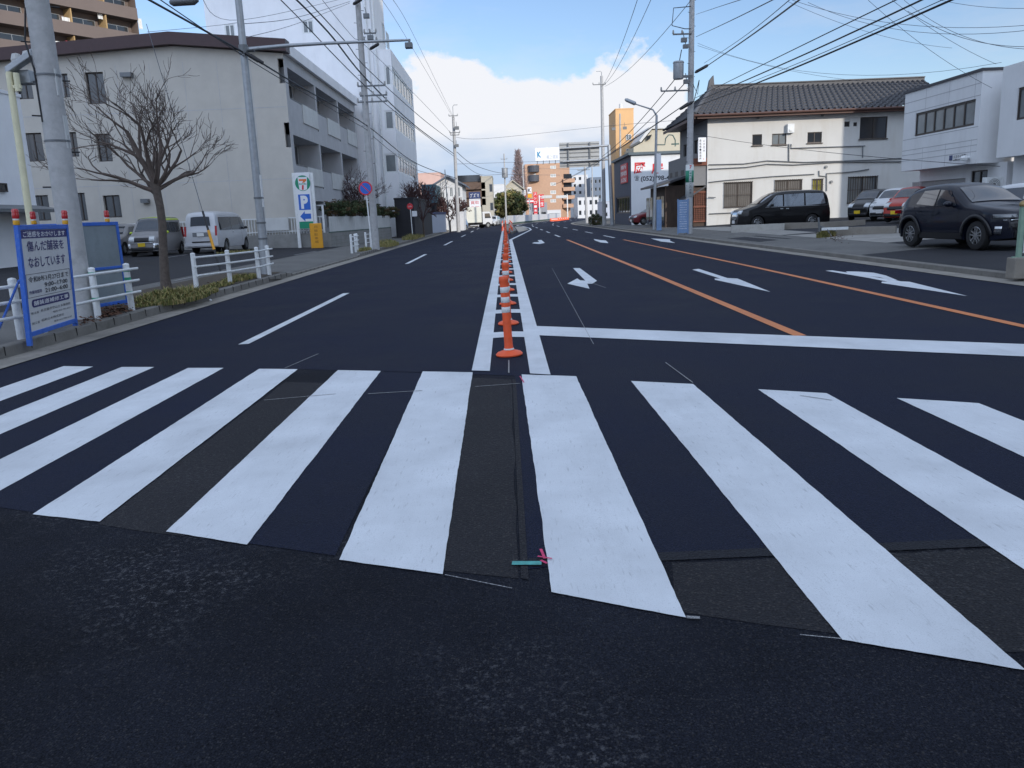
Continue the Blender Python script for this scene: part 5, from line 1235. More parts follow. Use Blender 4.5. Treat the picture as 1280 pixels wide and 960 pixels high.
x, y = spot(1143, 262, 39.0); kei('red hatchback with a yellow number plate behind the dark sports utility car', redp, x, y, radians(124))
# dark sports utility car in front
t = thing('suv', 'dark navy sports utility car parked across the right-hand pavement', 'car')
navy = car_paint('dark_navy_paint', (.003,.005,.014), 0, .35)
c = Car(4.18, 1.76, [(0,.5),(.03,.75),(.12,.90),(.6,1.0),(1.12,1.07),(1.3,1.12),(1.95,1.50),(2.35,1.59),(3.0,1.58),(3.5,1.50),(3.85,1.30),(4.0,1.05),(4.12,.98),(4.16,.75),(4.18,.5)], 1.0, zb=.24, wf=.83, wr=3.39, r=.345, tum=.34, nose=.17, tail=.13, arch=.07, side_in=.045)
c.body(t, navy)
c.top('windshield', 1.27, 1.93, 'car_glass', t, inset=.05); c.top('rear_window', 3.55, 3.84, 'car_glass', t)
c.side('side_window', [(1.60,1.05),(2.42,1.06),(2.42,1.46),(2.02,1.43)], 'car_glass', t); c.side('side_window', [(2.48,1.06),(3.25,1.12),(3.08,1.45),(2.48,1.47)], 'car_glass', t)
for cx_ in (c.wf, c.wr):      # black cladding round the wheel openings
    for sg in (-1,1):
        mb = MB(); v = []; n = 18
        for k in range(n+1):
            a = pi*k/n
            for rr in (c.r+.072, c.r+.155):
                x = cx_+rr*cos(a)*1.0; z_ = max(.25, c.r+rr*sin(a)); v.append(c.P(x, sg*(c.hw(min(max(x,0.02),c.L-.02), z_)+.022), z_))
        mb.add(v, [(2*k,2*k+1,2*k+3,2*k+2) for k in range(n)]); o = mb.build('wheel_arch_trim', 'trim', t, smooth='all'); md = o.modifiers.new('s','SOLIDIFY'); md.thickness = .02
c.side('sill', [(1.3,.25),(2.95,.25),(2.95,.40),(1.3,.40)], 'trim', t, off=.02); c.side('door_seam', [(2.44,.42),(2.452,.42),(2.452,1.06),(2.44,1.06)], 'under', t, off=.008, nx=1); c.side('door_seam', [(1.42,.42),(1.432,.42),(1.50,1.02),(1.488,1.02)], 'under', t, off=.008, nx=1); c.side('door_seam', [(3.0,.6),(3.012,.6),(3.30,1.06),(3.288,1.06)], 'under', t, off=.008, nx=1)
c.side('door_handle', [(2.2,.88),(2.38,.88),(2.38,.92),(2.2,.92)], navy, t, off=.035); c.side('door_handle', [(2.95,.92),(3.12,.93),(3.12,.97),(2.95,.96)], navy, t, off=.035)
c.wheels(t, 5, .21, 'rim')
for sg, m_ in ((1,'x'),):
    pass
mat('gold_glint', (.35,.28,.12), .15, 0, metal=1)
c.mirror(1.72, 1.04, navy, t, .24)
c.front('grille', -.62, .62, .50, .66, 'trim', t); c.front('chrome_strip', -.70, .70, .69, .71, 'chrome', t, dx=.012); c.front('lower_intake', -.5, .5, .3, .46, 'under', t)
for sg in (-1,1): a, b = sorted((sg*.80, sg*.44)); c.front('headlight', a, b, .74, .83, 'headlamp' if 0 else mat('dark_lamp', (.10,.11,.12), .08, 0, spec=1, coat=1), t, dx=.008)
for sg in (-1,1): a, b = sorted((sg*.78, sg*.70)); c.front('fog_light', a, b, .38, .56, 'chrome', t, dx=.004)
for sg in (-1,1): a, b = sorted((sg*.84, sg*.4)); c.rear('tail_light', a, b, .88, .98, 'tail_red', t)
place(t, 11.92, 20.75, radians(180+7)) 
SUV = t
# dark blue car at the right edge
t = thing('hatchback', 'blue-black car roof just inside the right edge of the picture behind the fence post', 'car')
c = Car(4.2, 1.72, [(0,.42),(.03,.6),(.12,.74),(.9,.92),(1.2,.98),(1.9,1.38),(2.35,1.48),(3.2,1.46),(3.7,1.32),(4.1,.98),(4.18,.8),(4.2,.45)], .92, wf=.82, wr=3.45, r=.31, tum=.3); c.body(t, wht); c.top('windshield', 1.2, 1.9, 'car_glass', t); c.top('rear_window', 3.6, 4.05, 'car_glass', t); c.side('side_window', [(1.5,.98),(2.3,.98),(2.3,1.36),(1.95,1.34)], 'car_glass', t); c.side('side_window', [(2.36,.98),(3.5,1.0),(3.3,1.34),(2.36,1.37)], 'car_glass', t); c.wheels(t); c.mirror(1.55,.98,wht,t); front_kit(c,t,(.5,.66),'trim',(.62,.76),'plate_white')
place(t, 15.4, 22.9, radians(180+12)); t['label'] = 'white car with a dark windscreen at the right edge, behind the dark sports utility car'
# red car by the equipment shop, far cars, truck
t = thing('hatchback', 'dark red hatchback parked against the equipment shop', 'car')
c = Car(3.97, 1.69, hp, .92, wf=.78, wr=3.3, r=.3, tum=.3); c.body(t, car_paint('dark_red_paint', (.16,.02,.025), .3, .35)); c.top('windshield', 1.1, 1.75, 'car_glass', t); c.side('side_window', [(1.35,.97),(2.15,.97),(2.15,1.36),(1.8,1.34)], 'car_glass', t); c.side('side_window', [(2.2,.97),(3.3,1.0),(3.1,1.34),(2.2,1.37)], 'car_glass', t); c.wheels(t); front_kit(c,t,(.5,.66),'trim',(.62,.76),'plate_white')
place(t, at(816,268,69.5).x, 69.5, radians(105)); RED = t
def far_car(label, m, x, y, rz, kind='hatchback'):
    r = dup(RED, (x, y, g(x,y)), rz, label=label)
    b = [k for k in r.children if k.name.startswith('body')][0]; me = b.data.copy(); b.data = me; me.materials[0] = m
    return r
bpy.context.view_layer.update()
far_car('white car parked by the left kerb in front of the leafy thicket', wht, at(616,270,125).x, 125, radians(170))
far_car('silver car coming down the road past the red barriers', v_silver, at(724,268,205).x, 205, radians(176))
far_car('white car queuing behind the red barriers below the brick apartments', wht, at(684,268,190).x-1, 192, radians(5))
far_car('dark car far up the street between the gantry posts', blk, at(735,268,215).x, 215, radians(178))
far_car('pale blue car parked behind the bare tree beside the pale hoarding', car_paint('blue_paint', (.25,.34,.50), .2, .35), at(568,275,99).x, 99, radians(150))
# box truck
t = thing('box_truck', 'white box truck facing right in front of the shop sign tower on the left', 'truck')
mb = MB(); mb.box(-.85,.85,-2.6,.7,.75,2.7); mb.build('cargo_box', mat('truck_cream', (.62,.62,.55), .6, .05, 1), t, bevel=.03)
mb = MB(); mb.box(-.8,.8,-2.6,2.0,.45,.74); mb.build('chassis', 'under', t)
mb = MB(); mb.prism([(-.82,.85,.5),(-.82,2.25,.5),(-.82,2.3,1.15),(-.82,2.05,1.95),(-.82,1.8,2.05),(-.82,.85,2.05)], (1.64,0,0)); mb.build('cab', wht, t, bevel=.05)
mb = MB(); mb.prism([(-.832,1.15,1.25),(-.832,2.05,1.25),(-.832,1.88,1.85),(-.832,1.15,1.85)], (.01,0,0)); mb.prism([(.822,1.15,1.25),(.822,2.05,1.25),(.822,1.88,1.85),(.822,1.15,1.85)], (.01,0,0)); mb.prism([(-.72,2.325,1.2),(.72,2.325,1.2),(.70,2.08,1.92),(-.70,2.08,1.92)], (0,.012,0)); mb.build('window', 'car_glass', t)
for y_ in (-1.8, 1.6):
    for sg in (-1,1):
        mb = MB(); mb.cyl((sg*.6,y_,.38),(sg*.83,y_,.38),.38,n=20); w_ = mb.build('wheel', 'tyre', t); mb = MB(); mb.cyl((sg*.82,y_,.38),(sg*.845,y_,.38),.2,n=16); mb.build('rim', 'rim', w_)
x_ = at(592,270,104).x; place(t, x_, 104, radians(-58))
# ================================================================ STREET FURNITURE
# --- orange rubber delineator posts along the centre line
mat('post_orange', (.80,.105,.03), .5, .08, 9, dirt=((.38,.07,.03), 20, .25)); mat('reflector_white', (.66,.67,.66), .35, .05, 20)
def delineator():
    t = thing('delineator_post', 'x', 'road post', group='orange delineator posts along the centre line')
    mb = MB(); mb.lathe([(0,.0),(.135,.0),(.138,.012),(.12,.03),(.075,.045),(.055,.055)], 28); mb.build('base', 'post_orange', t, smooth=True)
    mb = MB(); mb.lathe([(.05,.05),(.047,.07),(.043,.10),(.042,.20),(.042,.66),(.043,.70),(.045,.745),(.047,.75),(.049,.765),(.049,.785),(.042,.797),(.0,.80)], 24); mb.build('post', 'post_orange', t, smooth=True)
    for z_ in (.665,.565,.465):
        mb = MB(); mb.lathe([(.0425,z_-.028),(.0438,z_-.027),(.0438,z_+.027),(.0425,z_+.028)], 24); mb.build('reflective_band', 'reflector_white', t, smooth='all')
    mb = MB(); mb.lathe([(.0505,.052),(.053,.056),(.053,.066),(.047,.07)], 24); mb.build('collar', 'reflector_white', t, smooth='all')
    return t
D0 = delineator(); bpy.context.view_layer.update()
D0['label'] = 'tall orange delineator post with white bands, nearest to the crossing'
ordw = ['second','third','fourth','fifth','sixth','seventh','eighth']
for k in range(38):
    y_ = 8.04+2.37*k; x_ = -.015 if y_ < 50 else -.015-.0*k
    r = D0 if k == 0 else dup(D0, (0,0,0))
    r.location = (x_, y_, .0085); r.rotation_euler = (radians(random.Random(k).uniform(-1,1)), radians(random.Random(k+50).uniform(-1.2,1.2)) if k else radians(-2.0), k*1.3)
    if 0 < k < 8: r['label'] = f'{ordw[k-1]} orange delineator post counted from the crossing'
    elif k >= 8: r['label'] = 'distant orange delineator post in the crowded far part of the centre row'
for k in range(14):
    y_ = 64+k*2.8; r = dup(D0, (0,0,0)); sx = .52 if k % 2 else -.32
    if k % 2 == 0 and y_ < 72: sx = .30
    r.location = (sx, y_, road_z(sx)+.01); r.rotation_euler = (0,0,k); r['label'] = 'far orange delineator post in the cluster round the median nose'; r['group'] = 'delineator posts round the median nose'
# --- raised median with the white panel fence and the red barriers
def cz(x, y): return road_z(x-cx(y))
mb = MB(); L_ = []
ys_ = frange(62, 104, 3)+frange(106, 190, 4)
xm = lambda y: (.45 if y < 104 else .1)
for y_ in ys_:
    w = min(1, (y_-61)/8)*.45; c_ = cx(y_)+xm(y_); L_.append([(c_-w,y_,-.05),(c_-w,y_,.14),(c_+w,y_,.14),(c_+w,y_,-.05)])
mb.add([p for r_ in L_ for p in r_], [(j*4+i, j*4+i+1, (j+1)*4+i+1, (j+1)*4+i) for j in range(len(L_)-1) for i in range(3)]); mb.add(L_[0], [(0,1,2,3)])
mb.build('median_island', 'kerb_concrete', kind='structure')
pm = MB(); pm.poly([(x, y, road_z(x)+.01) for x, y in [(1.05,66),(2.2,78),(2.2,95),(1.1,101)]]); pm.build('median_patch', 'pale_concrete', kind='structure')
mat('panel_fence', (.66,.67,.68), .5, .05, 1); mat('block_green', (.04,.09,.07), .7, .1, 3)
t = thing('median_fence', 'long white panel fence on the median curving away up the street', 'fence', (cx(104)+.1,104,.14), world=True)
y_ = 104.0; k = 0
while y_ < 186:
    y2 = y_+2.9; a = Vector((cx(y_)+.1,y_,0)); b = Vector((cx(y2)+.1,y2,0)); d = (b-a).normalized(); n_ = Vector((d.y,-d.x,0))
    mb = MB(); mb.obox(a+Vector((0,0,.32)), (b-a)*.985, n_*.05, (0,0,1.02)); mb.build('panel', 'panel_fence' if k % 5 else 'panel_bluegrey', t)
    mb = MB(); mb.obox(a+d*.2+n_*-.1+Vector((0,0,.14)), d*.9, n_*.25, (0,0,.18)); mb.build('base_block', 'block_green', t)
    mb = MB(); mb.obox(a+d*1.7+n_*-.1+Vector((0,0,.14)), d*.9, n_*.25, (0,0,.18)); mb.build('base_block', 'block_green', t)
    y_ += 3.0; k += 1
def barrier():
    t = thing('barrier', 'red and white water-filled barrier at the far end of the median', 'barrier', group='red barriers on the far road')
    mb = MB(); mb.prism([(-.6,-.25,0),(.6,-.25,0),(.6,-.1,.35),(.6,-.08,.8),(-.6,-.08,.8),(-.6,-.1,.35)], (0,.0001,0)); mb = MB()
    pr = [(-.27,0),(.27,0),(.24,.25),(.1,.4),(.08,.85),(-.08,.85),(-.1,.4),(-.24,.25)]
    mb.prism([(-.95,a,b) for a, b in pr], (1.9,0,0)); mb.build('body', 'post_orange', t, bevel=.02)
    mb = MB(); mb.box(-.7,.7,-.115,-.108,.5,.7); mb.build('reflective_band', 'reflector_white', t)
    return t
B0 = barrier(); bpy.context.view_layer.update()
for k in range(6):
    y_ = 150+k*4.2; r = B0 if k == 0 else dup(B0, (0,0,0)); u = 693+k*2.6; q = at(u, 271.6-k*.25, y_)
    r.location = (q.x, y_, g(q.x,y_)+.02); r.rotation_euler = (0,0,radians(28)); r.scale = (1,.7,.6)
# --- poles
def steps(par, z0, z1, r, n=.45):
    z_ = z0; k = 0
    while z_ < z1:
        mb = MB(); s = 1 if k % 2 else -1; a = .6; mb.cyl((s*r*cos(a),s*r*sin(a),z_),(s*(r+.13)*cos(a),s*(r+.13)*sin(a),z_),.012,n=5); mb.build('climbing_peg', 'black', par); z_ += n; k += 1
def lean(t, base, top_px, H):
    """tilt a pole so its axis runs through the pixel where its top is seen"""
    q = at(top_px[0], top_px[1], base.y); d = q-base; t.rotation_euler = (0, math.atan2(d.x, d.z), 0)
def insulator(mb, p, h=.18, mi=0): mb.lathe([(0,0),(.05,.0),(.06,.04),(.03,.06),(.055,.09),(.03,.12),(.04,h),(0,h)], 8, mi, p)
mat('porcelain', (.45,.45,.44), .3, .05, 5)
# foreground concrete pole
b = gp(104, 398); b.z = g(b.x,b.y)-.05
t = thing('utility_pole', 'thick concrete utility pole with climbing pegs behind the roadworks board', 'utility pole', tuple(b))
mb = MB(); mb.cyl((0,0,0),(0,0,13),.195,.135,n=28); mb.build('pole', 'pole_concrete', t, smooth=True)
steps(t, 2.2, 7, .175, .55)
mb = MB()
for z_ in (2.9,3.9,5.2): mb.lathe([(.186,z_),(.19,z_),(.19,z_+.03),(.186,z_+.03)], 24)
mb.build('steel_band', 'galv_dark', t)
mb = MB(); mb.tube([(-.14,-.1,4.9),(-.2,-.14,4.4),(-.12,-.15,4.0),(-.11,-.15,3.2)], .014, 6); mb.build('service_cable', 'cable', t)
mb = MB(); mb.box(.15,.17,-.09,.09,3.6,4.0); mb.build('plate', 'panel_white', t); mb = MB(); mb.box(.165,.18,-.06,.06,2.8,3.3); mb.build('plate', 'panel_white', t)
lean(t, b, (46, 0), 5)
POLE_A = b
# transformer and meter gear hanging off the back left of it
q = at(30, 92, b.y+3.0)
t = thing('equipment_box', 'grey pole-mounted meter boxes on cream brackets beside the thick concrete pole', 'equipment box', tuple(q))
mb = MB(); mb.box(-.16,.16,-.12,.12,-.2,.05); mb.build('box', 'galv', t, bevel=.02); mb = MB(); mb.lathe([(0,-.1),(.09,-.09),(.1,.0),(.07,.1),(0,.12)],10,0,(.12,0,.3)); mb.lathe([(0,-.1),(.09,-.09),(.1,.0),(.07,.1),(0,.12)],10,0,(-.1,0,.26)); mb.build('insulator', 'porcelain', t)
mb = MB(); mb.cyl((-.3,0,.1),(.5,0,.5),.02,n=6); mb.cyl((-.2,0,-.2),(.5,0,-.12),.02,n=6); mb.build('bracket', 'galv_dark', t)
# cream pipe pole
b = gp(47, 345); b = Vector((at(47,345,16.2).x, 16.2, g(-9,16.2)))
t = thing('pipe_pole', 'thin cream steel pipe pole left of the thick concrete pole', 'pole', tuple(b))
top = at(11, 90, b.y); H_ = (top-b).length
mb = MB(); mb.cyl((0,0,0),(0,0,H_),.07,.06,n=14); mb.build('pole', 'cream_metal', t, smooth=True); mb = MB(); mb.cyl((.13,0,H_-.35),(.13,0,H_-.02),.055,n=12); mb.box(-.02,.2,-.03,.03,H_-.3,H_-.24); mb.build('cap_box', 'cream_metal', t)
mb = MB(); mb.obox((-.05,-.05,H_-.05), (.55,0,.32), (0,.2,0), (0,0,.14)); mb.build('camera_housing', 'galv', t, bevel=.02)
lean(t, b, (11, 90), H_)
# galvanised lamp pole with the long arm and a traffic counter
b = gp(333, 343); b.z -= .04; LAMPB = b
t = thing('lamp_pole', 'galvanised lamp pole with a long arm reaching over the road', 'lamp post', tuple(b))
dd = (at(298,0,b.y)-b); LT = math.atan2(dd.x, dd.z); Hp = 9.6
mb = MB(); mb.cyl((0,0,0),(0,0,Hp),.125,.085,n=22); mb.cyl((0,0,0),(0,0,.9),.14,.138,n=22); mb.build('pole', 'galv', t, smooth=True)
mb = MB()
for z_ in (1.05,1.5,2.2): mb.lathe([(.13,z_),(.137,z_),(.137,z_+.05),(.13,z_+.05)], 20)
mb.build('steel_band', 'galv_dark', t)
t.rotation_euler = (0, LT, 0)
def onpole(zl): return b+Vector((sin(LT)*zl, 0, cos(LT)*zl))
def zfor(u, v): q = at(u, v, b.y); return (q-b).dot(Vector((sin(LT),0,cos(LT))))
z1 = zfor(307, 62); end = at(513, 50, b.y-.4)
t2 = t
inv = Matrix.Rotation(-LT, 4, 'Y')
def loc(p): return inv @ (Vector(p)-b)
mb = MB(); A_ = loc(onpole(z1)); E_ = loc(end); mid = loc(at(410, 54, b.y-.2)); mb.tube([A_, A_.lerp(mid,.5)+Vector((0,0,.02)), mid, E_], [.055,.05,.042,.032], 12); mb.build('arm', 'galv', t, smooth=True)
mb = MB(); q = loc(at(512,57,b.y-.4)); mb.box(q.x-.12,q.x+.08,q.y-.1,q.y+.1,q.z-.07,q.z+.07); mb.box(q.x-.03,q.x+.03,q.y-.03,q.y+.03,q.z+.07,q.z+.16); mb.build('traffic_sensor', 'galv_dark', t, bevel=.01)
mb = MB(); mb.lathe([(.11,z1-.12),(.125,z1-.12),(.125,z1+.12),(.11,z1+.12)], 20); mb.cyl(A_+Vector((0,0,-.0)),A_+Vector((.3,0,.0)),.07,n=12); mb.build('arm_clamp', 'galv_dark', t)
q = loc(at(230,2,b.y-.8)); mb = MB(); mb.tube([(0,0,Hp-.1),(-.4,-.3,Hp+.1),(q.x+.5,q.y,q.z+.35),(q.x+.3,q.y,q.z+.1)], .035, 8); mb.build('lamp_arm', 'galv', t); mb = MB(); mb.tube([(q.x-.38,q.y,q.z-.02),(q.x-.3,q.y,q.z),(q.x+.25,q.y,q.z+.02),(q.x+.38,q.y,q.z+.03)], [.04,.11,.12,.05], 10); mb.build('lamp_head', 'galv_dark', t, smooth=True)
mb = MB(); zc = zfor(309, 72); 
for k, (dx, dz) in enumerate(((.16,.0),(.28,-.06))):
    mb.tube([(dx-.08,-.1,zc+dz+.1),(dx+.25,-.1,zc+dz-.12)], [.05,.05], 8)
mb.build('cable_closure', 'black', t)
mb = MB(); zc = zfor(322,205); mb.box(.1,.125,-.06,.06,zc-1.2,zc-.3); mb.build('plate', 'white_metal', t)
# other concrete poles
def cpole(label, base_px, top_px, r0, Y=None, H=None, arms=(), xf=None, extra=None, ex_top=0):
    b = gp(*base_px) if Y is None else Vector((at(base_px[0],base_px[1],Y).x, Y, 0)); b.z = g(b.x,b.y)-.05
    q = at(top_px[0], top_px[1], b.y); H = (q-b).length+ex_top
    t = thing('utility_pole', label, 'utility pole', tuple(b))
    mb = MB(); mb.cyl((0,0,0),(0,0,H),r0,r0*.66,n=18); mb.build('pole', 'pole_concrete', t, smooth=True)
    lean(t, b, top_px, H); an = t.rotation_euler[1]; iv = Matrix.Rotation(-an, 4, 'Y')
    def zl(u, v): return (iv @ (at(u, v, b.y)-b)).z
    am_ = MB(); ins = MB()
    for (v, u0, u1) in arms:
        p0 = iv @ (at(u0,v,b.y-.12)-b); p1 = iv @ (at(u1,v,b.y-.12)-b); am_.obox((p0.x,p0.y-.03,p0.z-.035),(p1.x-p0.x,0,0),(0,.06,0),(0,0,.07))
        n = 3
        for k in range(n): insulator(ins, (p0.x+(p1.x-p0.x)*k/(n-1)*.96+.02, p0.y, p0.z+.035), .16)
    if arms: am_.build('crossarm', 'galv_dark', t); ins.build('insulator', 'porcelain', t, smooth=True)
    if H > 6 and b.y < 60: steps(t, 2.5, H-.5, r0*.8, .6)
    return t, b, zl, iv
def gear(t, zl, iv, b, items):
    for kind, u, v, s in items:
        p = iv @ (at(u, v, b.y-.35)-b); mb = MB()
        if kind == 'transformer': mb.lathe([(0,-.35*s),(.2*s,-.35*s),(.22*s,-.3*s),(.22*s,.28*s),(.24*s,.3*s),(.2*s,.36*s),(0,.38*s)], 16, 0, tuple(p)); mb.build('transformer', 'galv', t, smooth=True); mb = MB(); mb.box(min(0,p.x),max(0,p.x),p.y-.04,p.y+.04,p.z-.3*s,p.z-.2*s); mb.build('bracket', 'galv_dark', t)
        if kind == 'closure': mb.tube([p+Vector((-.26*s,0,-.14*s)), p+Vector((-.2*s,0,-.1*s)), p+Vector((.2*s,0,.1*s)), p+Vector((.26*s,0,.14*s))], [.03,.075,.075,.03], 8); mb.build('cable_closure', 'black', t, smooth=True)
        if kind == 'switch': mb.box(p.x-.14*s,p.x+.14*s,p.y-.1,p.y+.1,p.z-.1*s,p.z+.1*s); mb.cyl((p.x,p.y,p.z+.1*s),(p.x-.05,p.y,p.z+.4*s),.02,n=6); mb.build('switch_box', 'galv_dark', t)
t, b, zl, iv = cpole('brown-grey concrete utility pole with many crossarms before the white office block', (470,311), (447,0), .19, arms=((42,455,470),(52,455,471),(108,447,482),(120,450,484),(128,447,484)), ex_top=1.5)
gear(t, zl, iv, b, [('switch',463,47,1.0),('switch',458,20,1),('closure',447,2,.9),('closure',468,58,.9)]); P470 = b
b = None
t, b, zl, iv = cpole('distant utility pole on the left kerb standing before the cloud bank', (573,284.5), (566.5,146), .2, Y=86, arms=((145,561,572),(166,562,575),(169,563,574)))
gear(t, zl, iv, b, [('switch',571,160,1.6),('switch',571,182,1.4)]); P568 = b
mb = MB(); p0 = iv @ (at(566.5,146,b.y)-b); mb.tube([p0+Vector((0,0,-.1)), p0+Vector((0,0,1.0)), p0+Vector((.1,0,1.15)), p0+Vector((.5,0,1.15))], .03, 6); mb.build('top_hook', 'galv', t)
t, b, zl, iv = cpole('far slim pole in front of the leafy thicket, beyond the start of the median', (633,281), (630,192), .15, Y=135, arms=((199,626,634),)); gear(t, zl, iv, b, [('transformer',631,216,2.2)]); P632 = b
cpole('slim grey pole left of the red sign tower', (657,276), (653,205), .16, Y=170, arms=())
cpole('thin grey post between the hoarding and the white gabled house', (562,285), (556,212), .07, Y=88)
t, b, zl, iv = cpole('tall concrete utility pole crossing behind the large road sign', (755.5,281.5), (752,95), .2, Y=80, arms=((106,741,757),)); P753 = b
mb = MB(); p0 = iv @ (at(752,96,b.y)-b); mb.tube([p0+Vector((0,0,-.2)), p0+Vector((0,0,.4)), p0+Vector((-.1,0,.5)), p0+Vector((-.5,0,.5))], .03, 6); mb.build('top_hook', 'galv', t)
t, b, zl, iv = cpole('short brown pole with two lamps on a bar before the orange stair tower', (775.5,200), (775,142), .14, Y=101); gear(t, zl, iv, b, [('switch',767,161,1.6),('switch',781,160,1.6)])
t['category'] = 'pole'
cpole('slim concrete pole standing between the silver car and the dark clipped hedge', (733.5,280), (731,208), .17, Y=100, arms=((213,722,737),))
cpole('thin distant pole just right of the white office tower', (741,276), (740,205), .12, Y=135)
# the big right-hand pole with advertisement and transformer
t, b, zl, iv = cpole('concrete utility pole with a small green and white advertisement by the tiled house', (861,292), (865,0), .185, arms=((43,841,864),(114,826,862)), ex_top=1.5); P858 = b
gear(t, zl, iv, b, [('transformer',848,88,1.2),('closure',877,86,1.3),('closure',858,132,1.3),('switch',858,102,1),('switch',855,50,1),('switch',857,58,.9)])
for pts in (((864,8),(842,10),(840,32),(856,36),(864,36)), ((852,62),(849,78),(850,84)), ((866,105),(872,118),(874,100),(867,128))):
    mb = MB(); mb.tube([iv @ (at(u,v,b.y-.3)-b) for u, v in pts], .022, 6); mb.build('service_cable', 'cable', t)
mat('ad_green', (.02,.22,.13), .5, .04, 3); mat('ad_white', (.62,.64,.62), .5, .04, 3)
mb = MB(); p0 = iv @ (at(862,206,b.y)-b); p1 = iv @ (at(862,246,b.y)-b); zt_, zb_ = p0.z, p1.z; rr = .205
mb.lathe([(rr-.02,zb_),(rr,zb_),(rr,zt_),(rr-.02,zt_)], 24, 0); hh_ = zt_-zb_
mb.lathe([(rr+.003,zb_+hh_*.45),(rr+.005,zb_+hh_*.45),(rr+.005,zb_+hh_*.82),(rr+.003,zb_+hh_*.82)], 24, 1)
mb.build('advert_sleeve', ['ad_white','ad_green'], t, smooth='all')
mb = MB(); Ux = Vector((1,0,0)); Uz = Vector((0,0,1))
for k, ch in enumerate('歯科医院'): write(mb, ch, (-.075,-rr-.012,zb_+hh_*(.82-.09*(k+1))+.02), Ux, Uz, .15, hh_*.075, 0, .02)
for k, ch in enumerate('このさき'): write(mb, ch, (-.06,-rr-.008,zb_+hh_*(.43-.09*(k+1))+.02), Ux, Uz, .12, hh_*.07, 1, .02)
write(mb, '7', (-.06,-rr-.012,zb_+hh_*.87), Ux, Uz, .12, .18, 2, .04)
mb.build('lettering', ['sign_white','ink','sign_red'], t)
# blue notice board at its foot
q = gp(857, 292); t = thing('notice_board', 'narrow pale blue notice board standing at the foot of the advertised utility pole', 'sign', (q.x-.25, q.y-.5, g(q.x,q.y)))
mat('board_blue', (.17,.27,.45), .6, .12, 4)
mb = MB(); mb.box(-.26,.24,-.06,0,.05,1.75); mb.build('panel', 'board_blue', t, bevel=.01); mb = MB(); mb.box(-.3,-.261,-.08,.02,0,1.8); mb.box(.241,.28,-.08,.02,0,1.8); mb.build('frame', 'board_blue', t)
mb = MB()
for k in range(12): write(mb, random.Random(k).choice(['工事のお知らせ','通行注意','ご協力ください','作業時間']), (-.2,-.068,1.58-k*.12), Ux, Uz, .38, .05, 0, .01)
mb.build('lettering', 'sign_white', t)
# vertical sign of the tiled house
q = at(873, 172, YH-.4); q2 = at(882.5, 202, YH-.4)
t = thing('shop_sign', 'white vertical sign with dark characters hung on the corner of the tiled house', 'sign', (q.x, YH-.4, q2.z))
w_, h_ = q2.x-q.x, q.z-q2.z
mb = MB(); mb.box(0,w_,0,.1,0,h_); mb.build('panel', 'sign_white', t, bevel=.01); mb = MB(); mb.box(w_*.3,w_*.4,.1,.42,h_*.2,h_*.25); mb.box(w_*.3,w_*.4,.1,.42,h_*.8,h_*.85); mb.build('bracket', 'galv_dark', t)
mb = MB()
for k, ch in enumerate('くすの木'): write(mb, ch, (w_*.6,-.006,h_*(.93-.13*(k+1))), Ux, Uz, w_*.25, h_*.1, 0, .02)
for k, ch in enumerate('鉄板焼・居酒屋'): write(mb, ch, (w_*.14,-.006,h_*(.95-.125*(k+1))), Ux, Uz, w_*.25, h_*.1, 0, .02)
write(mb, '●', (w_*.62,-.006,h_*.10), Ux, Uz, w_*.12, h_*.03, 1)
mb.build('lettering', ['ink','sign_red'], t)
# street lamp with double head
b = gp(817.5, 287); b.z = g(b.x,b.y); t = thing('street_lamp', 'curved-arm street lamp over the right lane in front of the equipment shop', 'street lamp', tuple(b))
tp = at(821,140,b.y)-b; an = math.atan2(tp.x, tp.z)
mb = MB(); L = [(0,0,0),(tp.x*.5,0,tp.z*.5),(tp.x*.95,0,tp.z*.97),(tp.x-.25,0,tp.z+.15)]; e_ = at(794,130,b.y)-b; mb.tube(L+[(e_.x,0,e_.z)], [.11,.09,.075,.05,.04], 12); mb.build('pole', 'galv', t, smooth=True)
mb = MB(); h0 = at(795,130,b.y)-b; h1 = at(781,124,b.y)-b; mb.tube([h0, h0.lerp(h1,.1), h0.lerp(h1,.85), h1], [.05,.13,.12,.05], 10); mb.build('lamp_head', 'galv', t, smooth=True)
mb = MB(); P_ = [at(u,v,b.y)-b for u,v in ((820,181),(831,181),(832,173),(836,168.5),(841,169),(844,175),(844,183))]; mb.tube(P_, .035, 8); p_ = at(844,180,b.y)-b; mb.box(p_.x-.25,p_.x+.25,-.03,.03,p_.z-.04,p_.z+.04); mb.build('bracket', mat('verdigris', (.10,.20,.17), .6, .1, 5), t)
mb = MB(); p_ = at(823,204,b.y)-b; mb.box(p_.x-.15,p_.x+.15,-.14,-.11,p_.z-.6,p_.z+.6); mb.build('plate', 'sign_white', t)
q = gp(821,288); t = thing('control_box', 'blue control cabinet at the foot of the curved-arm street lamp', 'cabinet', (q.x+.05,q.y-.2,g(q.x,q.y)))
mb = MB(); mb.box(-.1,.2,-.12,.12,0,1.9); mb.build('cabinet', 'board_blue', t, bevel=.02); mb = MB(); mb.box(-.07,.17,-.128,-.121,.3,1.7); mb.build('door', 'board_blue', t)
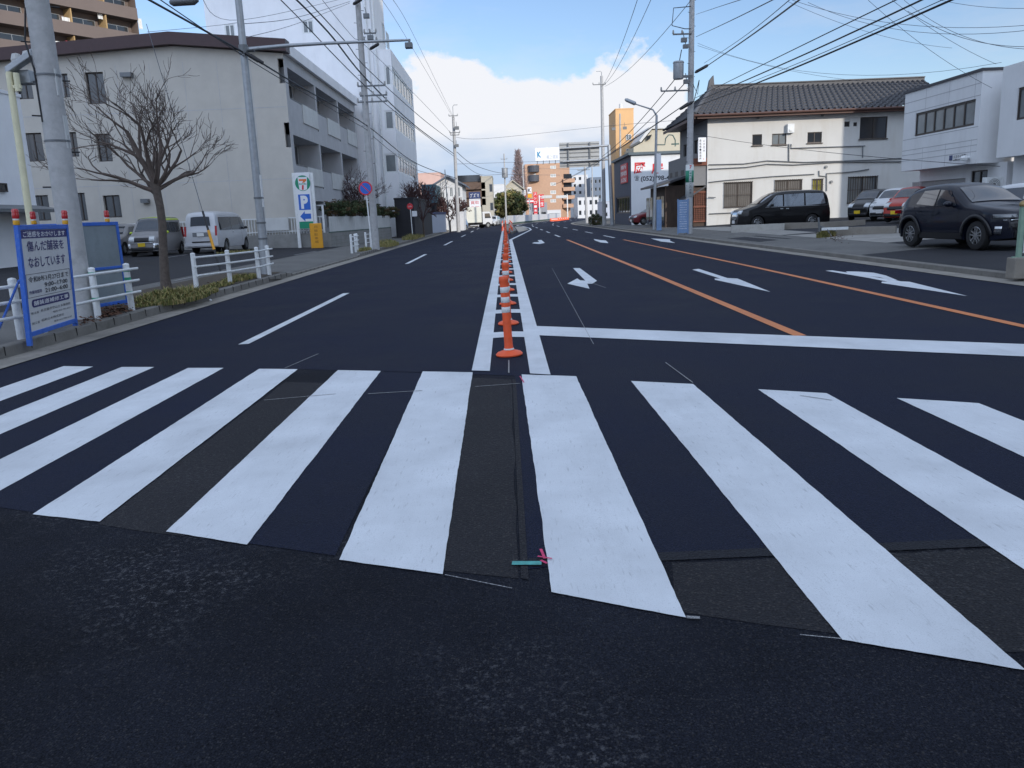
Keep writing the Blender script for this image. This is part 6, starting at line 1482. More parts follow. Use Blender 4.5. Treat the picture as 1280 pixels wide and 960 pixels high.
# gantry with the back of a big direction sign
b = Vector((at(765.5,282,76).x, 76, g(9.9,76))); t = thing('gantry_sign', 'large direction sign seen from its ribbed grey back on a two-arm gantry', 'road sign', tuple(b))
tp = at(761,181,b.y)-b
mb = MB(); mb.cyl((0,0,0),(tp.x,0,tp.z),.19,.15,n=18); mb.build('post', 'galv', t, smooth=True)
mb = MB()
for (u0,v0,u1,v1) in ((761,182,703,185.5),(762,199,703,202)): mb.cyl(at(u0,v0,76)-b, at(u1,v1,75.9)-b, .10, .085, n=12)
mb.build('arm', 'galv', t, smooth=True)
A_, B_ = at(699,178.5,76.2)-b, at(749,176,76.2)-b; C_, D_ = at(699.5,210,76.2)-b, at(749,208,76.2)-b
mat('sign_back', (.36,.37,.37), .5, .06, 3, metal=.2)
mb = MB(); mb.obox((A_.x,.22,C_.z),(B_.x-A_.x,0,0),(0,.06,0),(0,0,A_.z-C_.z)); mb.build('panel', 'sign_back', t)
mb = MB(); hh_ = A_.z-C_.z
for k in range(6): zz = C_.z+hh_*(k+.5)/6; mb.box(A_.x+.02,B_.x-.02,.16,.219,zz-.03,zz+.03)
for f_ in (.22,.76): xx = A_.x+(B_.x-A_.x)*f_; mb.box(xx-.05,xx+.05,.05,.159,C_.z+.05,A_.z-.05)
mb.build('ribs', 'galv_dark', t)
# --- left: roadworks board with the writing
mat('frame_blue', (.03,.13,.55), .5, .1, 6, dirt=((.2,.3,.45), 18, .4)); mat('board_white', (.60,.61,.62), .5, .05, 3, dirt=((.4,.4,.4), 6, .3)); mat('board_navy', (.025,.025,.14), .5, 0); mat('board_grey', (.22,.26,.28), .6, .12, 2, dirt=((.14,.16,.17), 3, .5)); mat('beacon_red', (.45,.015,.02), .25, .05, 5, coat=.6); mat('beacon_yellow', (.70,.35,.02), .4, .05, 5)
def beacon(parent, x, z, name='warning_light'):
    mb = MB(); SC_ = lambda L: [(a*.84,b*.8) for a, b in L]; mb.lathe(SC_([(0,0),(.045,0),(.05,.02),(.048,.06),(.045,.10)]), 14, 1, (x,0,z)); mb.lathe(SC_([(.046,.075),(.048,.076),(.048,.10),(.046,.101)]), 14, 2, (x,0,z)); mb.lathe(SC_([(.045,.10),(.05,.12),(.055,.15),(.052,.18),(.05,.20),(.055,.23),(.04,.26),(0,.265)]), 14, 0, (x,0,z)); mb.build(name, ['beacon_red','beacon_yellow','reflector_white'], parent, smooth=True)
def board(label, p_bl, p_br, Hb, leg, panel_m, rail_z=None, name='roadworks_board', lights=(0,1), txt=False, leanb=.0):
    """blue-framed board: p_bl, p_br ground points of the two feet"""
    d = (p_br-p_bl); d.z = 0; w = d.length; U = d.normalized(); rz = math.atan2(U.y, U.x)
    t = thing(name, label, 'sign', (p_bl.x,p_bl.y,(p_bl.z+p_br.z)/2-.01), rz); t.rotation_euler = (-leanb, 0, rz)
    f = .065
    mb = MB(); mb.box(0,f,-.03,.03,0,Hb); mb.box(w-f,w,-.03,.03,0,Hb); mb.box(f,w-f,-.028,.028,Hb-f,Hb); mb.box(f,w-f,-.028,.028,leg,leg+f)
    if rail_z: mb.box(f,w-f,-.03,.03,rail_z,rail_z+.05)
    mb.build('frame', 'frame_blue', t, bevel=.006)
    mb = MB(); mb.box(f,w-f,-.015,.0,leg+f,Hb-f); mb.build('panel', panel_m, t)
    for s in lights: beacon(t, s*(w-f)+f/2, Hb)
    mb = MB()
    for x in (0, w-f): mb.obox((x+.01,.03,.9),(f-.02,0,0),(0,.02,0),(0,.45,-.92)) 
    mb.build('rear_leg', 'frame_blue', t)
    return t, w
q0, q1 = gp(36, 432), gp(95, 407)
Hb = (at(8, 284, q0.y)-q0).length*.99
t, w = board('roadworks notice board in a blue frame covered in Japanese writing, with red warning lights', q0, q1, Hb, .12, 'board_white', leanb=-.05)
f = .065; z0, z1 = .12+f, Hb-f; hh_ = z1-z0; W_ = w-2*f; n = -.0185
def Y_(k): return z1-hh_*k
mb = MB(); mb.box(f+.01,w-f-.01,n+.0005,n+.002,Y_(.085),Y_(.004)); mb.build('header_band', 'board_navy', t)
mb = MB(); O = lambda x, k: (f+W_*x, n-.001, Y_(k))
write(mb, 'ご迷惑をおかけします', O(.05,.073), Ux, Uz, W_*.90, hh_*.058, 1, .03)
write(mb, '傷んだ舗装を', O(.10,.215), Ux, Uz, W_*.80, hh_*.105, 0, .03)
write(mb, 'なおしています', O(.10,.375), Ux, Uz, W_*.80, hh_*.105, 0, .03)
write(mb, '令和8年3月27日まで', O(.06,.52), Ux, Uz, W_*.88, hh_*.058, 2, .02)
write(mb, '9:00~17:00', O(.38,.585), Ux, Uz, W_*.52, hh_*.045, 2, .015); write(mb, '21:00~6:00', O(.38,.645), Ux, Uz, W_*.52, hh_*.045, 2, .015)
write(mb, '作業時間帯', O(.05,.635), Ux, Uz, W_*.26, hh_*.035, 0, .02)
write(mb, '発注者', O(.04,.835), Ux, Uz, W_*.16, hh_*.024, 2); write(mb, '名古屋市守山土木事務所', O(.24,.830), Ux, Uz, W_*.68, hh_*.028, 2); write(mb, '電話 052-793-8531', O(.50,.872), Ux, Uz, W_*.42, hh_*.02, 2)
write(mb, '施工者', O(.04,.935), Ux, Uz, W_*.16, hh_*.024, 2); write(mb, '昭和土木株式会社', O(.24,.930), Ux, Uz, W_*.5, hh_*.028, 2); write(mb, '電話 052-798-4150', O(.50,.972), Ux, Uz, W_*.42, hh_*.02, 2)
mb.build('lettering', ['board_navy','sign_white','ink'], t)
mb = MB(); pts = []
r_ = hh_*.04; x0_, x1_, zc = f+W_*.08, w-f-W_*.08, Y_(.73)
for k in range(9): a = pi/2+pi*k/8; pts.append((x0_+r_+r_*cos(a), n+.0008, zc+r_*sin(a)))
for k in range(9): a = -pi/2+pi*k/8; pts.append((x1_-r_+r_*cos(a), n+.0008, zc+r_*sin(a)))
mb.poly(pts); mb.build('title_band', 'board_navy', t)
mb = MB(); write(mb, '舗装道補修工事', (x0_+r_,n-.0012,zc-r_*.6), Ux, Uz, x1_-x0_-2*r_, r_*1.2, 0, .03); mb.build('lettering', 'sign_white', t)
mb = MB()
for (a,b_,c_,d_) in ((.02,.98,.435,.439),(.02,.98,.665,.669)): mb.box(f+W_*a,f+W_*b_,n+.0003,n+.0012,Y_(d_),Y_(c_))
for a in (.02,.975): mb.box(f+W_*a,f+W_*(a+.005),n+.0003,n+.0012,Y_(.665),Y_(.439))
mb.build('rule_lines', 'ink', t)
# two blank boards
q0, q1 = gp(60, 396), gp(108, 391); H2 = (at(70,277,q0.y)-q0).length
q0 = Vector((at(58,390,13.6).x,13.6,g(-8.3,13.6))); q1 = Vector((at(106,386,14.3).x,14.3,g(-7.8,14.3)))
board('blank grey board in a blue frame half hidden behind the written notice board', q0, q1, (at(80,278,13.9).z-q0.z), .1, 'board_grey', rail_z=.75, name='blank_board')
q0 = Vector((at(112,392,14.6).x,14.6,g(-7.8,14.6))); q1 = Vector((at(161,386,15.6).x,15.6,g(-7.5,15.6)))
board('blank grey board in a blue frame right of the thick concrete pole, one red light', q0, q1, (at(140,276,15.1).z-q0.z), .05, 'board_grey', rail_z=.72, name='blank_board', lights=(0.02,.78))
# --- white pipe guard rails
def guardrail(label, P, Y0s, z_ext=.25, name='guardrail', rails=3, h=.82, post_r=.055, kind=1):
    """P: ground points of the posts; rails stop a little beyond the end posts"""
    t = thing(name, label, 'guardrail', tuple(P[0]), world=True)
    for p in P:
        mb = MB(); mb.cyl((p.x,p.y,p.z-.05),(p.x,p.y,p.z+h),post_r,n=16); mb.lathe([(post_r,h-.0),(post_r+.004,h),(post_r*.8,h+.025),(0,h+.035)], 16, 0, tuple(p)); mb.build('post', 'white_metal', t, smooth=True)
    d0 = (P[1]-P[0]).normalized(); d1 = (P[-1]-P[-2]).normalized()
    side = Vector((d0.y,-d0.x,0))*(post_r+.018)
    for k in range(rails):
        zz = Vector((0,0,h-.08-k*.21)); pts = [P[0]-d0*Y0s[0]+side+zz]+[p+side+zz for p in P]+[P[-1]+d1*Y0s[1]+side+zz]
        mb = MB(); mb.tube(pts, .024, 10); mb.build('rail', 'white_metal', t, smooth=True)
    return t
def gq(u, v): q = gp(u, v); return Vector((q.x,q.y,g(q.x,q.y)))
a, b_, c_, d_ = gq(27,424), gq(123,398), gq(165,388), gq(246,362)
guardrail('white pipe guardrail cut by the left edge, just behind the written notice board', [Vector((a.x-.1-1.9*.1,a.y-1.95,a.z)), a], (1.0,.12))
t = guardrail('white pipe guardrail with green tape wrapped posts before the blank boards', [Vector((-6.86,11.75,-.03)), b_, c_], (.1,.25))
mat('green_tape', (.03,.30,.17), .6, .1, 20)
for p, zs in ((b_,(.72,.3)), (c_,(.55,.3,.7))):
    for z_ in zs: mb = MB(); mb.lathe([(.0562,z_),(.0575,z_+.005),(.0575,z_+.04),(.0562,z_+.05)], 14, 0, tuple(p)); mb.build('tape', 'green_tape', t)
e_, f_, h_ = gq(288,355), gq(324,348), gq(337,344)
guardrail('white pipe guardrail between the bare tree and the galvanised lamp pole', [d_, Vector((e_.x,e_.y,e_.z)), f_, h_], (.03,.3))
guardrail('short white guardrail piece at the far side of the car park entrance', [gq(440,316.5), gq(445,315.2), gq(447,314)], (.03,.15))
guardrail('short white guardrail piece beside the no-parking sign', [gq(458,311.3), gq(464,310)], (.03,.6))
# --- parking sign of the convenience store
b = gp(375, 309.8); YP = b.y; t = thing('parking_sign', 'tall white car-park sign with a seven emblem, a blue P and a blue arrow', 'sign', (b.x,b.y,g(b.x,b.y)), world=True)
mat('seven_green', (.0,.24,.13), .45, 0); mat('seven_orange', (.72,.16,.03), .45, 0); mat('seven_red', (.6,.02,.03), .45, 0); mat('p_blue', (.015,.12,.52), .45, 0)
zg_ = g(b.x,b.y)
A_, B_ = at(362,215,YP), at(389,215,YP); lx0, lx1 = at(371,309,YP).x, at(375,309,YP).x
T_ = at(372,216,YP).z; Bt = at(383,286,YP).z
mb = MB(); xl, xr = at(361.5,250,YP).x+.28, at(394,250,YP).x
mb.box(xl, xl+.16, YP-.06, YP+.06, zg_-.02, T_); mb.box(xr-.16, xr, YP-.06, YP+.06, Bt-.4, T_-.02); mb.box(xr-.16,xr,YP-.06,YP+.06,zg_-.02,Bt-.401); mb.build('post', 'white_metal', t)
mb = MB(); pxl, pxr = xl+.17, xr-.17; mb.box(pxl, pxr, YP-.12, YP+.12, Bt, T_); mb.build('panel', 'sign_white', t, bevel=.015)
yy = YP-.123; cxp = (pxl+pxr)/2; S_ = (T_-Bt)
def tz(v): return at(380,v,YP).z
mb = MB(); mb.box(pxl+.02,pxr-.02,yy-.001,yy+.002,Bt+.02,tz(277)); mb.build('green_band', 'seven_green', t)
cz_ = tz(229); R_ = (tz(219)-tz(239))/2*.98; mb = MB()
mb.poly([(cxp+R_*cos(2*pi*k/36),yy,cz_+R_*sin(2*pi*k/36)) for k in range(36)]); mb.build('emblem_disc', 'seven_green', t)
def q2(lst, dy, m_, nm_='emblem'):
    mb = MB(); mb.poly([(cxp+R_*a,yy-dy,cz_+R_*b2) for a, b2 in lst]); return mb.build(nm_, m_, t)
q2([(-.62,.78),(-.5,-.80),(-.1,-.93),(.1,-.93),(.5,-.80),(.62,.78)], .002, 'sign_white')
q2([(-.48,.52),(.52,.52),(.50,.30),(.18,.05),(-.10,.05),(.10,.28),(-.46,.28)], .004, 'seven_orange'); q2([(-.12,-.25),(.12,-.25),(.06,-.85),(-.18,-.85)], .004, 'seven_red')
mb = MB(); write(mb, 'ELEVEn', (cxp-R_*.48,yy-.0045,cz_-R_*.2), Ux, Uz, R_*.96, R_*.2, 0, .03); mb.build('lettering', 'seven_green', t)
mb = MB(); w2 = (pxr-pxl)*.39; mb.box(cxp-w2,cxp+w2,yy-.002,yy+.002,tz(262.5),tz(243)); mb.build('p_square', 'p_blue', t)
mb = MB(); write(mb, 'P', (cxp-w2*.62,yy-.005,tz(261)), Ux, Uz, w2*1.25, tz(244.5)-tz(261), 0, .06); mb.build('lettering', 'sign_white', t)
mb = MB(); zc = tz(270.5); aw_ = w2; ah = (tz(264)-tz(277))/2
mb.poly([(cxp-aw_*.95,yy-.002,zc),(cxp-aw_*.1,yy-.002,zc+ah),(cxp-aw_*.1,yy-.002,zc+ah*.5),(cxp+aw_*.95,yy-.002,zc+ah*.5),(cxp+aw_*.95,yy-.002,zc-ah*.5),(cxp-aw_*.1,yy-.002,zc-ah*.5),(cxp-aw_*.1,yy-.002,zc-ah)]); mb.build('arrow', 'p_blue', t)
# yellow stand sign
b = gp(398, 310); t = thing('stand_sign', 'yellow upright signboard leaning at the foot of the tall parking sign', 'sign', (b.x,b.y-.2,g(b.x,b.y)))
mat('sign_yellow', (.72,.33,.012), .5, .06, 4); h_ = at(396,279,b.y).z-g(b.x,b.y)
mb = MB(); mb.box(-.33,.33,-.04,.04,0,h_); mb.build('panel', 'sign_yellow', t, bevel=.03); mb = MB(); mb.box(-.3,-.24,.05,.5,0,.05); mb.box(.24,.3,.05,.5,0,.05); mb.build('foot', 'galv_dark', t)
mb = MB()
for k, ch in enumerate('月極駐車場'): write(mb, ch, (-.10,-.046,h_*(.82-.15*k)-.02), Ux, Uz, .2, h_*.1, 0, .02)
mb.build('lettering', mat('brown_ink', (.35,.14,.01), .5, 0), t)
# no parking sign and stop sign
def round_sign(label, base_px, top_v, disc_px, r_px, kind):
    b = gp(*base_px)*.975; b.z = 0; c = at(*disc_px, b.y); t = thing('road_sign', label, 'road sign', (b.x,b.y,g(b.x,b.y)), world=True)
    mb = MB(); mb.cyl((b.x,b.y,g(b.x,b.y)-.05),(c.x,b.y,c.z+.25),.035,n=12); mb.build('post', 'white_metal', t, smooth=True)
    R = r_px*b.y/1000*1.03; yy = b.y-.05; n = 32 if kind != 'stop' else 8; off = pi/8 if kind == 'stop' else 0
    def disc(r, dy, m_, name): mb = MB(); mb.prism([(c.x+r*cos(2*pi*k/n+off),yy-dy,c.z+r*sin(2*pi*k/n+off)) for k in range(n)], (0,.012 if dy == 0 else .002,0)); mb.build(name, m_, t)
    disc(R, 0, 'sign_red', 'disc')
    if kind == 'nopark': 
        disc(R*.80, .005, 'p_blue', 'blue_field'); mb = MB(); s = R*.10; mb.add([(c.x-R*.62,yy-.008,c.z+R*.52),(c.x-R*.52,yy-.008,c.z+R*.62),(c.x+R*.62,yy-.008,c.z-R*.52),(c.x+R*.52,yy-.008,c.z-R*.62)], [(0,3,2,1)]); mb.build('slash', 'sign_red', t)
    return t, b, c, R
round_sign('round blue no-parking sign with a red rim and slash on a white post', (465,311), 0, (457,235.5), 8, 'nopark')
t, b, c, R = round_sign('red stop sign on a white post in front of the dark annex wall', (516,297), 0, (512.5,258), 3.6, 'disc')
mb = MB(); mb.box(c.x+.12,c.x+.5,b.y-.04,b.y-.02,c.z-.75,c.z-.35); mb.build('sub_plate', 'sign_white', t); mb = MB(); write(mb, '止まれ', (c.x-R*.6,b.y-.056,c.z-R*.25), Ux, Uz, R*1.2, R*.5, 0, .02); mb.build('lettering', 'sign_white', t)
round_sign('small round blue no-parking sign by the parked box truck', (598,283), 0, (597.5,258), 2.6, 'nopark')
# white bollard gate post
b = gp(504.5, 291); t = thing('bollard', 'white cylindrical gate post beside the red stop sign', 'bollard', (b.x,b.y,g(b.x,b.y))); mb = MB(); mb.cyl((0,0,0),(0,0,at(504,268,b.y).z-g(b.x,b.y)),.14,n=18); mb.build('post', 'white_metal', t, smooth=True); mb = MB(); mb.box(-.3,.3,-.2,.2,0,.08); mb.build('base', 'white_metal', t)
# --- block wall, white fence and hedge in front of the beige house
YW = 45.75; a = at(345, 300, YW); b = at(455, 300, YW)
mat('block_wall', (.25,.25,.24), .9, .15, 2, bump=.3, dirt=((.12,.12,.11), 1.5, .5)); mat('hedge_a', (.022,.04,.012), .8, .3, 5); mat('hedge_b', (.045,.065,.02), .8, .3, 5); mat('hedge_c', (.08,.045,.015), .8, .3, 5)
wz0 = g(a.x,YW)-.1; wt0 = at(400,291,YW).z
t = thing('block_wall', 'low stained concrete wall with white railings behind the parking sign', 'wall', (a.x-5.5,YW,wz0), world=True)
xE = at(414,300,YW).x
mb = MB(); mb.box(a.x-9, xE, YW, YW+.2, wz0, wt0); mb.build('wall', 'block_wall', t)
mb = MB()
zr0, zr1 = wt0, at(400,270,YW).z
for zz in (zr0+.12, zr1-.06): mb.box(a.x-9, xE-.3, YW+.06, YW+.12, zz, zz+.06)
x_ = a.x-9
while x_ < xE-.35: mb.box(x_,x_+.04,YW+.07,YW+.11,zr0,zr1); x_ += .16
for zz in (at(400,256,YW).z,): mb.box(at(392,260,YW).x, xE-.3, YW+.13, YW+.17, zz-.05, zz)
mb.box(xE-.4,xE-.3,YW+.05,YW+.15,zr0,at(400,256,YW).z); mb.build('railing', 'white_metal', t)
mb = MB(); q = at(347,268,YW-.05); q2_ = at(366,268,YW-.05); mb.box(q.x-1.2,q2_.x-.3,YW-.03,YW-.005,at(350,288,YW).z,at(350,272,YW).z); mb.build('notice_panel', 'panel_white', t)
# street-side wall with hedge
x0 = at(414,300,YW).x; x1 = at(489,285,62).x
t = thing('hedge_wall', 'concrete wall topped by corrugated white sheets running towards the office block', 'wall', (x0,YW,wz0), world=True)
fW = Facade((x0+.01,YW-.02),(x1,62),g(x0,YW)-.2,at(416,291,YW).z)
mb = MB(); fW.wall(mb); mb.obox(fW.pt(0,fW.z0,-.2), fW.U*fW.w, fW.N*.198, (0,0,fW.z1-fW.z0)); mb.build('wall', 'block_wall', t)
for k in range(1,5):
    pass
jb = MB(); 
for k in range(1,5): jb.obox(fW.pt(0,fW.z0+k*.2+.15,.001), fW.U*fW.w, (0,0,.012), fW.N*.004)
jb.build('block_joints', 'kerb_concrete', t)
z2 = at(414,270.5,YW).z; mb = MB(); n = 150; v = []
for i in range(n+1):
    a_ = fW.w*i/n; o_ = -.05+.02*sin(i*pi/2); v += [fW.pt(a_,fW.z1+.06,o_), fW.pt(a_,z2,o_)]
mb.add(v, [(2*i,2*i+2,2*i+3,2*i+1) for i in range(n)]); mb.build('corrugated_sheet', 'panel_white', t)
mb = MB(); mb.obox(fW.pt(0,fW.z1+.001,.0), fW.U*fW.w, (0,0,.05), -fW.N*.12); mb.build('green_rail', 'block_green', t)
def hedge_run(label, u0, u1, v0, v1, Ya, Yb, seed, n=5200, name='hedge', mats_=('hedge_a','hedge_b','hedge_c'), size=.05, ry=1.2):
    a, b = at(u0,(v0+v1)/2,Ya), at(u1,(v0+v1)/2,Yb); c = (a+b)/2; rx = (b.x-a.x)/2; zt_, zb_ = at((u0+u1)/2,v0,(Ya+Yb)/2).z, at((u0+u1)/2,v1,(Ya+Yb)/2).z
    t = thing(name, label, 'hedge', (c.x,c.y,zb_), world=True)
    mb = MB(); foliage(mb, (c.x,c.y,(zt_+zb_)/2), (max(rx,.8),max(abs(Yb-Ya)/2,ry),(zt_-zb_)/2), n, size, len(mats_), seed); mb.build('leaves', list(mats_), t)
    mb = MB(); mb.tube([(c.x,c.y,g(c.x,c.y)),(c.x,c.y,zb_+.3*(zt_-zb_))], [.06,.04], 6); mb.build('stem', 'timber', t)
    return t
for k, (u0,u1,v0,v1,Y_a) in enumerate(((408,430,250,271,47),(424,446,251,271,49.5),(438,460,250,271,52.5),(452,474,253,272,56),(466,482,258,273,59),(479,493,258,273,61.5))):
    hedge_run(['clipped dark green bush nearest the parking sign behind the white sheets','second clipped dark green bush behind the white sheets','clipped bush just left of the no-parking sign disc','clipped bush behind the brown-grey utility pole','low dark bush right of the brown-grey utility pole','last round bush with an orange tint before the dark annex'][k], u0,u1,v0,v1,Y_a,Y_a+2,k, name='bush', n=4200)
hedge_run('dark clipped hedge block on the right kerb before the tall concrete pole', 737, 753, 267, 283, 84, 86, 31, 5200, ry=.8)
t = hedge_run('big green and yellow leafy thicket beyond the start of the median', 617, 658, 239, 273, 140, 144, 41, 9000, 'tree', ('thicket_green','thicket_yellow','thicket_dark') if False else (mat('thicket_green',(.10,.12,.035),.8,.3,2),mat('thicket_yellow',(.26,.22,.08),.8,.3,2),mat('thicket_dark',(.04,.055,.02),.8,.3,2)), .28, 2.5); t['category'] = 'tree'
# ================================================================ TREES
mat('bark', (.10,.08,.068), .9, .3, 12, bump=.5); mat('twig', (.105,.08,.068), .9, .25, 8); mat('far_twig', (.34,.26,.25), .9, .2, 1); mat('red_twig', (.07,.035,.035), .9, .2, 3)
def branchy(t, base, trunk_pts, trunk_r, starts, seed, L0, levels=4, spread=.55, up=.25, twigm='twig', barkm='bark', rmin=.006, kids=3, shrink=.72, extra=.4):
    rd = random.Random(seed); mb = MB(); mb.tube(trunk_pts, trunk_r, 12)
    mb.build('trunk', barkm, t, smooth=True)
    cr = MB()
    def grow(p, d, L, r, lev):
        n = 4; pts = [p]; q = p.copy(); dd = d.copy()
        for i in range(n):
            dd = (dd+Vector((rd.gauss(0,.13), rd.gauss(0,.13), rd.gauss(0,.10)+up*.10))).normalized(); q = q+dd*(L/n); pts.append(q.copy())
        rs = [r*(1-.45*i/n) for i in range(n+1)]
        cr.tube(pts, rs, 6 if r > .02 else 4 if r > .008 else 3)
        if lev == 0: return
        for k in range(kids+(1 if rd.random() < extra else 0)):
            f = rd.uniform(.35,1) if k else 1; i = min(n, max(1, int(f*n+.5))); a = dd.orthogonal().normalized(); a = (Matrix.Rotation(rd.uniform(0,2*pi), 3, dd) @ a)
            nd_ = (dd+a*rd.uniform(spread*.6,spread*1.5)+Vector((0,0,up*.25))).normalized()
            grow(pts[i], nd_, L*rd.uniform(shrink-.14,shrink+.1), max(rmin, rs[i]*.66), lev-1)
    for (p, d, L, r) in starts: grow(Vector(p), Vector(d).normalized(), L, r, levels)
    return cr.build('crown', twigm, t)
b = gp(207, 362); b.z = g(b.x,b.y); YT = b.y
def T(u, v, dy=0): q = at(u, v, YT+dy); return q
t = thing('bare_tree', 'leafless street tree with upswept twiggy branches in the grass strip', 'tree', tuple(b), world=True)
tp = [T(209,366), T(206,345), T(204,310), T(203,280), T(200,258), T(196,240), T(193,228)]
st = [(T(194,232),T(222,150,.3)-T(194,232),1.15,.075),(T(193,230),T(160,130,-.4)-T(193,230),1.25,.075),(T(196,238),T(245,195,.5)-T(196,238),.95,.05),(T(196,240),T(110,205,-.2)-T(196,240),1.15,.055),(T(194,232),T(180,110,-.6)-T(194,232),1.35,.055),
      (T(198,246),T(120,222,.9)-T(198,246),.9,.045),(T(195,236),T(125,140,.2)-T(195,236),1.2,.055),(T(195,236),T(245,150,-.6)-T(195,236),.9,.045),(T(194,232),T(150,150,1.2)-T(194,232),1.0,.045),(T(194,232),T(215,150,-1.2)-T(194,232),.9,.045),(T(195,234),T(262,176,.3)-T(195,234),1.05,.045),(T(195,234),T(95,180,.5)-T(195,234),1.1,.045),(T(194,230),T(235,110,.8)-T(194,230),.9,.04)]
branchy(t, b, tp, [.145,.11,.095,.09,.088,.095,.105], st, 12, 1, 4, .5, .35, kids=2, shrink=.70, extra=.85)
mb = MB(); rd = random.Random(9)
for i in range(120):
    q = T(rd.gauss(160,30), rd.gauss(225,12), rd.uniform(-.8,.8)); s = .03; mb.add([q, q+Vector((s,0,-s)), q+Vector((0,s,-2*s)), q+Vector((-s,0,-s))], [(0,1,2,3)])
def bare(label, u, v, Y, v_top, wpx, seed, twigm='twig', lev=3, n=7, name='bare_tree', r=.09, split=.3):
    b = at(u, v, Y); b.z = g(b.x,Y); tz_ = at(u, v_top, Y).z; H = tz_-b.z; wd = wpx*Y/1000
    t = thing(name, label, 'tree', tuple(b), world=True); rd = random.Random(seed); zs = b.z+H*split
    st = []
    for k in range(n):
        a = 2*pi*k/n+rd.uniform(-.3,.3); el = rd.uniform(.6,1.5); st.append(((b.x,b.y,zs-rd.uniform(0,.3)*H*split),(cos(a)*wd*.5,sin(a)*wd*.5,H*(1-split)*el*.75),H*(1-split)*.42,r*.45))
    branchy(t, b, [tuple(b),(b.x,b.y,b.z+H*split*.5),(b.x,b.y,zs)], [r,r*.8,r*.7], st, seed, 1, lev, .5, .25, twigm, rmin=.012 if Y < 70 else .03, kids=3, shrink=.7)
bare('small bare reddish tree against the pale corner of the office block', 528, 262, 66, 222, 34, 3, 'red_twig', 4)
bare('thin bare reddish tree at the foot of the office block, behind the dark annex', 514, 262, 75, 226, 30, 4, 'red_twig', 4)
bare('bare dark tree behind the brown-grey utility pole near the hedge', 452, 270, 60, 212, 26, 6, 'red_twig', 4)
bare('wide bare tree in front of the white gabled house', 563, 285, 88, 243, 38, 8, 'red_twig', 4)
# tall dawn redwood, bare, conical
b = at(650, 266, 210); b.z = 0; ztop = at(650, 190, 210).z; H = ztop
t = thing('conical_tree', 'tall pinkish leafless conical tree left of the brick apartments', 'tree', tuple(b), world=True)
mb = MB(); mb.cyl((b.x,b.y,0),(b.x,b.y,H),.5,.05,n=8); mb.build('trunk', 'far_twig', t)
mb = MB(); rd = random.Random(2)
for i in range(700):
    f = rd.uniform(.12,1)**.8; z_ = H*f; L = (1-f)*4.6+.5; a = rd.uniform(0,2*pi); L *= rd.uniform(.5,1); p = Vector((b.x,b.y,z_)); e = p+Vector((cos(a)*L,sin(a)*L,L*.55)); mb.tube([p,p.lerp(e,.5)+Vector((0,0,-.1)),e], [.09,.06,.03], 3)
    for k in range(2): s = p.lerp(e, rd.uniform(.4,.9)); mb.tube([s, s+Vector((rd.uniform(-.7,.7),rd.uniform(-.7,.7),rd.uniform(.3,.9)))], [.05,.03], 3)
mb.build('crown', 'far_twig', t)
# hoarding sign tower and shop signs, far left
def far_sign(label, u0, u1, v0, v1, Y, parts, pole_u=None, vb=280, name='shop_sign'):
    a, b = at(u0,(v0+v1)/2,Y), at(u1,(v0+v1)/2,Y); zt_, zb_ = at((u0+u1)/2,v0,Y).z, at((u0+u1)/2,v1,Y).z
    t = thing(name, label, 'sign', (a.x,Y,g(a.x,Y)), world=True)
    mb = MB(); pu = at(pole_u or (u0+u1)/2, 260, Y).x; mb.box(pu-.12,pu+.12,Y+.2,Y+.4,g(pu,Y)-.05,zt_-.1); mb.build('post', 'galv', t)
    for (f0, f1, m_, txt, tm) in parts:
        mb = MB(); z1_, z0_ = zt_+(zb_-zt_)*f0, zt_+(zb_-zt_)*f1; mb.box(a.x,b.x,Y-.15,Y+.19,z0_,z1_); mb.build('panel', m_, t)
        if txt:
            mb = MB(); lines = txt.split('|'); hh = (z1_-z0_)/len(lines)
            for k, ln in enumerate(lines): write(mb, ln, (a.x+(b.x-a.x)*.12,Y-.17,z1_-hh*(k+1)+hh*.2), Ux, Uz, (b.x-a.x)*.76, hh*.6, 0, .03)
            mb.build('lettering', tm, t)
    return t
far_sign('white shop sign tower with a dark blue top panel, beside the box truck', 587, 601, 240, 282, 112, [(0,.2,'navy','ﾌﾞｽﾞﾏ','sign_white'),(.205,.23,'sign_white',None,None),(.24,1,'sign_white','買取|品質|車検|整備|',mat('pale_red',(.6,.2,.22),.5,0))], 591)
far_sign('tall narrow red sign tower with white characters, below the brick apartments', 667, 671.5, 240, 271, 185, [(0,1,'sign_red','ス|シ|ロ|ー|寿|司','sign_white')])
far_sign('red and white banner panel attached right of the tall red sign tower', 672, 680, 243, 259, 186, [(0,.45,'sign_red','焼肉','sign_white'),(.5,1,'sign_red','食堂','sign_white')])
far_sign('square white sign with a dark emblem over red lettering, left of the far poles', 650.5, 657, 237.5, 247, 172, [(0,.7,'sign_white','E',"ink"),(.75,1,'seven_red',None,None)])
far_sign('small white and yellow sign left of the red sign tower', 659.5, 664.5, 234, 247, 180, [(0,.6,'sign_white','K','ink'),(.65,1,'sign_yellow',None,None)])
far_sign('small red and white sign low beside the red sign tower', 659, 667, 249, 254, 183, [(0,.3,'sign_red',None,None),(.3,.7,'sign_white',None,None),(.7,1,'sign_red',None,None)])
a = at(664,262,188); t, f_, _ = block_building('restaurant', 'low dark and white restaurant building behind the red sign tower', a.x, at(684,262,188).x, 188, 196, at(672,254,188).z, 'far_grey', wins_front=(4,1,.9,1.2,.6,3,.3), side='L', cols=1, base=-.2)
a = at(684,262,205); block_building('petrol_canopy', 'low pale flat-roofed building in front of the brick apartments', a.x, at(701,262,205).x, 205, 212, at(690,263,205).z, 'far_white', wins_front=(3,1,1.2,1.0,.4,3,.3), side='L', cols=1, base=-.2)
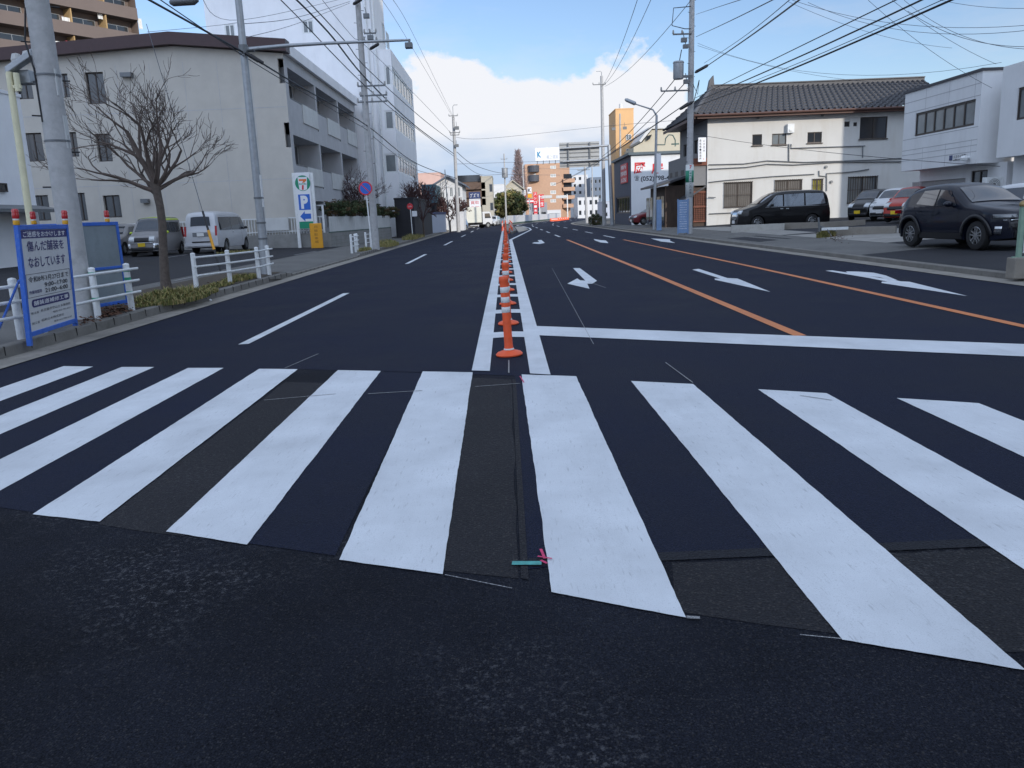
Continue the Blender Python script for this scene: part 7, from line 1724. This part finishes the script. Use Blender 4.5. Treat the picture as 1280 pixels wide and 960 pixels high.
def cross_sign(label, u0, u1, v, Y, pu):
    a, b = at(u0,v,Y), at(u1,v,Y); t = thing('traffic_signal', label, 'traffic signal', (at(pu,v,Y).x,Y,g(at(pu,v,Y).x,Y)), world=True)
    mb = MB(); px = at(pu,v,Y).x; mb.cyl((px,Y,g(px,Y)-.05),(px,Y,a.z+.4),.13,n=10); mb.cyl((px,Y,a.z),(a.x if abs(a.x-px) > abs(b.x-px) else b.x,Y,a.z),.07,n=8); mb.build('post', 'white_metal', t)
    mb = MB(); s = -1 if abs(a.x-px) > abs(b.x-px) else 1; e = a.x if s < 0 else b.x; mb.box(min(e,e-s*2.2),max(e,e-s*2.2),Y-.25,Y-.08,a.z-.35,a.z+.25); mb.build('signal_head', 'panel_white', t, bevel=.05)
cross_sign('pale traffic signal seen from behind on an arm before the brick apartments', 695, 710, 246, 175, 709)
cross_sign('smaller pale traffic signal head left of the other, before the brick apartments', 679, 690, 246, 178, 674)
# ================================================================ RIGHT SIDE DETAILS
mat('low_wall', (.24,.22,.19), .9, .2, 2, bump=.3, dirt=((.11,.09,.07), 2, .6)); mat('low_wall_white', (.42,.41,.38), .9, .15, 2, dirt=((.2,.18,.15), 2, .6))
def lowwall(label, P, h, w, m_, hb=.15):
    t = thing('low_wall', label, 'wall', (P[0][0],P[0][1],g(*P[0])), world=True); mb = MB(); v = []
    for i, (x, y) in enumerate(P):
        a = Vector((*P[max(i-1,0)],0)); b = Vector((*P[min(i+1,len(P)-1)],0)); d = (b-a).normalized(); n = Vector((d.y,-d.x,0))*w/2; hh = h[i] if isinstance(h, (list,tuple)) else h; z0 = g(x,y)
        v += [(x+n.x,y+n.y,z0-hb),(x+n.x,y+n.y,z0+hh),(x-n.x,y-n.y,z0+hh),(x-n.x,y-n.y,z0-hb)]
    n = len(P); mb.add(v, [(i*4+k,i*4+k+1,(i+1)*4+k+1,(i+1)*4+k) for i in range(n-1) for k in range(3)]+[(3,2,1,0),((n-1)*4,(n-1)*4+1,(n-1)*4+2,(n-1)*4+3)]); mb.build('wall', m_, t)
def xy(u, v): q = gp(u, v); return (q.x,q.y)
lowwall('whitish low kerb wall below the glossy black minivan', [xy(914,291),xy(980,287)], [.36,.30], .25, 'low_wall_white')
lowwall('brown low kerb wall continuing right of the whitish one', [xy(981.5,286.5),xy(1030,284.5),xy(1080,281)], [.30,.26,.24], .25, 'low_wall')
lowwall('low brown wall stub behind the dark sports utility car', [xy(1046,294.5),xy(1120,291.5)], [.30,.26], .3, 'low_wall')
b = gp(1025, 297); t = thing('bent_railing', 'short broken piece of white rail on a rusty post above dry weeds', 'railing', (b.x,b.y,g(b.x,b.y)), world=True)
z0 = g(b.x,b.y); mb = MB(); q = at(1023,272,b.y); mb.tube([(b.x,b.y,z0-.05),(q.x+.05,b.y,z0+.35),(q.x,b.y,q.z)], .04, 8); mb.tube([(b.x+.4,b.y-.1,z0),(b.x+.25,b.y,z0+.3),(b.x-.02,b.y,z0+.42)], .03, 6); mb.build('post', 'galv_dark', t)
mb = MB(); p0, p1 = at(1027,286,b.y), at(1060,286,b.y); mb.box(p0.x,p1.x,b.y-.03,b.y+.02,p0.z-.06,p0.z+.04); mb.build('rail', 'white_metal', t)
# green fence post with sign at the right edge
b = gp(1277, 348); z0 = g(b.x,b.y); t = thing('fence_post', 'pale green fence post on a concrete foot at the right edge', 'fence', (b.x,b.y,z0), world=True)
mat('pale_green', (.22,.34,.26), .5, .1, 8); mat('bronze_cap', (.30,.22,.10), .4, .1, 5, metal=.5)
tz_ = at(1275,258,b.y).z; xk = at(1275,300,b.y).x
mb = MB(); mb.box(xk-.13,xk+.13,b.y-.13,b.y+.13,z0-.1,z0+.27); mb.build('foot', 'low_wall', t, bevel=.02)
mb = MB(); mb.box(xk-.035,xk+.035,b.y-.035,b.y+.035,z0+.27,tz_); zz = at(1275,322,b.y).z; mb.box(xk-.12,xk-.036,b.y-.02,b.y+.02,zz-.03,zz+.02); mb.box(xk+.036,xk+2.6,b.y-.02,b.y+.02,zz-.03,zz+.02); zz = at(1275,268,b.y).z; mb.box(xk+.036,xk+2.6,b.y-.02,b.y+.02,zz-.02,zz+.02); mb.build('post', 'pale_green', t)
mb = MB(); mb.lathe([(0,0),(.055,0),(.065,.02),(.06,.06),(.03,.09),(0,.1)], 14, 0, (xk,b.y,tz_)); mb.build('cap', 'bronze_cap', t, smooth=True)
mb = MB(); z1_ = at(1280,284,b.y).z; z2_ = at(1280,316,b.y).z; mb.box(xk+.04,xk+.5,b.y-.06,b.y-.04,z2_,z1_); mb.build('sign_plate', 'sign_white', t)
mb = MB(); write(mb, '契約者以外', (xk+.06,b.y-.063,z1_-.14), Ux, Uz, .4, .08, 0, .02); mb.build('lettering', 'ink', t)
mb = MB(); mb.add([(xk+.045,b.y-.064,z2_+.03),(xk+.045,b.y-.064,z2_+.09),(xk+.22,b.y-.064,z2_+.26),(xk+.22,b.y-.064,z2_+.20)], [(0,3,2,1)]); mb.build('sign_mark', 'sign_red', t)
# guy wire with yellow cover on the left
b = gp(286, 341); b = Vector((b.x-.6,b.y+1.0,0)); b.z = g(b.x,b.y)
t = thing('guy_wire', 'steel guy wire in a black and yellow sleeve in front of the silver van', 'guy wire', tuple(b), world=True)
tpz = at(183, 30, b.y+2.0); cab = MB(); cab.tube([b, tpz], .01, 5); cab.build('wire', 'cable_grey', t)
d = tpz-b
def fz(v):      # fraction up the wire where it crosses image row v
    lo, hi = 0, 1
    for _ in range(40):
        m_ = (lo+hi)/2; p = b+d*m_; s_ = proj_v(p)
        if s_ > v: lo = m_
        else: hi = m_
    return lo
def proj_v(p):
    X, Y, Z = p.x, p.y, p.z-EYE; dd = _cp*Y-_sp*Z; uu = _sp*Y+_cp*Z; a, b2 = X/dd, -uu/dd
    return 480+F_PX*(-_s*a+_c*b2)
mb = MB(); mb.cyl(b+d*fz(312), b+d*fz(288), .045, n=10); mb.build('yellow_sleeve', 'sign_yellow', t); mb = MB(); mb.cyl(b+d*fz(287.8), b+d*fz(264), .035, n=10); mb.cyl(b+d*.0, b+d*fz(312.2), .03, n=10); mb.build('black_sleeve', 'black', t)
# small litter
mb = MB(); q = gp(263,375.5,.02); mb.lathe([(0,0),(.03,.005),(.035,.03),(.02,.05),(0,.055)], 8, 0, (q.x,q.y,g(q.x,q.y))); mb.build('litter', 'sign_white', smooth=True, label='scrap of white paper lying on the left kerb beside the grass', cat='litter')
# ================================================================ CABLES
cab_n = 0
def cable(A, B, r=.02, sag=.0, m_='cable', label='thin black overhead cable high above the road', mids=()):
    P = [Vector(A), *[Vector(p) for p in mids], Vector(B)]
    pts = []
    if len(P) == 2:
        n = 14
        for i in range(n+1): f = i/n; p = P[0].lerp(P[1], f); p.z -= sag*4*f*(1-f); pts.append(p)
    else: 
        for i in range(len(P)-1):
            p0, p1, p2, p3 = P[max(i-1,0)], P[i], P[i+1], P[min(i+2,len(P)-1)]
            for k in range(8): f = k/8; pts.append(.5*((2*p1)+(p2-p0)*f+(2*p0-5*p1+4*p2-p3)*f*f+(3*p1-p0-3*p2+p3)*f**3))
        pts.append(P[-1])
    mb = MB(); mb.tube(pts, r, 5); return mb.build('overhead_cable', m_, label=label, cat='cable', group='overhead cables')
yP = P858.y
def R_(u0, v0, u1, v1, u2, v2, r, lab, Y0=None, Y1=24, Y2=13):
    Y0 = Y0 or yP-.3; ex = 1.35; u3, v3 = u2+(u2-u1)*ex, v2+(v2-v1)*ex
    cable(at(u0,v0,Y0), at(u3,v3,Y2), r, mids=[at(u1,v1,Y1)], label=lab)
R_(868,134,1000,82,1187,0,.024,'thick black cable running up right from the tall pole, the lowest of the bundle')
R_(868,128,1010,66,1150,0,.021,'thick black cable above the lowest one, running up right over the tiled roof')
R_(868,123,1000,58,1120,0,.014,'thin cable running up right just above the thick pair')
R_(868,130,1005,76,1175,0,.009,'hair-thin cable between the two thick ones at upper right')
R_(880,85,945,40,998,0,.020,'black cable with a dark closure rising steeply from the big right pole')
R_(880,79,935,42,985,0,.009,'thin steep cable beside the one with the dark closure')
R_(870,46,915,25,965,0,.012,'dark cable leaving the top of the right pole towards the top edge')
R_(870,18,900,8,925,0,.008,'faint short cable at the very top of the right pole')
TL = ['sagging service wire from the right pole to the top of the white office','second sagging wire from the right pole, ending over the tiled roof end','hair-thin wire crossing from top centre-right to the right edge, upper one','hair-thin wire crossing to the right edge, just below the upper one','thin wire falling steeply across the office roof corner','thin wire at the upper right running flat to the right edge','thin wire falling steeply to the office, right of the other one','thin wire sloping down over the tiled roof ridge towards the office','short thin wire in the very upper right corner of the picture','thin wire sloping down to the right edge above the office roof']
thinl = 'faint thin service wire crossing the sky over the tiled house'
for (p, q, sg) in (((872,54,yP),(1252,78,30),.9),((872,57,yP),(1180,106,40),.5),((990,0,30),(1300,30,24),.4),((1010,3,32),(1300,36,22),.5),((1085,0,30),(1240,110,31),.2),((1135,14,26),(1300,58,20),.3),((1115,0,28),(1245,80,31),.15),((985,2,34),(1190,60,38),.3),((1175,0,30),(1300,10,24),.1),((1130,0,30),(1300,62,22),.4)):
    cable(at(*p), at(*q), .0075, sg, 'cable_grey', TL.pop(0))
cable(at(870,168,54), at(1250,208,31), .012, .2, label='dark service wire along the face of the tiled house and the office')
for (p, q, lab) in (((846,96,yP),(752,196,79),'cable running from the right pole down left towards the far pole'),((856,104,yP),(752,199,79),'second cable running down left from the right pole'),((857,130,yP),(690,232,120),'lowest cable running down left from the right pole towards the far street'),((860,128,yP),(700,228,130),'thin cable next to the lowest one running down left')):
    cable(at(*p), at(*q), .022, .35, label=lab)
FL = ['leftmost wire fanning up from the tall pole behind the road sign','middle wire fanning up from the tall pole behind the road sign','rightmost wire fanning up from the tall pole behind the road sign']
for (p, q) in (((752,108,79.8),(800,-10,35)),((754,107,79.8),(818,-10,35)),((756,108,79.8),(872,-10,35))):
    cable(at(*p), at(*q), .014, .5, 'cable_grey', FL.pop(0))
# left bundle
def Lc(pts, r, lab, m_='cable'):
    Q = [at(*p) for p in pts]; cable(Q[0], Q[-1], r, mids=Q[1:-1], label=lab, m_=m_)
y4, y5 = P470.y, P568.y
Lc([(335,-15,30),(369,18,34),(457,108,y4),(520,160,60),(567,195,y5)], .022, 'cable from the top left to the brown-grey pole, the lowest of three')
Lc([(352,-18,30),(410,40,34),(459,100,y4),(520,158,60),(567,192,y5)], .034, 'thick cable running past the brown-grey pole to the far left pole')
Lc([(372,-12,30),(430,50,36),(461,88,y4),(530,150,60),(567,178,y5)], .022, 'cable just above the thick one through the brown-grey pole')
Lc([(395,-10,32),(440,45,38),(462,62,y4),(535,135,62),(567,170,y5)], .012, 'thin upper cable to the far left pole', 'cable_grey')
Lc([(165,-12,18),(305,66,LAMPB.y),(375,108,30),(460,158,y4),(520,204,60),(571,223,y5)], .026, 'thick service cable clamped to the galvanised lamp pole')
Lc([(186,-10,18),(306,71,LAMPB.y),(375,113,30),(460,163,y4)], .013, 'cable with hanging loops just below the lamp pole clamp')
Lc([(474,-5,36),(500,34,50),(545,110,70),(566,147,y5)], .010, 'faint wire from the top edge to the top of the far left pole', 'cable_grey')
Lc([(488,-5,36),(512,34,50),(550,112,70),(568,149,y5)], .010, 'second faint wire from the top edge to the far left pole', 'cable_grey')
Lc([(250,-5,24),(301,25,30),(455,-8,y4)], .008, 'faint drop wire between the lamp pole and the top edge', 'cable_grey')
Lc([(302,30,LAMPB.y),(370,22,30),(437,2,y4)], .010, 'faint wire from the lamp pole up to the brown-grey pole', 'cable_grey')
Lc([(303,48,LAMPB.y),(370,30,32),(437,4,y4)], .009, 'lower faint wire from the lamp pole up to the brown-grey pole', 'cable_grey')
Lc([(184,40,22),(260,33,26),(300,28,LAMPB.y)], .006, 'hair-thin wire left of the lamp pole', 'cable_grey')
Lc([(567,171,y5),(610,173,95),(755,158,100),(850,150,70)], .018, 'wire crossing the whole street before the cloud bank', 'cable_grey')
Lc([(571,205,y5),(605,204,110),(700,201,120)], .02, 'short dark cable on the skyline right of the far left pole', 'cable_grey')
Lc([(571,190,y5),(590,205,100),(615,214,120),(632,217,P632.y)], .03, 'cable dropping from the far left pole to the slim pole by the thicket')
Lc([(571,198,y5),(600,218,110),(632,218,P632.y),(700,219,150)], .025, 'lower cable from the far left pole across the far street', 'cable_grey')
Lc([(632,211,P632.y),(690,211,150),(735,212,101)], .02, 'level wire before the brick apartments', 'cable_grey')
Lc([(466,170,y4),(490,190,56),(520,212,68),(560,222,84)], .016, 'service cable along the face of the office block')
q = at(541,208,70); 
# utility pole out of the picture on the right that carries the thick cables
